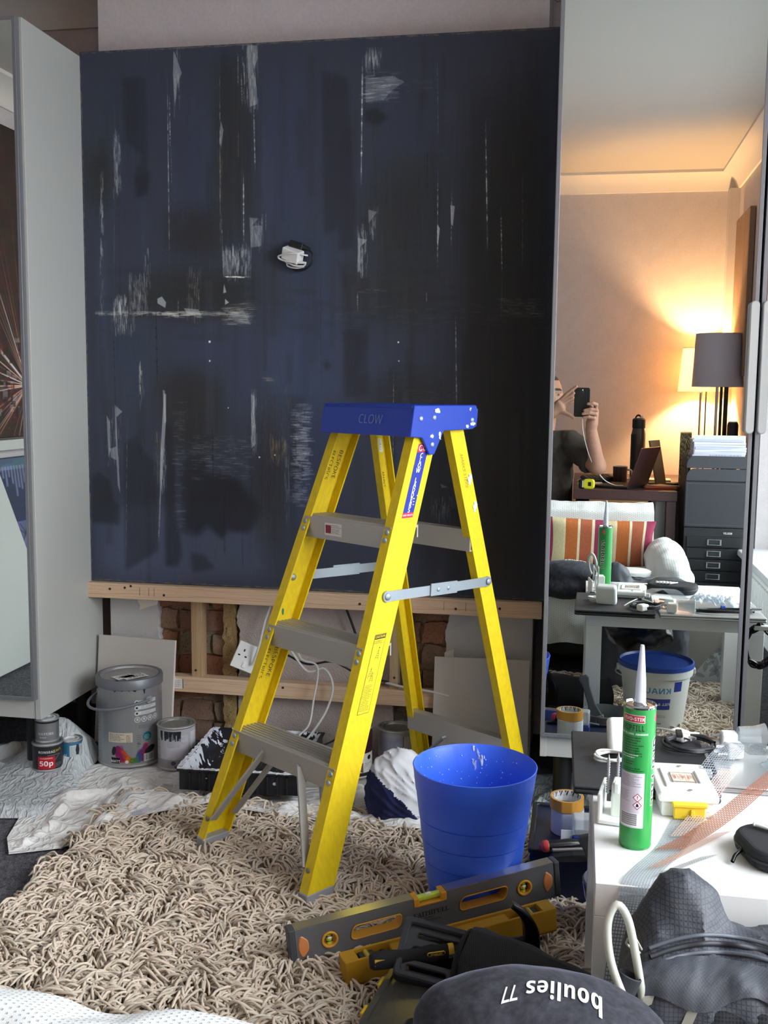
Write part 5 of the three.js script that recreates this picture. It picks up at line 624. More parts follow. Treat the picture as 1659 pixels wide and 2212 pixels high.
// ---------------------------------------------------------------- filler bucket and scuttle, seen in the mirror
{
  const o = thing('filler_bucket', 'white filler bucket with blue lid under the table', 'bucket', [0.285, 0.03, -1.78], 0), R = 0.118, h = 0.21;
  mesh('body', lathe([[R * 0.82, 0.004], [R * 0.98, h - 0.035]], 56), new THREE.MeshPhysicalMaterial({ roughness: 0.4, map: paint(1400, 420, (x, W, H) => { x.fillStyle = '#d9dcda'; x.fillRect(0, 0, W, H); const c = W * 0.965 - W * 0.0; for (const q of [0.02, 0.475]) { const b = W * q; x.fillStyle = '#2b3f94'; x.fillRect(b - W * 0.04, H * 0.4, W * 0.14, H * 0.22); text(x, 'FILL & FINISH', b + W * 0.03, H * 0.51, 30, '#dfe4f2'); text(x, 'KNAUF', b + W * 0.035, H * 0.24, 66, '#3f93c4'); x.fillStyle = '#2b3f94'; x.fillRect(b - W * 0.1, H * 0.06, W * 0.045, H * 0.2); scribble(x, b - W * 0.02, H * 0.74, W * 0.1, 2, 14, '#55585c', 4); scribble(x, b + W * 0.0, H * 0.9, W * 0.05, 1, 14, '#333', 8); } c; }) }), o);
  mesh('base', at(new THREE.CylinderGeometry(R * 0.82, R * 0.8, 0.006, 40), 0, 0.003, 0), mPlasticW, o); mesh('collar', creased(lathe([[R * 0.98, h - 0.037], [R * 1.04, h - 0.036], [R * 1.05, h - 0.008], [R * 1.0, h - 0.006]], 56), 0.6), M('#d3d6d4', 0.4), o);
  mesh('lid', creased(lathe([[R * 1.05, h - 0.012], [R * 1.075, h - 0.01], [R * 1.075, h + 0.004], [R * 1.03, h + 0.006], [R * 1.0, h - 0.002], [R * 0.96, h - 0.003], [0.001, h - 0.002]], 56), 0.6), M('#28479b', 0.35), o);
  for (const s of [-1, 1]) mesh('handle_lug', at(rbox(0.012, 0.018, 0.03, 0.003), s * R * 1.06, h - 0.026, 0), M('#c9ccca', 0.4), o); mesh('wire_handle', tube([[-R * 1.09, h - 0.024, 0], [-R * 1.1, h - 0.06, 0.05], [-R * 0.7, h - 0.09, 0.1], [0, h - 0.1, 0.125], [R * 0.7, h - 0.09, 0.1], [R * 1.1, h - 0.06, 0.05], [R * 1.09, h - 0.024, 0]], 0.0022, 60), mSteel, o);
  const s = thing('paint_kettle', 'grey plastic paint kettle with a brush standing in it', 'paint kettle', [0.112, 0.02, -2.1]); mesh('body', creased(lathe([[0.001, 0], [0.055, 0.001], [0.058, 0.006], [0.073, 0.125], [0.076, 0.128], [0.073, 0.131], [0.07, 0.126], [0.055, 0.006], [0.001, 0.004]], 44), 0.7), M('#6f7478', 0.5), s); mesh('wire_handle', tube([[-0.074, 0.12, 0], [-0.06, 0.1, 0.06], [0, 0.09, 0.088], [0.06, 0.1, 0.06], [0.074, 0.12, 0]], 0.002, 40), mSteel, s);
  const b = thing('paint_brush', 'grey handled flat brush leaning in the paint kettle', 'brush', [0.112, 0.03, -2.1], 0.0); b.rotation.set(0.12, 0, 0.32); mesh('bristles', rbox(0.05, 0.07, 0.016, 0.004, 0, 0.04, 0), M('#3b3a36', 0.95), b); mesh('ferrule', rbox(0.052, 0.03, 0.019, 0.003, 0, 0.088, 0), mSteel, b); mesh('handle', extr(shape([[-0.022, 0], [0.022, 0], [0.012, 0.04], [0.011, 0.1], [0.016, 0.125], [0.01, 0.135], [-0.01, 0.135], [-0.016, 0.125], [-0.011, 0.1], [-0.012, 0.04]]), 0.014, 0.004, 2).translate(0, 0.102, -0.007), M('#54585b', 0.5), b);
}
// ---------------------------------------------------------------- white side table and what lies on it
const TX = 0.0434, TZ = -1.4538, TS = 0.55, TY = 0.45;
{
  const o = thing('side_table', 'square white lacquered side table crowded with adapters and tools', 'table', [TX, 0, TZ]), m = new THREE.MeshPhysicalMaterial({ color: C('#e9ebeb'), roughness: 0.3, ...speck(2, 0.0001) });
  mesh('tabletop', rbox(TS, 0.05, TS, 0.0015, TS / 2, TY - 0.025, -TS / 2), m, o);
  for (const [x, z] of [[0.025, -0.025], [TS - 0.025, -0.025], [0.025, -TS + 0.025], [TS - 0.025, -TS + 0.025]]) mesh('leg', rbox(0.05, TY - 0.05, 0.05, 0.0015, x, (TY - 0.05) / 2, z), m, o);
}
const onT = TY;
{ // gap filler cartridge
  const o = thing('sealant_cartridge', 'green gap filler cartridge with white nozzle standing on the white table', 'sealant tube', [0.1057, onT, -1.5977], Math.atan2(0.1057, -1.5977) + 0.12), r = 0.0245, h = 0.226;
  const label = paint(900, 1320, (x, W, H) => {
    x.fillStyle = '#1f8f3f'; x.fillRect(0, 0, W, H); const c = W * 0.5;
    x.fillStyle = '#b3203c'; x.fillRect(c - W * 0.2, H * 0.045, W * 0.235, H * 0.05); x.strokeStyle = '#eadfe2'; x.lineWidth = 5; x.strokeRect(c - W * 0.2, H * 0.045, W * 0.235, H * 0.05); text(x, 'EVO-STIK', c - W * 0.075, H * 0.071, 46, '#f0e6e8'); text(x, 'GRIPFILL', c - W * 0.1, H * 0.135, 78, '#10241a', { sx: 0.72 }); text(x, 'GAP FILLING  ADHESIVE', c - W * 0.08, H * 0.178, 25, '#e6f2e8');
    scribble(x, c - W * 0.2, H * 0.2, W * 0.24, 8, 24, '#0d3a1c', 12); scribble(x, c - W * 0.2, H * 0.325, W * 0.22, 2, 20, '#d7ecd9', 9); scribble(x, c - W * 0.19, H * 0.37, W * 0.14, 2, 22, '#0d3a1c', 11); scribble(x, c - W * 0.19, H * 0.42, W * 0.25, 2, 20, '#0d3a1c', 10);
    x.fillStyle = '#d3cfdd'; x.fillRect(c - W * 0.22, H * 0.455, W * 0.275, H * 0.395); scribble(x, c - W * 0.21, H * 0.47, W * 0.25, 9, 13, '#6c6878', 5); scribble(x, c - W * 0.21, H * 0.585, W * 0.13, 9, 12, '#6c6878', 4);
    for (const y of [0.63, 0.685]) { x.save(); x.translate(c - W * 0.01, H * y); x.rotate(PI / 4); x.strokeStyle = '#b3203c'; x.lineWidth = 6; x.fillStyle = '#eeeaf2'; x.fillRect(-27, -27, 54, 54); x.strokeRect(-27, -27, 54, 54); x.restore(); x.fillStyle = '#18181a'; if (y < 0.65) { text(x, '!', c - W * 0.01, H * y, 44, '#18181a'); } else { x.beginPath(); x.moveTo(c - W * 0.01 - 13, H * y + 14); x.quadraticCurveTo(c - W * 0.01 - 8, H * y - 24, c - W * 0.01 + 2, H * y - 18); x.quadraticCurveTo(c - W * 0.01 + 16, H * y, c - W * 0.01 + 12, H * y + 14); x.fill(); } }
    x.fillStyle = '#f1eff5'; x.fillRect(c - W * 0.2, H * 0.745, W * 0.22, H * 0.095); x.fillStyle = '#1a1a1c'; for (let i = 0; i < 17; i++) x.fillRect(c - W * 0.19, H * 0.75 + i * 6.6, W * 0.18, i % 3 ? 3 : 4.6);
    for (const q of [0.705, 0.02]) { x.save(); x.translate(W * q, H * 0.45); x.rotate(PI / 2); x.fillStyle = '#0f1a14'; x.font = 'bold 150px sans-serif'; x.textAlign = 'center'; x.textBaseline = 'middle'; x.strokeStyle = '#e8efe9'; x.lineWidth = 12; x.strokeText('GRIPFILL', 0, 0); x.fillText('GRIPFILL', 0, 0); x.restore(); x.fillStyle = '#d9506b'; x.beginPath(); x.arc(W * q, H * 0.07, 44, 0, 7); x.fill(); scribble(x, W * (q - 0.01), H * 0.86, 30, 4, 40, '#0d3a1c', 26); }
  });
  mesh('body', lathe([[r, 0.003], [r, h - 0.003]], 56), new THREE.MeshPhysicalMaterial({ map: label, roughness: 0.38, clearcoat: 0.3 }), o); mesh('foot_cap', creased(lathe([[0.001, 0.006], [r - 0.003, 0.006], [r - 0.001, 0], [r + 0.0003, 0.004]], 48), 0.6), M('#2a8f45', 0.4), o);
  mesh('end_cap', creased(lathe([[r, h - 0.004], [r + 0.001, h - 0.001], [r - 0.001, h + 0.001], [r - 0.003, h - 0.002], [0.012, h - 0.001], [0.009, h + 0.003], [0.001, h + 0.003]], 48), 0.6), mChrome, o);
  mesh('nozzle', creased(lathe([[0.0085, h], [0.0082, h + 0.012], [0.0078, h + 0.03], [0.0034, h + 0.088], [0.0026, h + 0.0915], [0.001, h + 0.092]], 32), 0.7), M('#dfe6f2', 0.35, { transmission: 0.2, thickness: 0 }), o);
}
{ // closed laptops
  const a = thing('laptop', 'closed black laptop under the white charger on the table', 'laptop', [0.132, onT, -1.936], 0.02); mesh('base', rbox(0.25, 0.010, 0.30, 0.005, 0, 0.0052, 0), M('#1c1d21', 0.5), a); mesh('lid', rbox(0.25, 0.007, 0.30, 0.004, 0, 0.0142, 0), M('#26272d', 0.55, speck(30, 0.0004)), a);
  const b = thing('laptop', 'closed silver laptop at the far end of the white table', 'laptop', [0.425, onT, -1.96], -0.02); mesh('base', rbox(0.32, 0.009, 0.235, 0.005, 0, 0.0047, 0), M('#b9bbbd', 0.35, { metalness: 0.7 }), b); mesh('lid', rbox(0.32, 0.006, 0.235, 0.004, 0, 0.0125, 0), M('#cfd1d2', 0.34, { metalness: 0.6 }), b);
}
const coil = (cx, cy, cz, r, turns, rt, dr, sq = 0.8, ph = 0) => { const p = []; for (let i = 0; i <= turns * 12; i++) { const a = i / 12 * 2 * PI + ph, k = r + dr * Math.sin(i * 1.3 + 1); p.push([cx + Math.cos(a) * k, cy + rt * (0.7 + 1.3 * (i / (turns * 12)) * 2 + 0.5 * Math.sin(i * 0.9)), cz + Math.sin(a) * k * sq]); } return p; };
{
  const y = onT + 0.018;
  const c = thing('laptop_charger', 'white square charger brick with its white cable wound beside it', 'charger', [0.098, y, -1.955], 0.18); const bk = mesh('brick', rbox(0.066, 0.068, 0.03, 0.009, 0.01, 0.036, -0.005, 4), M('#eff1f1', 0.3), c); bk.rotation.x = -0.35; mesh('cable', tube(coil(-0.024, 0.003, 0.03, 0.03, 4, 0.0026, 0.003, 0.75), 0.0024, 200, 7), mCableW, c); mesh('strap', rbox(0.022, 0.03, 0.006, 0.003, 0.006, 0.02, 0.034), M('#2b2e36', 0.6), c);
  const k = thing('cable_coil', 'dark grey cable coiled on the laptops behind the white box', 'cable', [0.228, y + 0.001, -2.02]); mesh('cable', tube(coil(0, 0.003, 0, 0.046, 6, 0.003, 0.005, 0.95), 0.0026, 320, 7), M('#2f3136', 0.5), k); mesh('connector', rbox(0.012, 0.008, 0.03, 0.002, -0.02, 0.03, 0.008), M('#1b1c20', 0.5), k); mesh('tail', tube([[0.02, 0.024, -0.02], [-0.02, 0.03, 0.0], [-0.05, 0.025, -0.03], [-0.07, 0.016, -0.05]], 0.002, 30), mCableW, k);
  const u = thing('plug', 'white three pin plug lying on the silver laptop beside the mesh tape', 'plug', [0.305, onT + 0.016, -1.985], 0.35); mesh('body', rbox(0.034, 0.03, 0.026, 0.006, 0, 0.0165, 0, 3), mPlasticW, u); for (const [dy, dz] of [[0.008, 0], [-0.004, 0.008], [-0.004, -0.008]]) mesh('pin', box(0.02, 0.005, 0.004, -0.026, 0.018 + dy, dz), mSteel, u);
  const u2 = thing('plug', 'white three pin plug on the black laptop edge nearest the mirror', 'plug', [0.215, onT + 0.018, -2.062], 2.4); mesh('body', rbox(0.034, 0.022, 0.026, 0.006, 0, 0.012, 0, 3), mPlasticW, u2); for (const dz of [-0.007, 0.007]) mesh('pin', box(0.016, 0.004, 0.005, -0.024, 0.012, dz), mSteel, u2);
  const t = thing('adapter', 'clear travel adapter with white plug on the silver laptop edge nearest the mirror', 'adapter', [0.335, onT + 0.016, -2.055], 0.1); mesh('plug_body', rbox(0.032, 0.03, 0.026, 0.006, -0.03, 0.016, 0, 3), mPlasticW, t); for (const dy of [-0.006, 0.006]) mesh('pin', box(0.018, 0.004, 0.005, -0.054, 0.017 + dy, 0), mSteel, t); mesh('clear_shell', creased(lathe([[0.001, 0], [0.016, 0], [0.018, 0.03], [0.024, 0.05], [0.02, 0.052], [0.001, 0.052]], 28), 0.7).rotateZ(-PI / 2).translate(-0.012, 0.025, 0), new THREE.MeshPhysicalMaterial({ color: C('#dfe4e6'), transmission: 0.7, thickness: 0, roughness: 0.15 }), t); 
  const w = thing('cable_coil', 'black lead in long flat loops on the silver laptop', 'cable', [0.47, onT + 0.016, -2.02], -0.15); mesh('cable', tube(coil(0, 0.002, 0, 0.085, 4, 0.0028, 0.006, 0.28), 0.0027, 240, 7), mCableB, w); mesh('plug_end', at(new THREE.CylinderGeometry(0.0055, 0.0055, 0.03, 12).rotateZ(PI / 2), 0.1, 0.012, 0.01), mSteel, w); mesh('blue_band', at(new THREE.CylinderGeometry(0.0062, 0.0062, 0.012, 12).rotateZ(PI / 2), 0.0, 0.012, 0.026), M('#2c49b8', 0.5), w);
  const hang = thing('cable_coil', 'black cable bundle hanging over the table edge facing the mirror', 'cable', [0.572, 0.372, -2.05]); mesh('cable', tube((() => { const p = []; for (let i = 0; i <= 84; i++) { const a = i / 12 * 2 * PI, k = 0.058 + 0.009 * Math.sin(i * 1.7); p.push([Math.cos(a) * k * 0.75, Math.sin(a) * k * 1.05, 0.01 * Math.sin(i * 0.77)]); } return p; })(), 0.004, 420, 7), mBlackShiny, hang); mesh('tie', rbox(0.044, 0.014, 0.03, 0.003, 0.002, 0.06, 0), M('#c9cbc9', 0.5), hang); mesh('hook', tube([[0.0, 0.055, 0], [0.0, 0.075, 0.01], [0.0, 0.0815, 0.045], [0.0, 0.0815, 0.07]], 0.003, 20), mCableB, hang);
}
{ // white switch box with a glass window and yellow clip
  const o = thing('switch_box', 'white plastic box with small glass window and yellow clip', 'electrical box', [0.193, onT, -1.79], 0.07); mesh('base', rbox(0.086, 0.026, 0.128, 0.004, 0, 0.013, 0.006), M('#e4e7e4', 0.4), o); mesh('cover', rbox(0.098, 0.016, 0.152, 0.006, 0, 0.034, 0, 3), mPlasticW, o); mesh('inset_frame', extr(shape(rrect(0.066, 0.086, 0.003), [rrect(0.05, 0.06, 0.002)]), 0.005, 0.001).rotateX(-PI / 2).translate(0, 0.041, 0.002), M('#f3f5f4', 0.3), o);
  mesh('window_glass', rbox(0.041, 0.002, 0.046, 0.0008, 0, 0.0435, 0.002), new THREE.MeshPhysicalMaterial({ roughness: 0.15, map: paint(128, 128, (x) => { x.fillStyle = '#d6d3c9'; x.fillRect(0, 0, 128, 128); for (let i = 0; i < 60; i++) { x.fillStyle = `rgba(${Math.round(120 + 90 * rnd())},118,104,0.4)`; x.fillRect(rr(10, 118), rr(20, 70), rr(2, 9), rr(10, 50)); } x.strokeStyle = '#6e6c66'; x.lineWidth = 8; x.strokeRect(4, 4, 120, 120); }) }), o);
  for (const z of [-0.055, 0.058]) mesh('screw', at(new THREE.CylinderGeometry(0.0038, 0.0038, 0.002, 14), 0.004, 0.0428, z), mSteel, o); mesh('clip', join([rbox(0.05, 0.024, 0.012, 0.002, 0, 0.014, 0.078), rbox(0.056, 0.006, 0.016, 0.002, 0, 0.026, 0.079), rbox(0.006, 0.016, 0.016, 0.001, 0.004, 0.012, 0.08)]), M('#e3c02c', 0.5), o); mesh('lug', rbox(0.02, 0.014, 0.014, 0.003, 0.052, 0.03, -0.06), mPlasticW, o);
}
{ // switch plate with two screws standing in it
  const o = thing('switch_fitting', 'white light switch fitting with two long screws beside the green tube', 'electrical fitting', [0.083, onT, -1.7], -0.15); mesh('plate', rbox(0.076, 0.008, 0.085, 0.003, 0.01, 0.005, 0.0), mPlasticW, o); mesh('housing', rbox(0.03, 0.056, 0.038, 0.003, 0.006, 0.036, 0.004), M('#e0e5dc', 0.4), o); mesh('rocker', rbox(0.008, 0.018, 0.016, 0.002, 0.0, 0.06, 0.024), M('#f2f4f2', 0.3), o); mesh('flange', rbox(0.006, 0.05, 0.08, 0.002, -0.026, 0.026, 0), mPlasticW, o);
  for (const [x, z] of [[-0.018, -0.006], [-0.004, -0.022]]) { const p = [[0.001, 0]]; for (let i = 0; i < 14; i++) p.push([0.0034, 0.004 + i * 0.0042], [0.0019, 0.0061 + i * 0.0042]); p.push([0.0003, 0.068]); mesh('screw', lathe(p, 12).translate(x, 0.035, z), mSteel, o); }
  mesh('fuse_cap', at(new THREE.CylinderGeometry(0.009, 0.009, 0.012, 18), -0.026, 0.008, -0.05), M('#16171a', 0.4), o);
}
// glass-fibre and copper mesh strips
function meshMat(col, nx, ny, th = 0.3, o = {}) { const a = data(64, 64, (u, v) => ((u < th || v < th) ? 255 : 0)); a.repeat.set(nx, ny); return new THREE.MeshPhysicalMaterial({ color: C(col), alphaMap: a, transparent: true, alphaTest: 0.5, roughness: 0.5, side: THREE.DoubleSide, ...o }); }
const ribbon = (pts, w, n = 90, m = 3, twist) => { const c = curve(pts.map((p) => p.slice(0, 3))); return sheet(m, n, (u, v) => { const p = c.getPoint(v), t = c.getTangent(v), k = v * (pts.length - 1), i = Math.min(pts.length - 2, Math.floor(k)), a = mix(pts[i][3] ?? 0, pts[i + 1][3] ?? 0, k - i); let s = new THREE.Vector3().crossVectors(V(0, 1, 0), t); if (s.length() < 0.35) s = V(Math.cos(a), 0, Math.sin(a)); else s.normalize(); s.lerp(V(Math.cos(a), 0, Math.sin(a)), 0.7).normalize(); return [p.x + s.x * w * (u - 0.5), p.y + s.y * w * (u - 0.5), p.z + s.z * w * (u - 0.5)]; }); };
{
  one('mesh_tape', ribbon([[0.36, 0.475, -1.99, -0.5], [0.31, 0.515, -1.93, -0.3], [0.262, 0.50, -1.86, -0.2], [0.222, 0.458, -1.78, -0.25], [0.19, 0.4525, -1.69, -0.4], [0.16, 0.4525, -1.59, -0.45], [0.122, 0.4525, -1.51, -0.4], [0.106, 0.4535, -1.462, -0.12], [0.1, 0.43, -1.446, 0], [0.09, 0.36, -1.4445, 0.0], [0.082, 0.27, -1.444, 0], [0.077, 0.17, -1.443, 0]], 0.05, 170, 2), meshMat('#8d969f', 12, 160, 0.30), 'long grey glass fibre mesh tape trailing over the table edge', 'mesh tape');
  const strip = (label, pts, w, nx, ny, col, o2) => one('mesh_strip', ribbon(pts, w, 60, 6), meshMat(col, nx * 0.8, ny * 0.8, 0.36, o2), label, 'mesh strip', [0, 0, 0], 0, 'offcuts of copper and silver mesh');
  strip('broad copper mesh strip lying furthest toward the black case', [[0.40, 0.49, -1.93, -0.8], [0.335, 0.475, -1.84, -0.8], [0.27, 0.462, -1.74, -0.7], [0.205, 0.457, -1.64, -0.65], [0.155, 0.456, -1.575, -0.6]], 0.046, 12, 70, '#b8755a', { metalness: 0.6 });
  strip('silver pink mesh strip curling up from the white table', [[0.278, 0.5, -1.83, -0.6], [0.246, 0.478, -1.78, -0.6], [0.214, 0.461, -1.71, -0.6], [0.18, 0.456, -1.63, -0.5]], 0.038, 10, 48, '#d3bdb6', { metalness: 0.5 });
  strip('short flat copper mesh offcut near the front of the table', [[0.245, 0.459, -1.652, -0.9], [0.19, 0.457, -1.585, -0.9], [0.13, 0.4555, -1.51, -0.9]], 0.03, 9, 52, '#caa08c', { metalness: 0.5 });
  strip('shiny silver mesh offcut lying flat across the grey mesh tape', [[0.215, 0.4545, -1.57, -0.9], [0.165, 0.4545, -1.52, -0.9], [0.135, 0.4545, -1.485, -0.9]], 0.03, 9, 36, '#b9bfc9', { metalness: 0.9 });
}
{ // black zip case with white screws on it, clear bag
  const o = thing('zip_case', 'round edged black zip case at the right of the white table', 'case', [0.345, onT, -1.6], 0.25); mesh('shell', extr(shape(rrect(0.17, 0.13, 0.045, 0, 0, 10)), 0.03, 0.01, 4).rotateX(-PI / 2), M('#202126', 0.85, weave(20, 0.0004)), o); mesh('zip', extr(shape(rrect(0.173, 0.133, 0.046, 0, 0, 10), [rrect(0.165, 0.125, 0.043, 0, 0, 10)]), 0.005, 0.001).rotateX(-PI / 2).translate(0, 0.013, 0), M('#0e0f11', 0.5), o); mesh('zip_pull', tube([[-0.083, 0.016, 0.0], [-0.1, 0.012, 0.012], [-0.108, 0.005, 0.02]], 0.003, 16), mBlackShiny, o);
  for (let i = 0; i < 5; i++) { const s = thing('wall_plug', ['leftmost', 'second', 'third', 'fourth', 'rightmost'][i] + ' of the white wall plugs lying on the black zip case', 'wall plug', [0.302 + i * 0.011, onT + 0.0325, -1.618 - i * 0.003], 0.95, 'white wall plugs'); mesh('shaft', at(new THREE.CylinderGeometry(0.0022, 0.0032, 0.036, 10).rotateX(PI / 2), 0, 0.0032, 0), mPlasticW, s); mesh('collar', at(new THREE.CylinderGeometry(0.0045, 0.0045, 0.002, 12).rotateX(PI / 2), 0, 0.0045, -0.018), mPlasticW, s); }
  const b = sheet(40, 40, (u, v) => { const x = (u - 0.5) * 0.16, z = (v - 0.5) * 0.12, e = Math.min(1, 8 * Math.min(u, 1 - u, v, 1 - v)); return [x, e * (0.018 + 0.016 * Math.abs(n2(x * 22, z * 22)) + 0.008 * n2(x * 60, z * 50)), z]; });
  one('plastic_bag', b, new THREE.MeshPhysicalMaterial({ color: C('#e6edf2'), roughness: 0.12, transmission: 0.85, thickness: 0, side: THREE.DoubleSide }), 'crumpled clear plastic bag on the silver laptop', 'bag', [0.44, onT + 0.0165, -1.925], 0.2);
}
// ---------------------------------------------------------------- couch under a white throw
{
  const waffle = data(128, 128, (u, v) => { const a = (u * 8) % 1, b = (v * 8 + (Math.floor(u * 8) % 2) * 0.5) % 1; return 150 + (a > 0.25 && a < 0.75 && b > 0.36 && b < 0.64 ? -110 : 0) + rr(-15, 15); }); waffle.repeat.set(14, 14);
  const waffleC = data(128, 128, (u, v) => { const a = (u * 8) % 1, b = (v * 8 + (Math.floor(u * 8) % 2) * 0.5) % 1, d = a > 0.25 && a < 0.75 && b > 0.36 && b < 0.64; const k = rr(-4, 4); return d ? [196 + k, 201 + k, 203 + k] : [228 + k, 231 + k, 231 + k]; }, { color: true }); waffleC.repeat.set(14, 14);
  const mThrow = new THREE.MeshPhysicalMaterial({ map: waffleC, roughness: 0.95, bumpMap: waffle, bumpScale: 0.0015, side: THREE.DoubleSide });
  const SY = 0.36, ZF2 = -1.19, X0 = -1.95, X1 = 0.36;
  const c = thing('sofa', 'low dark sofa bed standing in front of the desk under a white throw', 'sofa', [0, 0, 0]), mD = M('#1a1b1e', 0.7);
  mesh('base', rbox(X1 - X0, 0.2, 0.86, 0.03, (X0 + X1) / 2, 0.17, -0.70), mD, c); mesh('seat_cushion', rbox(X1 - X0, 0.07, 0.90, 0.03, (X0 + X1) / 2, 0.28, -0.72, 4), mD, c); mesh('backrest', rbox(X1 - X0, 0.42, 0.16, 0.05, (X0 + X1) / 2, 0.385, -0.15, 4), mD, c);
  for (const x of [X0 + 0.1, X1 - 0.08]) for (const z of [-1.05, -0.2]) mesh('leg', cyl(0.02, 0.025, 0.08, x, 0.04, z, 16), mBlack, c);
  // throw: over the back, down, along the seat, over the front edge
  const prof = [[0.0, 0.40, -0.052], [0.06, 0.57, -0.055], [0.11, 0.605, -0.11], [0.16, 0.608, -0.18], [0.2, 0.575, -0.245], [0.3, 0.40, -0.275], [0.34, 0.325, -0.31], [0.5, 0.325, -0.60], [0.72, 0.35, -1.02], [0.80, 0.36, -1.13], [0.84, 0.345, -1.18], [0.87, 0.315, -1.198], [1.0, 0.145, -1.205]];
  const P = (t) => { let i = 0; while (i < prof.length - 2 && prof[i + 1][0] < t) i++; const k = clamp((t - prof[i][0]) / (prof[i + 1][0] - prof[i][0])); return [mix(prof[i][1], prof[i + 1][1], k), mix(prof[i][2], prof[i + 1][2], k)]; };
  const g = sheet(220, 150, (u, v) => { const x = mix(X0, X1 + 0.01, u); let [y, z] = P(v); const w = n2(x * 5, v * 7), fine2 = n2(x * 13, v * 15); if (v > 0.78) { z -= 0.014 * Math.sin(x * 21 + 2 * w) * sstep(0.82, 1, v) + 0.006 * w; y += 0.006 * w * sstep(0.7, 0.8, v); } y += 0.0045 * w + 0.002 * fine2 + 0.004; return [x, y, z]; }, 0.003);
  uvm(g); one('throw_blanket', uvm(g), mThrow, 'white waffle weave throw covering the sofa seat and back', 'throw');
  // the padded arm, under the throw's end
  const arm = nets([0.28, 0.0, -1.2], [0.56, 0.56, -0.02], 0.014, (x, y, z) => smin(ell(x, y, z, [0.41, 0.40, -0.6], [0.085, 0.085, 0.52]), Math.max(Math.abs(x - 0.41) - 0.075, Math.abs(y - 0.2) - 0.18, Math.abs(z + 0.62) - 0.5), 0.04) - 0.006 * n3(x * 9, y * 9, z * 6));
  mesh('arm', uvm(arm), mThrow, c);
  // striped cushion
  const cols = ['#8e2f4e', '#e3d3b4', '#a85a3c', '#e3d3b4', '#b5642f', '#d8caa4', '#cabf98', '#8e2f4e', '#e3d3b4', '#a85a3c', '#e3d3b4', '#b5642f', '#d8caa4', '#cabf98', '#8e2f4e'], ws = [0.07, 0.018, 0.085, 0.018, 0.09, 0.015, 0.085, 0.06, 0.02, 0.085, 0.018, 0.09, 0.015, 0.085, 0.06];
  const stripes = paint(1024, 512, (x, W, H) => { let p = 0; const T = ws.reduce((a, b) => a + b); cols.forEach((q, i) => { x.fillStyle = q; x.fillRect(p, 0, W * ws[i] / T + 1, H); p += W * ws[i] / T; }); for (let i = 0; i < 9000; i++) { x.fillStyle = rnd() < 0.5 ? 'rgba(255,235,200,0.07)' : 'rgba(40,10,10,0.08)'; x.fillRect(rr(0, W), rr(0, H), rr(1, 3), rr(4, 20)); } });
  const cu = (u, v, s) => { const a = (u - 0.5) * 2, b = (v - 0.5) * 2, k = Math.pow(Math.max(0, (1 - a ** 4) * (1 - b ** 4)), 0.55), pin = 1 - 0.07 * (1 - a * a) * Math.abs(b) ** 3, pin2 = 1 - 0.06 * (1 - b * b) * Math.abs(a) ** 3; return [a * 0.262 * pin2, b * 0.122 * pin, s * 0.055 * k]; };
  const front = sheet(40, 26, (u, v) => cu(u, v, 1)), back = sheet(40, 26, (u, v) => cu(1 - u, v, 1).map((q, i) => (i === 2 ? -q : q)).map((q, i) => (i === 0 ? q : q)));
  const k = thing('cushion', 'striped cushion in raspberry, rust and cream velvet on the white throw', 'cushion', [0.11, 0.437, -0.33]); k.rotation.set(-0.2, PI, 0.02); const mS = new THREE.MeshPhysicalMaterial({ map: stripes, roughness: 0.95, sheen: 0.5, side: THREE.DoubleSide }); mesh('cover', join([front, back]), mS, k);
  const w = thing('lidded_pot', 'white round lidded pot on the sofa in front of the cushion', 'pot', [0.245, 0.348, -0.93]); mesh('body', creased(lathe([[0.001, 0], [0.06, 0], [0.066, 0.008], [0.07, 0.052], [0.001, 0.052]], 40), 0.6), mPlasticW, w); mesh('lid', creased(lathe([[0.072, 0.05], [0.073, 0.06], [0.066, 0.064], [0.001, 0.062]], 40), 0.6), M('#dcdfde', 0.4), w);
}
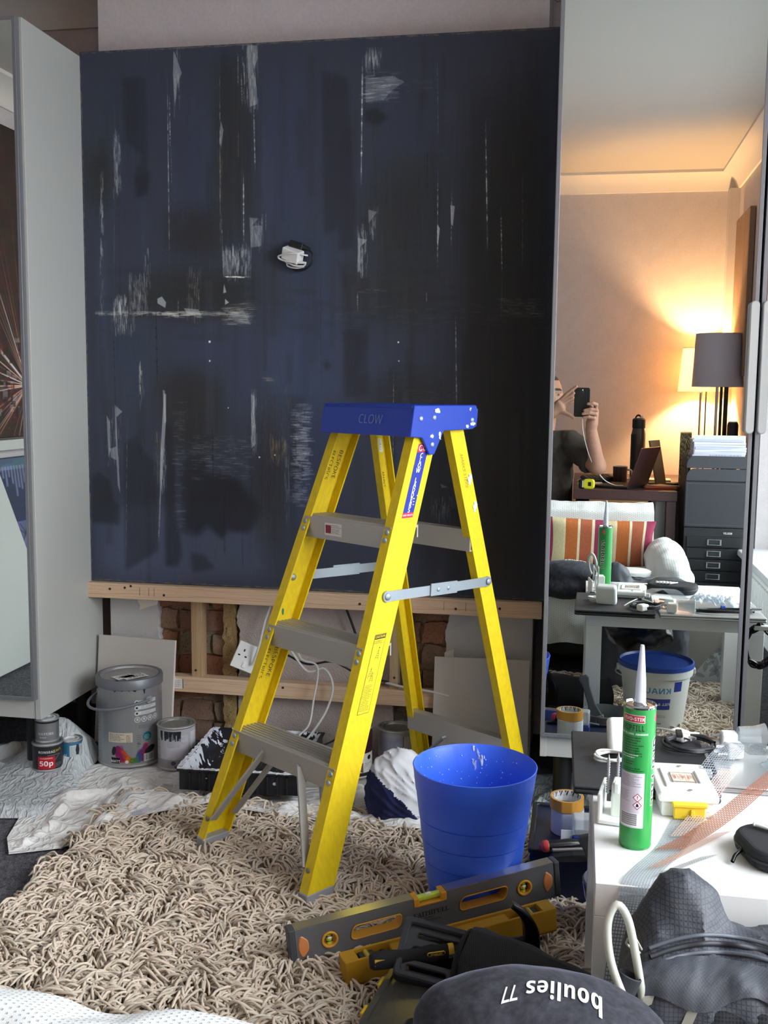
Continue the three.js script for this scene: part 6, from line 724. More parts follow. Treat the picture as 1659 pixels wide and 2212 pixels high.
// ---------------------------------------------------------------- black velvet lumbar pillow
{
  const cx = -0.022, cy = 0.415, cz = -1.125;
  const f = (x, y, z) => { const u = (x - cx) / 0.15, w = 0.085 * Math.sqrt(Math.max(0, 1 - 0.55 * u * u)); const top = Math.max(Math.abs(x - cx) - 0.115, 0), up = ell(x, y, z, [cx, 0.417, cz - 0.012], [0.147, 0.058, 0.095]), lo = ell(x, y, z, [cx, 0.372, cz - 0.014], [0.15, 0.056, 0.112]); w; top; return smin(up, lo, 0.012) - 0.0012 * n3(x * 20, y * 20, z * 20); };
  const vel = data(256, 256, (u, v) => { const k = 10 * tn(u, v, 2, 3) + 8 * tn(u, v, 5, 6) + rr(-5, 5); return [44 + k, 45 + k, 54 + k]; }, { color: true }); vel.repeat.set(4, 4);
  const mV = new THREE.MeshPhysicalMaterial({ map: vel, roughness: 0.9, sheen: 1, sheenColor: C('#8f95ad'), sheenRoughness: 0.45 });
  const o = thing('lumbar_pillow', 'black velvet lumbar pillow with white embroidered lettering on the sofa edge', 'pillow', [0, 0, 0]); mesh('cover', uvm(nets([-0.21, 0.3, -1.27], [0.17, 0.53, -0.98], 0.006, f)), mV, o);
  const seam = []; for (let i = 0; i <= 40; i++) { const a = PI * i / 40, x = cx - 0.152 * Math.cos(a); let z = cz - 0.012 - 0.1 * Math.sin(a) * 0.98, y = 0.393; for (let s = 0; s < 12; s++) z -= f(x, y, z) * (i > 2 && i < 38 ? 1 : 0.2) * -1 * 0; seam.push([x, y, z]); } mesh('piping', tube(seam, 0.0032, 80), M('#1d1e24', 0.8), o);
  // embroidered lettering, laid on the pillow's crown; it reads from the wardrobe side
  const tw = 0.125, th = 0.06, surf = (x, z) => { let y = 0.56; for (let s = 0; s < 40; s++) { const d = f(x, y, z); y -= d * 0.8; if (d < 0.0003) break; } return y + 0.0012; };
  const tex = paint(640, 170, (x) => { text(x, 'boulies', 270, 92, 128, '#e4e6ec', { w: 'bold' }); x.strokeStyle = '#e4e6ec'; x.lineWidth = 11; for (const k of [0, 46]) { x.beginPath(); x.moveTo(534 + k, 50); x.lineTo(572 + k, 50); x.lineTo(556 + k, 120); x.stroke(); } }, { clamp: true });
  mesh('embroidered_lettering', sheet(40, 12, (u, v) => { const x = -0.006 - (u - 0.5) * tw, z = cz + 0.0 + (v - 0.5) * th * -1 * -1 + 0.016 * ((u - 0.5) * 2) ** 2 * 0.9; return [x, surf(x, z), z]; }), new THREE.MeshPhysicalMaterial({ map: tex, transparent: true, roughness: 0.6, side: THREE.DoubleSide }), o);
  one('black_strap', tube([[-0.19, 0.372, -1.15], [-0.175, 0.39, -1.16], [-0.15, 0.385, -1.17]], 0.008, 20), mBlackShiny, 'short shiny black strap end beside the pillow on the throw', 'strap');
}
// ---------------------------------------------------------------- backpack standing between sofa and table
{
  const rip = data(128, 128, (u, v) => { const g = (u * 8) % 1 < 0.14 || (v * 8) % 1 < 0.14; const k = rr(-5, 5); return g ? [44 + k, 47 + k, 55 + k] : [66 + k, 70 + k, 79 + k]; }, { color: true }); rip.repeat.set(22, 22);
  const netT = data(128, 128, (u, v) => { const a = Math.sin(u * PI * 24) * Math.sin(v * PI * 24); return Math.abs(a) > 0.5 ? [12, 13, 16] : [36, 38, 44]; }, { color: true }); netT.repeat.set(10, 10);
  const mRip = new THREE.MeshPhysicalMaterial({ map: rip, roughness: 0.6, ...weave(12, 0.0004) }), mNet = new THREE.MeshPhysicalMaterial({ map: netT, roughness: 0.9, bumpMap: netT, bumpScale: 0.0008 }), mTrim = M('#b7b6aa', 0.7, weave(20, 0.0003));
  const o = thing('backpack', 'grey ripstop hydration backpack with pale piping and drinking tube', 'backpack', [0, 0, 0]);
  const body = (x, y, z) => { const q = [Math.abs(x - 0.255) - 0.125, Math.abs(y - 0.225) - 0.155, Math.abs(z + 1.335) - 0.035], d = Math.hypot(Math.max(q[0], 0), Math.max(q[1], 0), Math.max(q[2], 0)) + Math.min(Math.max(...q), 0) - 0.055; const top = ell(x, y, z, [0.155, 0.452, -1.38], [0.05, 0.055, 0.045]), top2 = ell(x, y, z, [0.36, 0.395, -1.36], [0.1, 0.05, 0.07]); return smin(smin(d, top, 0.05), top2, 0.05) - 0.005 * n3(x * 14, y * 10, z * 14) - 0.004 * Math.pow(1 - Math.abs(n3(x * 22, y * 12 + x * 20, z * 18)), 4); };
  mesh('main_compartment', uvm(nets([0.03, 0.01, -1.46], [0.48, 0.56, -1.2], 0.0075, body)), mRip, o);
  const pocket = (x, y, z) => Math.max(ell(x, y, z, [0.235, 0.27, -1.275], [0.15, 0.17, 0.05]), y - 0.405 + 0.25 * (x - 0.22) ** 2 * 8) - 0.003 * n3(x * 16, y * 16, z * 16);
  mesh('mesh_pocket', uvm(nets([0.05, 0.06, -1.35], [0.42, 0.45, -1.19], 0.008, pocket)), mNet, o);
  const hit = (x, y, off = 0.003) => { let t = -0.2; for (let s = 0; s < 90; s++) { const d = Math.min(body(x, y - 0.5 * t, -1.28 - 0.866 * t), pocket(x, y - 0.5 * t, -1.28 - 0.866 * t)); t += d * 0.6; if (d < 0.0004 || t > 0.2) break; } return [x, y - 0.5 * t + off * 0.5, -1.28 - 0.866 * t + off * 0.866]; };
  const flap = (p0, w, n2_ = 40) => sheet(n2_, 8, (u, v) => { const y = p0(u) - v * w(u), x = 0.1 + 0.3 * u; return hit(x, y, 0.006 + 0.004 * Math.sin(v * PI)); }, 0.002);
  mesh('front_flap', uvm(flap((u) => 0.452 - 0.05 * (2 * u - 0.6) ** 2, (u) => 0.045 + 0.03 * Math.sin(u * 7) ** 2)), M('#3d4149', 0.65, weave(14, 0.0004)), o);
  const zip = (dy, r, m, n) => mesh(n, tube([...Array(14)].map((_, i) => { const u = i / 13; return hit(0.11 + 0.29 * u, 0.468 + dy - 0.06 * (2 * u - 0.7) ** 2, 0.004); }), r, 70), m, o);
  zip(0.004, 0.0035, M('#23252b', 0.6), 'zip'); zip(0.016, 0.0026, M('#555a63', 0.6), 'piping'); zip(-0.008, 0.0026, M('#555a63', 0.6), 'piping');
  const trim = (pts, w = 0.012) => mesh('reflective_trim', (() => { const q = pts.map(([x, y]) => hit(x, y, 0.004)); return ribbon(q, w, 30, 2); })(), mTrim, o);
  trim([[0.112, 0.41], [0.106, 0.385], [0.1, 0.36]]); trim([[0.162, 0.385], [0.15, 0.35], [0.142, 0.31], [0.148, 0.27]]); trim([[0.225, 0.36], [0.217, 0.32], [0.212, 0.28], [0.21, 0.24]]); 
  mesh('pull_cord', tube([hit(0.1, 0.452, 0.008), [0.086, 0.478, -1.26], [0.078, 0.47, -1.255], hit(0.098, 0.447, 0.006)], 0.0016, 30), mTrim, o); mesh('sleeve', creased(lathe([[0.013, -0.06], [0.015, 0], [0.0135, 0.001], [0.012, -0.05]], 24), 0.6).rotateX(-0.2).rotateZ(-0.35).translate(0.083, 0.435, -1.245), M('#20232a', 0.7), o);
  mesh('drinking_tube', tube([[0.1, 0.40, -1.255], [0.09, 0.455, -1.25], [0.078, 0.505, -1.25], [0.064, 0.522, -1.25], [0.054, 0.5, -1.245], [0.058, 0.46, -1.235], [0.075, 0.42, -1.22], [0.1, 0.38, -1.2], [0.125, 0.35, -1.19]], 0.0052, 90, 12), M('#cfd2c8', 0.3, { transmission: 0.25, thickness: 0 }), o);
  mesh('bottle_cap', at(new THREE.CylinderGeometry(0.014, 0.014, 0.01, 24).rotateX(PI / 2 - 0.3), 0.118, 0.365, -1.222), M('#c9ccd0', 0.5), o);
}
// ---------------------------------------------------------------- desk end of the room, seen in the mirror
const DY = 0.652;
{
  const wood = paint(512, 512, (x, W, H) => { x.fillStyle = '#4a3230'; x.fillRect(0, 0, W, H); for (let i = 0; i < 300; i++) { x.fillStyle = `rgba(${rr(20, 90)},${rr(15, 55)},${rr(15, 50)},0.18)`; x.fillRect(0, rr(0, H), W, rr(1, 4)); } }); wood.repeat.set(1.4, 1.4);
  const mW = new THREE.MeshPhysicalMaterial({ map: wood, roughness: 0.4 });
  const o = thing('desk', 'dark wooden desk piled with papers in front of the taupe wall', 'desk', [0, 0, 0]); mesh('desktop', uvm(rbox(0.525, 0.052, 1.14, 0.003, 0.2445, DY - 0.026, 0.68), 0), mW, o);
  for (const [x, z] of [[0.02, 1.2], [0.46, 1.2], [0.478, 0.14], [0.02, 0.7]]) mesh('leg', rbox(0.05, DY - 0.052, 0.05, 0.003, x, (DY - 0.052) / 2, z), mW, o); mesh('side_panel', rbox(0.07, 0.53, 0.3, 0.002, 0.44, 0.327, 0.34), mWhite, o);
  const lt = thing('lamp_table', 'dark corner cabinet carrying the two table lamps', 'cabinet', [0.69, 0, 0.86]); mesh('top', uvm(rbox(0.35, 0.03, 0.82, 0.003, 0, DY - 0.015, 0), 2), mW, lt); mesh('carcass', uvm(rbox(0.33, DY - 0.031, 0.8, 0.003, 0, (DY - 0.031) / 2, 0), 2), mW, lt);
  // laptop, open
  const l = thing('laptop', 'open dark laptop on the desk, its lid seen from behind', 'laptop', [0.235, DY, 0.235], -0.62); mesh('base', rbox(0.26, 0.014, 0.19, 0.004, 0, 0.008, -0.095), M('#17181b', 0.5), l); const lid = mesh('lid', rbox(0.26, 0.215, 0.007, 0.004, 0, 0.1075, 0), new THREE.MeshPhysicalMaterial({ color: C('#3a2226'), roughness: 0.35, metalness: 0.3 }), l); lid.position.set(0.0, 0.014, 0.0); lid.rotation.set(0.32, 0, 0); mesh('emblem', at(new THREE.CylinderGeometry(0.006, 0.006, 0.001, 20).rotateX(PI / 2), 0, 0.1, -0.0038), mChrome, lid);
  l.position.set(0.315, DY, 0.27); l.rotation.y = 2.02;
  const nb = thing('notebook', 'slim notebook standing open behind the laptop lid', 'notebook', [0.45, DY, 0.46], -1.1); const nbc = mesh('cover', rbox(0.13, 0.25, 0.01, 0.002, 0, 0.125, 0), M('#6d5d4e', 0.7), nb); nbc.rotation.x = 0.2;
  const f = thing('water_flask', 'tall dark translucent water flask on the desk', 'flask', [0.335, DY, 0.72]); f.scale.set(1.05, 1.34, 1.05); mesh('bottle', creased(lathe([[0.001, 0], [0.034, 0], [0.037, 0.006], [0.038, 0.2], [0.034, 0.22], [0.03, 0.228], [0.001, 0.228]], 40), 0.6), new THREE.MeshPhysicalMaterial({ color: C('#5a4a40'), roughness: 0.2, transmission: 0.35, thickness: 0 }), f); mesh('grip_band', creased(lathe([[0.039, 0.01], [0.0395, 0.2], [0.038, 0.2]], 24), 0.6).scale(0.5, 1, 1).translate(-0.02, 0, 0), mRubber, f); mesh('lid', creased(lathe([[0.033, 0.225], [0.035, 0.228], [0.035, 0.262], [0.026, 0.268], [0.001, 0.268]], 36), 0.6), mBlack, f); mesh('carry_loop', new THREE.TorusGeometry(0.014, 0.004, 8, 20, PI).translate(-0.004, 0.266, 0), mBlackShiny, f); mesh('spout', rbox(0.014, 0.014, 0.02, 0.004, 0.014, 0.272, 0), M('#c9c6bf', 0.4), f);
  const m = thing('mug', 'dark wood grained mug with white handle beside the flask', 'mug', [0.235, DY, 0.58]); mesh('body', creased(lathe([[0.001, 0], [0.036, 0], [0.038, 0.004], [0.04, 0.092], [0.037, 0.092], [0.034, 0.008], [0.001, 0.008]], 40), 0.6), new THREE.MeshPhysicalMaterial({ roughness: 0.35, map: paint(256, 128, (x) => { x.fillStyle = '#3b2a24'; x.fillRect(0, 0, 256, 128); for (let i = 0; i < 90; i++) { x.fillStyle = `rgba(${rr(90, 150)},${rr(80, 110)},${rr(70, 90)},0.35)`; x.fillRect(rr(0, 256), 0, rr(1, 3), 128); } }) }), m); mesh('rim', at(new THREE.TorusGeometry(0.0385, 0.0018, 8, 40).rotateX(PI / 2), 0, 0.092, 0), M('#e9e4dc', 0.3), m); mesh('handle', tube([[0.038, 0.075, 0], [0.06, 0.07, 0], [0.066, 0.046, 0], [0.056, 0.024, 0], [0.038, 0.02, 0]], 0.0055, 30), M('#e9e4dc', 0.3), m);
  const kb = thing('keyboard', 'dark keyboard tilted on the left of the desk', 'keyboard', [0.115, DY + 0.011, 0.62], -0.35); kb.rotation.x = -0.12; mesh('tray', rbox(0.17, 0.016, 0.11, 0.004, 0, 0.008, 0), M('#26211e', 0.6), kb); for (let r = 0; r < 4; r++) for (let i = 0; i < 7; i++) mesh('key', rbox(0.02, 0.006, 0.021, 0.003, -0.069 + i * 0.023, 0.019, -0.037 + r * 0.0245), M('#4a3f37', 0.6), kb);
  const tm = thing('tape_measure', 'yellow and black tape measure on the desk edge', 'tape measure', [0.055, DY, 0.145], 0.15); mesh('case', extr(shape(rrect(0.058, 0.052, 0.016, 0, 0.026)), 0.034, 0.005, 3).translate(0.006, 0, -0.017), M('#d9d626', 0.45), tm); mesh('grip', rbox(0.03, 0.05, 0.036, 0.01, -0.03, 0.026, 0), M('#1c1d1a', 0.6), tm); mesh('badge', rbox(0.022, 0.026, 0.037, 0.006, 0.012, 0.027, 0), mBlack, tm); mesh('stripe', rbox(0.006, 0.036, 0.037, 0.002, -0.024, 0.026, 0), M('#dcdcd4', 0.5), tm);
  const sheets = [[0.12, 0.75, 0.2, 0.26, 0.2, '#d9cfc2', 'loose white papers at the back of the desk'], [0.42, 0.78, 0.21, 0.15, -0.1, '#e0d6c6', 'white papers behind the laptop'], [0.07, 0.42, 0.12, 0.1, 0.3, '#cfc5b8', 'paper sticking out under the keyboard'], [0.45, 0.36, 0.14, 0.12, 0.5, '#b7a997', 'folded leaflet beside the laptop'], [0.43, 0.24, 0.16, 0.1, 0.1, '#8e3a2c', 'red folder at the front of the desk'], [0.47, 0.55, 0.16, 0.1, -0.1, '#4b4038', 'dark notepad behind the laptop']];
  sheets.forEach(([x, z, w, d, t, c, lb], i) => { const p = thing('paper_stack', lb, 'papers', [x, DY, z], t, 'papers on the desk'); for (let k = 0; k < 3; k++) { const s = mesh('sheet', rbox(w, 0.003, d, 0.001, 0, 0.002 + k * 0.0035, 0), M(c, 0.9), p); s.rotation.y = k * 0.09 * (i % 2 ? 1 : -1); } });
  const gp = thing('notepad', 'green edged pad behind the laptop lid', 'notepad', [0.42, DY + 0.0, 0.64], 0.05); mesh('cover', rbox(0.2, 0.012, 0.09, 0.002, 0, 0.006, 0), M('#33472a', 0.6), gp); mesh('pages', rbox(0.19, 0.008, 0.085, 0.001, 0, 0.016, 0), M('#e4dccd', 0.9), gp);
}
{ // multi-drawer cabinet with letter trays on it
  const o = thing('drawer_cabinet', 'black metal multi drawer cabinet beside the sofa arm', 'drawer cabinet', [0.69, 0, 0.06]), mK = M('#24262a', 0.45), w = 0.3, h = 0.478; mesh('carcass', rbox(w, h, 0.26, 0.004, 0, h / 2, 0.135), mK, o);
  for (let i = 0; i < 7; i++) { const d = mesh('drawer', rbox(w - 0.03, 0.053, 0.012, 0.003, 0, 0.405 - i * 0.0585, -0.002), M('#1d1f23', 0.42), o); mesh('label_handle', join([rbox(0.07, 0.004, 0.01, 0.001, 0, 0.419 - i * 0.0585, -0.011), rbox(0.07, 0.004, 0.01, 0.001, 0, 0.393 - i * 0.0585, -0.013), rbox(0.008, 0.03, 0.008, 0.001, -0.031, 0.406 - i * 0.0585, -0.011), rbox(0.008, 0.03, 0.008, 0.001, 0.031, 0.406 - i * 0.0585, -0.011)]), mChrome, d); mesh('label_card', rbox(0.05, 0.018, 0.003, 0.001, 0, 0.408 - i * 0.0585, -0.0095), M('#30343a', 0.4), d); }
  const tx = mesh('maker_lettering', new THREE.PlaneGeometry(0.06, 0.016).rotateY(PI).translate(0.085, 0.452, -0.0012), new THREE.MeshPhysicalMaterial({ transparent: true, roughness: 0.5, side: THREE.DoubleSide, map: paint(240, 64, (x) => text(x, 'BISLEY', 120, 32, 54, '#e4e6e8'), { clamp: true }) }), o); tx.rotation.set(0, 0, 0); tx.position.set(-0.02, 0, -0.0008);
  const b = thing('storage_box', 'black leatherette storage box on top of the drawer cabinet', 'box', [0.69, h + 0.0005, 0.06]); mesh('box', rbox(0.305, 0.235, 0.26, 0.006, 0, 0.118, 0.13), M('#34363d', 0.55, speck(20, 0.0006)), b); mesh('stitching', extr(shape(rrect(0.285, 0.21, 0.004, 0, 0.118), [rrect(0.282, 0.207, 0.004, 0, 0.118)]), 0.001).translate(0, 0, -0.0008), M('#5d606a', 0.8), b);
  for (const [k, lb] of [[0, 'lower black leatherette letter tray'], [1, 'upper black leatherette letter tray with the papers']]) { const t = thing('letter_tray', lb, 'letter tray', [0.69, h + 0.2365 + k * 0.0645, 0.06], 0, 'letter trays'); const s = new THREE.Shape(); s.moveTo(-0.15, 0); s.lineTo(0.15, 0); s.lineTo(0.15, 0.062); s.lineTo(-0.11, 0.062); s.quadraticCurveTo(-0.145, 0.06, -0.15, 0.02); mesh('front', extr(s, 0.008, 0.002).translate(0, 0, -0.004), M('#3a3c43', 0.5, speck(20, 0.0006)), t); mesh('floor', rbox(0.3, 0.006, 0.24, 0.002, 0, 0.004, 0.13), M('#2c2e34', 0.6), t); for (const q of [-1, 1]) mesh('side', rbox(0.006, 0.055, 0.24, 0.002, q * 0.147, 0.03, 0.13), M('#2c2e34', 0.6), t); }
  const p = thing('document_pile', 'thick pile of printed papers in the letter tray', 'papers', [0.70, h + 0.308, 0.07]); for (let i = 0; i < 9; i++) { const s = mesh('document', rbox(0.25, 0.011, 0.2, 0.001, 0, 0.03 + i * 0.0125, 0.12), new THREE.MeshPhysicalMaterial({ color: C(['#d3d6e4', '#e3e5ec', '#c6cade'][i % 3]), roughness: 0.85 }), p); s.position.x = rr(-0.008, 0.008); s.rotation.y = rr(-0.03, 0.03); }
  const pl = mesh('letter', rbox(0.25, 0.15, 0.003, 0.001, 0.0, 0.085, 0.012), new THREE.MeshPhysicalMaterial({ roughness: 0.85, map: paint(256, 128, (x) => { x.fillStyle = '#d6daea'; x.fillRect(0, 0, 256, 128); scribble(x, 20, 18, 220, 2, 10, '#8d93ad', 3); scribble(x, 60, 44, 150, 2, 9, '#5d6484', 5); x.fillStyle = '#aab0c8'; x.fillRect(0, 68, 256, 3); scribble(x, 20, 84, 210, 3, 12, '#9aa0b8', 4); }) }), p); pl.rotation.x = 0.12;
}
function lamp(label, x, z, y, rb, rt, h, shadeM, pole, lit) {
  const o = thing('table_lamp', label, 'lamp', [x, DY, z], 0, 'table lamps on the desk'), y0 = y - DY; mesh('base', creased(lathe([[0.001, 0], [0.08, 0], [0.08, 0.008], [0.07, 0.014], [0.001, 0.016]], 40), 0.6), mChrome, o);
  for (const [dx, r] of pole) mesh('pole', cyl(r, r, y0 + h * 0.45 - 0.01, dx, (y0 + h * 0.45) / 2 + 0.005, 0, 18), dx ? mBlackShiny : mChrome, o);
  mesh('shade', creased(lathe([[rb, y0], [rt, y0 + h], [rt - 0.002, y0 + h], [rb - 0.002, y0 + 0.001]], 56), 0.8), shadeM, o); mesh('shade_ring', join([new THREE.TorusGeometry(rt - 0.001, 0.002, 6, 48).rotateX(PI / 2).translate(0, y0 + h, 0), rod([-rt, y0 + h - 0.01, 0], [rt, y0 + h - 0.01, 0], 0.0015)]), mSteel, o);
  mesh('bulb', new THREE.SphereGeometry(0.028, 20, 14).translate(0, y0 + h * 0.5, 0), new THREE.MeshStandardMaterial({ color: C('#fff2dc'), emissive: new THREE.Color(1, 0.72, 0.38), emissiveIntensity: lit ? 8 : 0 }), o);
  if (lit) { const p = new THREE.PointLight(new THREE.Color(1, 0.56, 0.24), lit, 0, 2); p.name = 'lamp_light'; p.position.set(0, y0 + h * 0.5, 0); p.castShadow = true; p.shadow.radius = 1.5; o.add(p); }
}
lamp('table lamp with glowing cream shade in the far corner', 0.708, 1.1, 1.165, 0.135, 0.115, 0.255, new THREE.MeshPhysicalMaterial({ color: C('#f3e3c4'), roughness: 1, transmission: 0.45, thickness: 0, side: THREE.DoubleSide }), [[0, 0.008], [0.03, 0.004]], 6.5);
lamp('larger table lamp with silver grey shade in front of the lit one', 0.752, 0.72, 1.19, 0.138, 0.126, 0.292, new THREE.MeshPhysicalMaterial({ color: C('#b5afbb'), roughness: 0.42, sheen: 0.5, side: THREE.DoubleSide }), [[0, 0.008], [0.024, 0.008], [0.05, 0.012]], 0);
{
  const s = thing('desk_speaker', 'small black cylindrical speaker beside the lamp poles', 'speaker', [0.832, DY, 0.62]); mesh('body', creased(lathe([[0.001, 0], [0.03, 0], [0.03, 0.33], [0.026, 0.345], [0.001, 0.345]], 30), 0.6), M('#202126', 0.5), s); mesh('cap', creased(lathe([[0.024, 0.345], [0.024, 0.35], [0.001, 0.352]], 30), 0.6), mSteel, s); mesh('lead', tube([[-0.03, 0.18, 0], [-0.06, 0.24, -0.03], [-0.08, 0.2, -0.05], [-0.05, 0.16, -0.06], [-0.02, 0.22, -0.05]], 0.004, 40), mCableB, s);
  const bx = thing('book', 'camouflage patterned book leaning behind the letter tray', 'book', [0.575, DY, 0.5], 0.1); mesh('cover', rbox(0.06, 0.29, 0.2, 0.003, 0, 0.145, 0), new THREE.MeshPhysicalMaterial({ roughness: 0.7, map: data(64, 128, (u, v) => { const k = tn(u, v, 3, 4); return k > 0.3 ? [196, 178, 130] : k > -0.1 ? [74, 84, 60] : k > -0.5 ? [110, 84, 64] : [40, 42, 40]; }, { color: true }) }), bx);
  // canvas on the window wall near the corner, and the pipe boxing beside it
  const c = thing('wall_canvas', 'tall brown weathered canvas hanging on the window wall', 'canvas', [XR - 0.002, 1.25, 0.83]); const planks = paint(256, 512, (x, W, H) => { x.fillStyle = '#8b6f5c'; x.fillRect(0, 0, W, H); for (let i = 0; i < 500; i++) { x.fillStyle = `rgba(${rr(40, 130)},${rr(30, 90)},${rr(20, 70)},0.14)`; x.fillRect(rr(0, W), rr(0, H), rr(1, 4), rr(30, 200)); } for (const q of [0.3, 0.62]) { x.fillStyle = 'rgba(40,26,18,0.6)'; x.fillRect(W * q, 0, 2, H); } for (let i = 0; i < 26; i++) { x.fillStyle = 'rgba(30,18,12,0.6)'; x.fillRect(rr(0, W), rr(0, H), 3, rr(4, 14)); } }); mesh('stretched_canvas', rbox(0.03, 0.9, 0.5, 0.003, -0.016, 0.45, 0), new THREE.MeshPhysicalMaterial({ map: planks, roughness: 0.8 }), c);
  struct('trim_9', box(0.06, YC - 0.11, 0.09, XR - 0.03, (YC - 0.11) / 2, ZB - 0.045), mWall, null, 'boxed pipe in the corner');
  // radiator under the window
  const r = thing('radiator', 'low white ribbed radiator under the window sill', 'radiator', [XR - 0.002, 0.06, -1.0]); mesh('panel', rbox(0.05, 0.27, 1.7, 0.008, -0.05, 0.135, 0), mPlasticW, r); for (let i = 0; i < 42; i++) mesh('rib', rbox(0.012, 0.235, 0.022, 0.005, -0.08, 0.135, -0.82 + i * 0.04), mPlasticW, r); for (const z of [-0.8, 0.8]) mesh('bracket', box(0.03, 0.05, 0.03, -0.015, 0.2, z), mSteel, r);
  // framed drawing and dark bags under the sofa edge, glimpsed below the table
  const d = thing('framed_drawing', 'framed botanical pencil drawing leaning under the sofa front', 'framed drawing', [0.525, 0.01, -1.25], PI); d.rotation.set(0.1, PI, 0, 'YXZ'); mesh('frame', extr(shape(rrect(0.2, 0.27, 0.002, 0, 0.135), [rrect(0.17, 0.24, 0.002, 0, 0.135)]), 0.014, 0.002), M('#8d8a84', 0.5), d); mesh('drawing', box(0.172, 0.242, 0.003, 0, 0.135, 0.006), new THREE.MeshPhysicalMaterial({ roughness: 0.6, map: paint(172, 242, (x) => { x.fillStyle = '#b7bbbd'; x.fillRect(0, 0, 172, 242); x.strokeStyle = 'rgba(70,74,78,0.6)'; x.fillStyle = 'rgba(110,114,118,0.45)'; for (let i = 0; i < 46; i++) { const a = 86 + rr(-46, 46), b = rr(30, 210), l = rr(16, 34), t = rr(0, 6.3); x.beginPath(); x.moveTo(a, b); x.quadraticCurveTo(a + l * Math.cos(t + 0.6), b + l * Math.sin(t + 0.6), a + 1.5 * l * Math.cos(t), b + 1.5 * l * Math.sin(t)); x.quadraticCurveTo(a + l * Math.cos(t - 0.6), b + l * Math.sin(t - 0.6), a, b); x.fill(); x.stroke(); } }) }), d);
  const g = jitter(new THREE.SphereGeometry(1, 40, 28).scale(0.12, 0.075, 0.06), 0.012, 16, 3); one('bin_liner_bag', g, mBlackShiny, 'shiny black plastic bag hanging under the table', 'bag', [0.235, 0.29, -1.56]);
}
// ---------------------------------------------------------------- pictures on the far left, seen in the other mirror
{
  const burst = paint(900, 820, (x, W, H) => { x.fillStyle = '#2b201d'; x.fillRect(0, 0, W, H); for (let i = 0; i < 1500; i++) { x.fillStyle = `rgba(${rr(20, 110)},${rr(14, 60)},${rr(12, 55)},0.16)`; x.fillRect(rr(0, W), rr(0, H), rr(4, 60), rr(4, 60)); } const cx = W * 0.5, cy = H * 0.83; for (let i = 0; i < 130; i++) { const a = rr(0, 2 * PI), l = rr(120, 620), g = x.createLinearGradient(cx, cy, cx + Math.cos(a) * l, cy + Math.sin(a) * l); const c = rnd() < 0.35 ? '222,150,110' : rnd() < 0.5 ? '214,206,202' : '120,70,58'; g.addColorStop(0, `rgba(${c},0.9)`); g.addColorStop(1, `rgba(${c},0)`); x.strokeStyle = g; x.lineWidth = rr(0.8, 4); x.beginPath(); x.moveTo(cx, cy); x.lineTo(cx + Math.cos(a) * l, cy + Math.sin(a) * l); x.stroke(); } for (let i = 0; i < 160; i++) { const a = rr(0, 6.3), l = rr(60, 300); x.fillStyle = ['rgba(200,196,196,0.35)', 'rgba(120,40,36,0.4)', 'rgba(30,24,24,0.6)'][i % 3]; x.fillRect(cx + Math.cos(a) * l, cy + Math.sin(a) * l * 0.7, rr(6, 26), rr(6, 26)); } });
  const o = thing('wall_canvas', 'dark brown canvas with a copper starburst on the side wall', 'canvas', [XL + 0.002, 0.925, -0.955]); mesh('stretcher', rbox(0.03, 1.35, 1.5, 0.003, 0.016, 0.675, 0), M('#241b19', 0.8), o); mesh('painted_face', new THREE.PlaneGeometry(1.49, 1.34).rotateY(PI / 2).translate(0.0318, 0.675, 0), new THREE.MeshPhysicalMaterial({ map: burst, roughness: 0.55 }), o);
  const sh = thing('picture_ledge', 'narrow white picture ledge under the starburst canvas', 'ledge', [XL + 0.001, 0.875, -0.955]); mesh('ledge', rbox(0.07, 0.045, 1.6, 0.003, 0.036, 0.0225, 0), mWhite, sh);
  const city = paint(700, 420, (x, W, H) => { x.fillStyle = '#4a5670'; x.fillRect(0, 0, W, H); for (let i = 0; i < 500; i++) { x.fillStyle = `rgba(${rr(40, 210)},${rr(50, 215)},${rr(80, 230)},0.16)`; x.fillRect(rr(0, W), rr(0, H), rr(5, 60), rr(5, 50)); } x.fillStyle = '#2a3350'; x.fillRect(0, H * 0.06, W, H * 0.28); for (let i = 0; i < 60; i++) { x.fillStyle = 'rgba(150,160,190,0.5)'; x.fillRect(i * 12, H * 0.04, 8, rr(10, 70)); } x.strokeStyle = 'rgba(30,36,50,0.8)'; for (let i = 0; i < 30; i++) { x.lineWidth = rr(1, 3); x.beginPath(); x.moveTo(rr(0, W), H * 0.35); x.lineTo(rr(0, W), H); x.stroke(); } for (let i = 0; i < 300; i++) { x.fillStyle = `rgba(220,226,240,${rr(0.2, 0.7)})`; x.fillRect(rr(0, W), rr(H * 0.5, H), rr(3, 12), rr(3, 18)); } });
  const b = thing('wall_canvas', 'blue grey abstract canvas leaning below the picture ledge', 'canvas', [XL + 0.17, 0.02, -0.955]); const bg = new THREE.Group(); bg.name = 'canvas'; bg.rotation.z = 0.12; b.add(bg); mesh('stretcher', rbox(0.03, 0.83, 1.4, 0.003, 0, 0.415, 0), M('#2c3344', 0.8), bg); mesh('painted_face', new THREE.PlaneGeometry(1.39, 0.82).rotateY(PI / 2).translate(0.0158, 0.415, 0), new THREE.MeshPhysicalMaterial({ map: city, roughness: 0.55 }), bg);
  const wb = thing('white_panel', 'plain white panel leaning at a slant against the blue canvas', 'panel', [XL + 0.29, 0.01, -1.55]); const wg = new THREE.Group(); wg.name = 'panel'; wg.rotation.set(0, 0, 0.14); wb.add(wg); mesh('board', extr(shape([[0, 0], [0.32, 0.0], [0.32, 0.06], [0.04, 0.86], [-0.5, 0.86], [-0.5, 0]].map(([a, c]) => [-a, c])), 0.016, 0.001).rotateY(PI / 2), mWhite, wg);
}
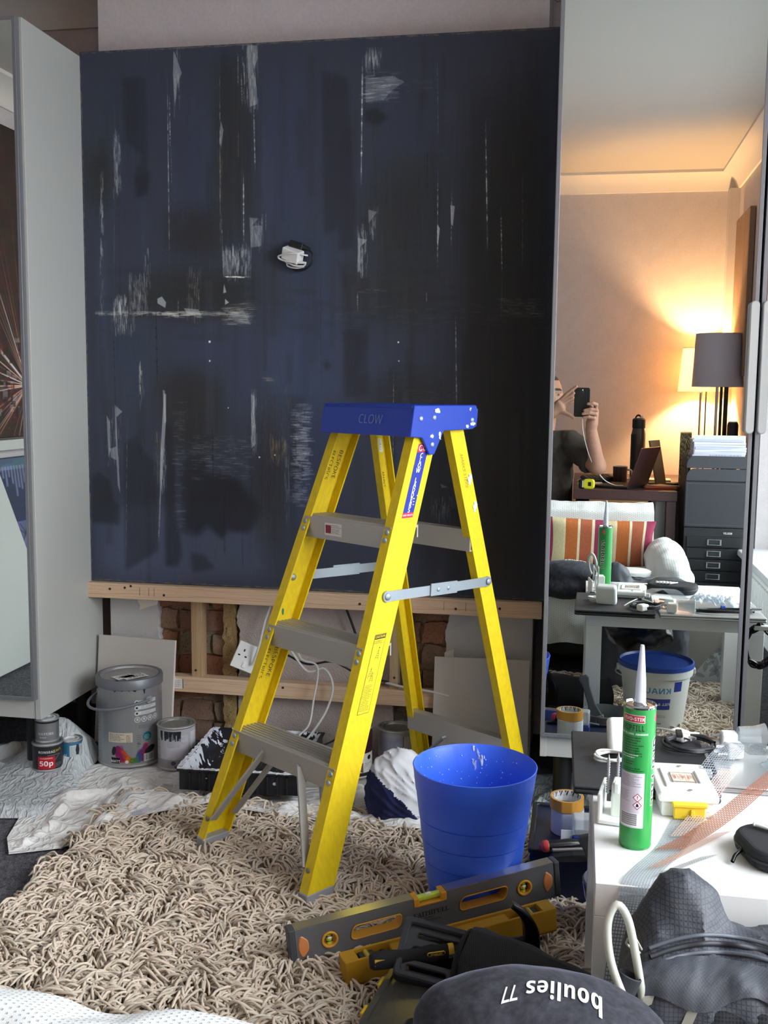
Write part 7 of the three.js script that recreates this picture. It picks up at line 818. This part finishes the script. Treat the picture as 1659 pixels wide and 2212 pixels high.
// ---------------------------------------------------------------- the photographer, seen in the mirror
{
  const skin = [0.38, 0.2, 0.135], hair = [0.028, 0.02, 0.016], beard = [0.17, 0.1, 0.075], lip = [0.34, 0.14, 0.11], shade2 = [0.05, 0.03, 0.025], white = [0.26, 0.22, 0.2];
  const tint = (g, f) => { const p = g.attributes.position, c = new Float32Array(p.count * 3); for (let i = 0; i < p.count; i++) c.set(f(p.getX(i), p.getY(i), p.getZ(i)), i * 3); g.setAttribute('color', new THREE.BufferAttribute(c, 3)); return g; };
  const S0 = [-0.055, 0.895, 0.285], E0 = [0.1, 0.772, 0.14], W0 = [0.062, 0.965, 0.045], S1 = [-0.365, 0.895, 0.30], E1 = [-0.40, 0.72, 0.12], W1 = [-0.155, 1.035, 0.06];
  const H = [-0.168, 1.132, 0.275];
  // trunk and limbs
  const trunk = (x, y, z) => { let d = ell(x, y, z, [-0.21, 0.79, 0.31], [0.165, 0.17, 0.10]); d = smin(d, ell(x, y, z, [-0.22, 0.6, 0.31], [0.155, 0.2, 0.115]), 0.07); d = smin(d, ell(x, y, z, [-0.22, 0.47, 0.30], [0.17, 0.1, 0.13]), 0.07); d = smin(d, capsule(x, y, z, [-0.21, 0.88, 0.31], [-0.175, 1.04, 0.29], 0.064, 0.056), 0.03); d = smin(d, capsule(x, y, z, S0, E0, 0.056, 0.044), 0.035); d = smin(d, capsule(x, y, z, S1, E1, 0.056, 0.044), 0.035); d = smin(d, capsule(x, y, z, E0, W0, 0.043, 0.029), 0.02); d = smin(d, capsule(x, y, z, E1, W1, 0.043, 0.029), 0.02);
    d = smin(d, capsule(x, y, z, [-0.15, 0.47, 0.28], [-0.12, 0.5, 0.06], 0.08, 0.06), 0.04); d = smin(d, capsule(x, y, z, [-0.30, 0.47, 0.28], [-0.33, 0.5, 0.06], 0.08, 0.06), 0.04); d = smin(d, capsule(x, y, z, [-0.12, 0.5, 0.06], [-0.12, 0.08, 0.1], 0.056, 0.04), 0.02); d = smin(d, capsule(x, y, z, [-0.33, 0.5, 0.06], [-0.33, 0.08, 0.1], 0.056, 0.04), 0.02); return d; };
  const body = nets([-0.52, 0.04, -0.08], [0.17, 1.1, 0.46], 0.011, trunk);
  // head: turned a little towards the phone
  const hy = 0.35, ch = Math.cos(hy), sh = Math.sin(hy), loc = (x, y, z) => { const dx = x - H[0], dz = z - H[2]; return [dx * ch + dz * sh, y - H[1], -(-dx * sh + dz * ch)]; };   // local z points to the face
  const head = (x, y, z) => { const [a, b, c] = loc(x, y, z); let d = ell(a, b, c, [0, 0.022, -0.012], [0.077, 0.098, 0.094]); d = smin(d, ell(a, b, c, [0, -0.045, 0.02], [0.057, 0.07, 0.066]), 0.03); d = smin(d, ell(a, b, c, [0, -0.088, 0.05], [0.03, 0.026, 0.03]), 0.02); d = smin(d, capsule(a, b, c, [0, -0.06, -0.02], [-0.005, -0.17, -0.03], 0.055, 0.06), 0.03); d = smin(d, capsule(a, b, c, [0, 0.012, 0.088], [0, -0.026, 0.104], 0.0085, 0.0135), 0.012); for (const s of [-1, 1]) { d = smin(d, capsule(a, b, c, [s * 0.012, 0.026, 0.083], [s * 0.05, 0.026, 0.068], 0.0085, 0.008), 0.012); d = smin(d, ell(a, b, c, [s * 0.045, -0.024, 0.055], [0.024, 0.02, 0.024]), 0.02); d = smin(d, ell(a, b, c, [s * 0.078, -0.002, -0.008], [0.009, 0.032, 0.019]), 0.006); d = Math.max(d, -ell(a, b, c, [s * 0.032, 0.009, 0.092], [0.017, 0.011, 0.014])); d = smin(d, ell(a, b, c, [s * 0.032, 0.008, 0.071], [0.0125, 0.0105, 0.0125]), 0.003); d = smin(d, ell(a, b, c, [s * 0.011, -0.028, 0.093], [0.008, 0.007, 0.009]), 0.006); } d = smin(d, ell(a, b, c, [0, -0.054, 0.083], [0.024, 0.006, 0.012]), 0.006); d = smin(d, ell(a, b, c, [0, -0.066, 0.08], [0.02, 0.006, 0.012]), 0.005); return d; };
  const hg = nets([H[0] - 0.14, H[1] - 0.17, H[2] - 0.17], [H[0] + 0.14, H[1] + 0.15, H[2] + 0.15], 0.0042, head);
  const faceCol = (x, y, z) => { const [a, b, c] = loc(x, y, z); const k = n3(x * 40, y * 40, z * 40); if (b > 0.062 + 0.02 * (c > 0.03 ? 1 : -1) - (Math.abs(a) > 0.055 ? 0.02 : 0) || (c < -0.015 && b > -0.035 && Math.abs(a) < 0.083)) return hair; if (Math.abs(b - 0.034) < 0.0065 && Math.abs(a) > 0.012 && Math.abs(a) < 0.052 && c > 0.055) return hair; for (const s of [-1, 1]) if (Math.hypot(a - s * 0.032, (b - 0.008) * 1.5) < 0.0125 && c > 0.06) return Math.hypot(a - s * 0.032, b - 0.008) < 0.005 ? shade2 : white; if (Math.abs(b + 0.06) < 0.009 && Math.abs(a) < 0.023 && c > 0.06) return lip; if (b < -0.035 && c > -0.005 && Math.abs(a) < 0.075 && b > -0.115) return k > -0.2 ? beard : [beard[0] * 1.2, beard[1] * 1.2, beard[2] * 1.2]; return skin.map((v) => v * (1 + 0.06 * k)); };
  // hands: palm plus five jointed fingers
  const hand = (lo, hi, palm, fingers, wrist) => nets(lo, hi, 0.003, (x, y, z) => { let d = 1; for (const [a, b, r0, r1] of palm) d = d === 1 ? capsule(x, y, z, a, b, r0, r1) : smin(d, capsule(x, y, z, a, b, r0, r1), 0.012); d = smin(d, capsule(x, y, z, wrist[0], wrist[1], wrist[2], wrist[3]), 0.018); for (const f of fingers) { let e = 1; for (let i = 0; i < f.length - 1; i++) { const c = capsule(x, y, z, f[i].slice(0, 3), f[i + 1].slice(0, 3), f[i][3], f[i + 1][3]); e = e === 1 ? c : smin(e, c, 0.003); } d = smin(d, e, 0.004); } return d; });
  // the hand that holds the phone from the window side: fingers wrap its back
  const h0 = hand([-0.03, 0.94, -0.05], [0.13, 1.14, 0.09], [[[0.068, 1.0, 0.03], [0.075, 1.05, 0.02], 0.023, 0.02], [[0.06, 1.0, 0.034], [0.066, 1.03, 0.03], 0.022, 0.02], [[0.072, 1.02, 0.024], [0.08, 1.06, 0.016], 0.019, 0.016]],
    [[[0.08, 1.072, 0.016, 0.0105], [0.084, 1.092, -0.002, 0.0095], [0.066, 1.099, -0.012, 0.0085], [0.042, 1.095, -0.0125, 0.0075]], [[0.082, 1.055, 0.016, 0.011], [0.085, 1.064, -0.006, 0.0098], [0.056, 1.068, -0.0135, 0.009], [0.026, 1.062, -0.0135, 0.0078]], [[0.08, 1.038, 0.018, 0.0105], [0.082, 1.044, -0.006, 0.0095], [0.052, 1.05, -0.0135, 0.0088], [0.018, 1.045, -0.0135, 0.0076]], [[0.074, 1.022, 0.02, 0.0098], [0.074, 1.024, -0.006, 0.0085], [0.048, 1.03, -0.0125, 0.008], [0.022, 1.026, -0.0122, 0.0068]], [[0.06, 1.01, 0.036, 0.0125], [0.068, 1.045, 0.036, 0.0108], [0.06, 1.078, 0.03, 0.0092], [0.05, 1.095, 0.026, 0.008]]], [W0, [0.066, 1.0, 0.034], 0.029, 0.026]);
  // the open hand steadying the other side
  const h1 = hand([-0.21, 0.99, -0.04], [0.03, 1.21, 0.1], [[[-0.135, 1.05, 0.045], [-0.095, 1.085, 0.028], 0.024, 0.02], [[-0.13, 1.045, 0.048], [-0.085, 1.068, 0.03], 0.021, 0.018], [[-0.135, 1.06, 0.046], [-0.105, 1.1, 0.028], 0.02, 0.016]],
    [[[-0.098, 1.11, 0.026, 0.0105], [-0.066, 1.142, 0.018, 0.0095], [-0.04, 1.165, 0.012, 0.0085], [-0.018, 1.181, 0.007, 0.0075]], [[-0.092, 1.104, 0.026, 0.011], [-0.062, 1.126, 0.02, 0.0098], [-0.042, 1.14, 0.014, 0.0088], [-0.031, 1.148, 0.01, 0.0076]], [[-0.088, 1.094, 0.026, 0.0105], [-0.062, 1.11, 0.022, 0.0095], [-0.044, 1.12, 0.017, 0.0085], [-0.033, 1.126, 0.013, 0.0074]], [[-0.085, 1.08, 0.028, 0.0095], [-0.064, 1.09, 0.026, 0.0084], [-0.048, 1.098, 0.022, 0.0076], [-0.036, 1.104, 0.018, 0.0066]], [[-0.098, 1.056, 0.032, 0.0135], [-0.07, 1.047, 0.022, 0.0115], [-0.046, 1.036, 0.014, 0.0098], [-0.026, 1.024, 0.008, 0.008]]], [W1, [-0.132, 1.052, 0.046], 0.029, 0.026]);
  const strip = (g) => { const q = g.toNonIndexed(); return q; };
  const all = mergeGeometries([tint(body, () => skin), tint(hg, faceCol), tint(h0, (x, y, z) => skin.map((v) => v * (1 + 0.08 * n3(x * 60, y * 60, z * 60)))), tint(h1, (x, y, z) => skin.map((v) => v * (1.04 + 0.08 * n3(x * 60, y * 60, z * 60))))].map(strip));
  const o = thing('person', 'person in a dark t-shirt holding up a phone to take the picture', 'person', [0, 0, 0]); mesh('body', all, new THREE.MeshPhysicalMaterial({ vertexColors: true, roughness: 0.62 }), o);
  const part = (S, E, t) => [mix(S[0], E[0], t), mix(S[1], E[1], t), mix(S[2], E[2], t)], C0 = part(S0, E0, 0.8), C1 = part(S1, E1, 0.8);
  const shirtCore = (x, y, z) => { let d = ell(x, y, z, [-0.21, 0.79, 0.31], [0.165, 0.17, 0.10]); d = smin(d, ell(x, y, z, [-0.22, 0.6, 0.31], [0.155, 0.2, 0.115]), 0.07); d = smin(d, capsule(x, y, z, [-0.21, 0.86, 0.31], [-0.195, 0.95, 0.30], 0.066, 0.06), 0.03); const sl = (S, E, Cc) => { const v = [E[0] - S[0], E[1] - S[1], E[2] - S[2]], L = Math.hypot(...v); return Math.max(capsule(x, y, z, S, E, 0.058, 0.056), ((x - Cc[0]) * v[0] + (y - Cc[1]) * v[1] + (z - Cc[2]) * v[2]) / L); }; d = smin(d, sl(S0, E0, C0), 0.03); return smin(d, sl(S1, E1, C1), 0.03); };
  const shirt = nets([-0.53, 0.4, 0.0], [0.17, 1.0, 0.48], 0.009, (x, y, z) => Math.max(shirtCore(x, y, z) - 0.010 - 0.006 * n3(x * 12, y * 12, z * 12) - 0.005 * Math.pow(1 - Math.abs(n3(x * 15 + y * 12, y * 15, z * 12)), 4), 0.44 - y, y - 0.945 - 0.05 * Math.abs(x + 0.2)));
  mesh('t_shirt', shirt, M('#39342f', 0.92, { sheen: 0.3 }), o);
  mesh('trousers', nets([-0.48, 0.06, -0.09], [0.02, 0.56, 0.46], 0.012, (x, y, z) => Math.max(trunk(x, y, z) - 0.012, y - 0.53, x + 0.02 > 0.02 ? 1 : -1)), M('#1f2126', 0.9), o);
  // phone, exactly where the picture is taken from: the lens looks out of its back
  const ph = thing('phone', 'black phone held up in front of the photographer', 'phone', [0.012, 1.1025, 0.0155]); mesh('case', extr(shape(rrect(0.079, 0.147, 0.011)), 0.010, 0.003, 3).translate(0, 0, -0.005), M('#0f1012', 0.4), ph); mesh('camera_bump', extr(shape(rrect(0.036, 0.036, 0.008)), 0.0015, 0.0005).translate(-0.012, 0.044, -0.0065), M('#191a1d', 0.25), ph); for (const [dx, dy] of [[-0.020, 0.036], [-0.004, 0.052]]) mesh('lens_ring', new THREE.TorusGeometry(0.0062, 0.0012, 8, 28).translate(dx, dy, -0.0068), M('#34363a', 0.2, { metalness: 0.8 }), ph); mesh('flash', at(new THREE.CylinderGeometry(0.003, 0.003, 0.001, 16).rotateX(PI / 2), 0.002, 0.062, -0.0062), M('#e9e2d2', 0.3), ph); mesh('screen', box(0.073, 0.14, 0.0008, 0, 0, 0.0053), M('#1c2026', 0.1), ph);
  one('charging_cable', tube([[0.016, 1.026, 0.0155], [0.02, 0.97, 0.02], [0.035, 0.9, 0.05], [0.07, 0.8, 0.09], [0.13, 0.71, 0.14], [0.19, 0.672, 0.2], [0.24, 0.668, 0.22]], 0.0022, 80), mCableW, 'white charging cable drooping from the phone to the laptop', 'cable');
  // office chair
  const c = thing('office_chair', 'black office chair the photographer sits on', 'chair', [-0.225, 0, 0.33]); mesh('seat', rbox(0.46, 0.09, 0.44, 0.03, 0, 0.345, 0.0, 4), mRubber, c); mesh('backrest', rbox(0.4, 0.5, 0.07, 0.03, 0, 0.62, 0.2, 4), mRubber, c); mesh('column', cyl(0.03, 0.03, 0.22, 0, 0.19, 0.02, 16), mBlack, c); for (let i = 0; i < 5; i++) { const a = i * 2 * PI / 5 + 0.3; const ft = mesh('foot', bar([0, 0.09, 0.02], [Math.sin(a) * 0.24, 0.07, 0.02 + Math.cos(a) * 0.24], 0.04, 0.03), mBlack, c); mesh('castor', at(new THREE.CylinderGeometry(0.026, 0.026, 0.03, 16).rotateZ(PI / 2), Math.sin(a) * 0.24, 0.028, 0.02 + Math.cos(a) * 0.24), mBlackShiny, ft); } for (const s of [-1, 1]) { const am = mesh('armrest', rbox(0.06, 0.03, 0.22, 0.012, s * 0.262, 0.575, -0.04, 3), mRubber, c); mesh('arm_post', bar([s * 0.262, 0.56, -0.02], [s * 0.23, 0.35, 0.0], 0.05, 0.03, V(0, 0, 1)), mBlack, am); }
}
scene.traverse((o) => { if (o.isMesh) { o.castShadow = o.receiveShadow = true; } });
renderer.render(scene, camera);
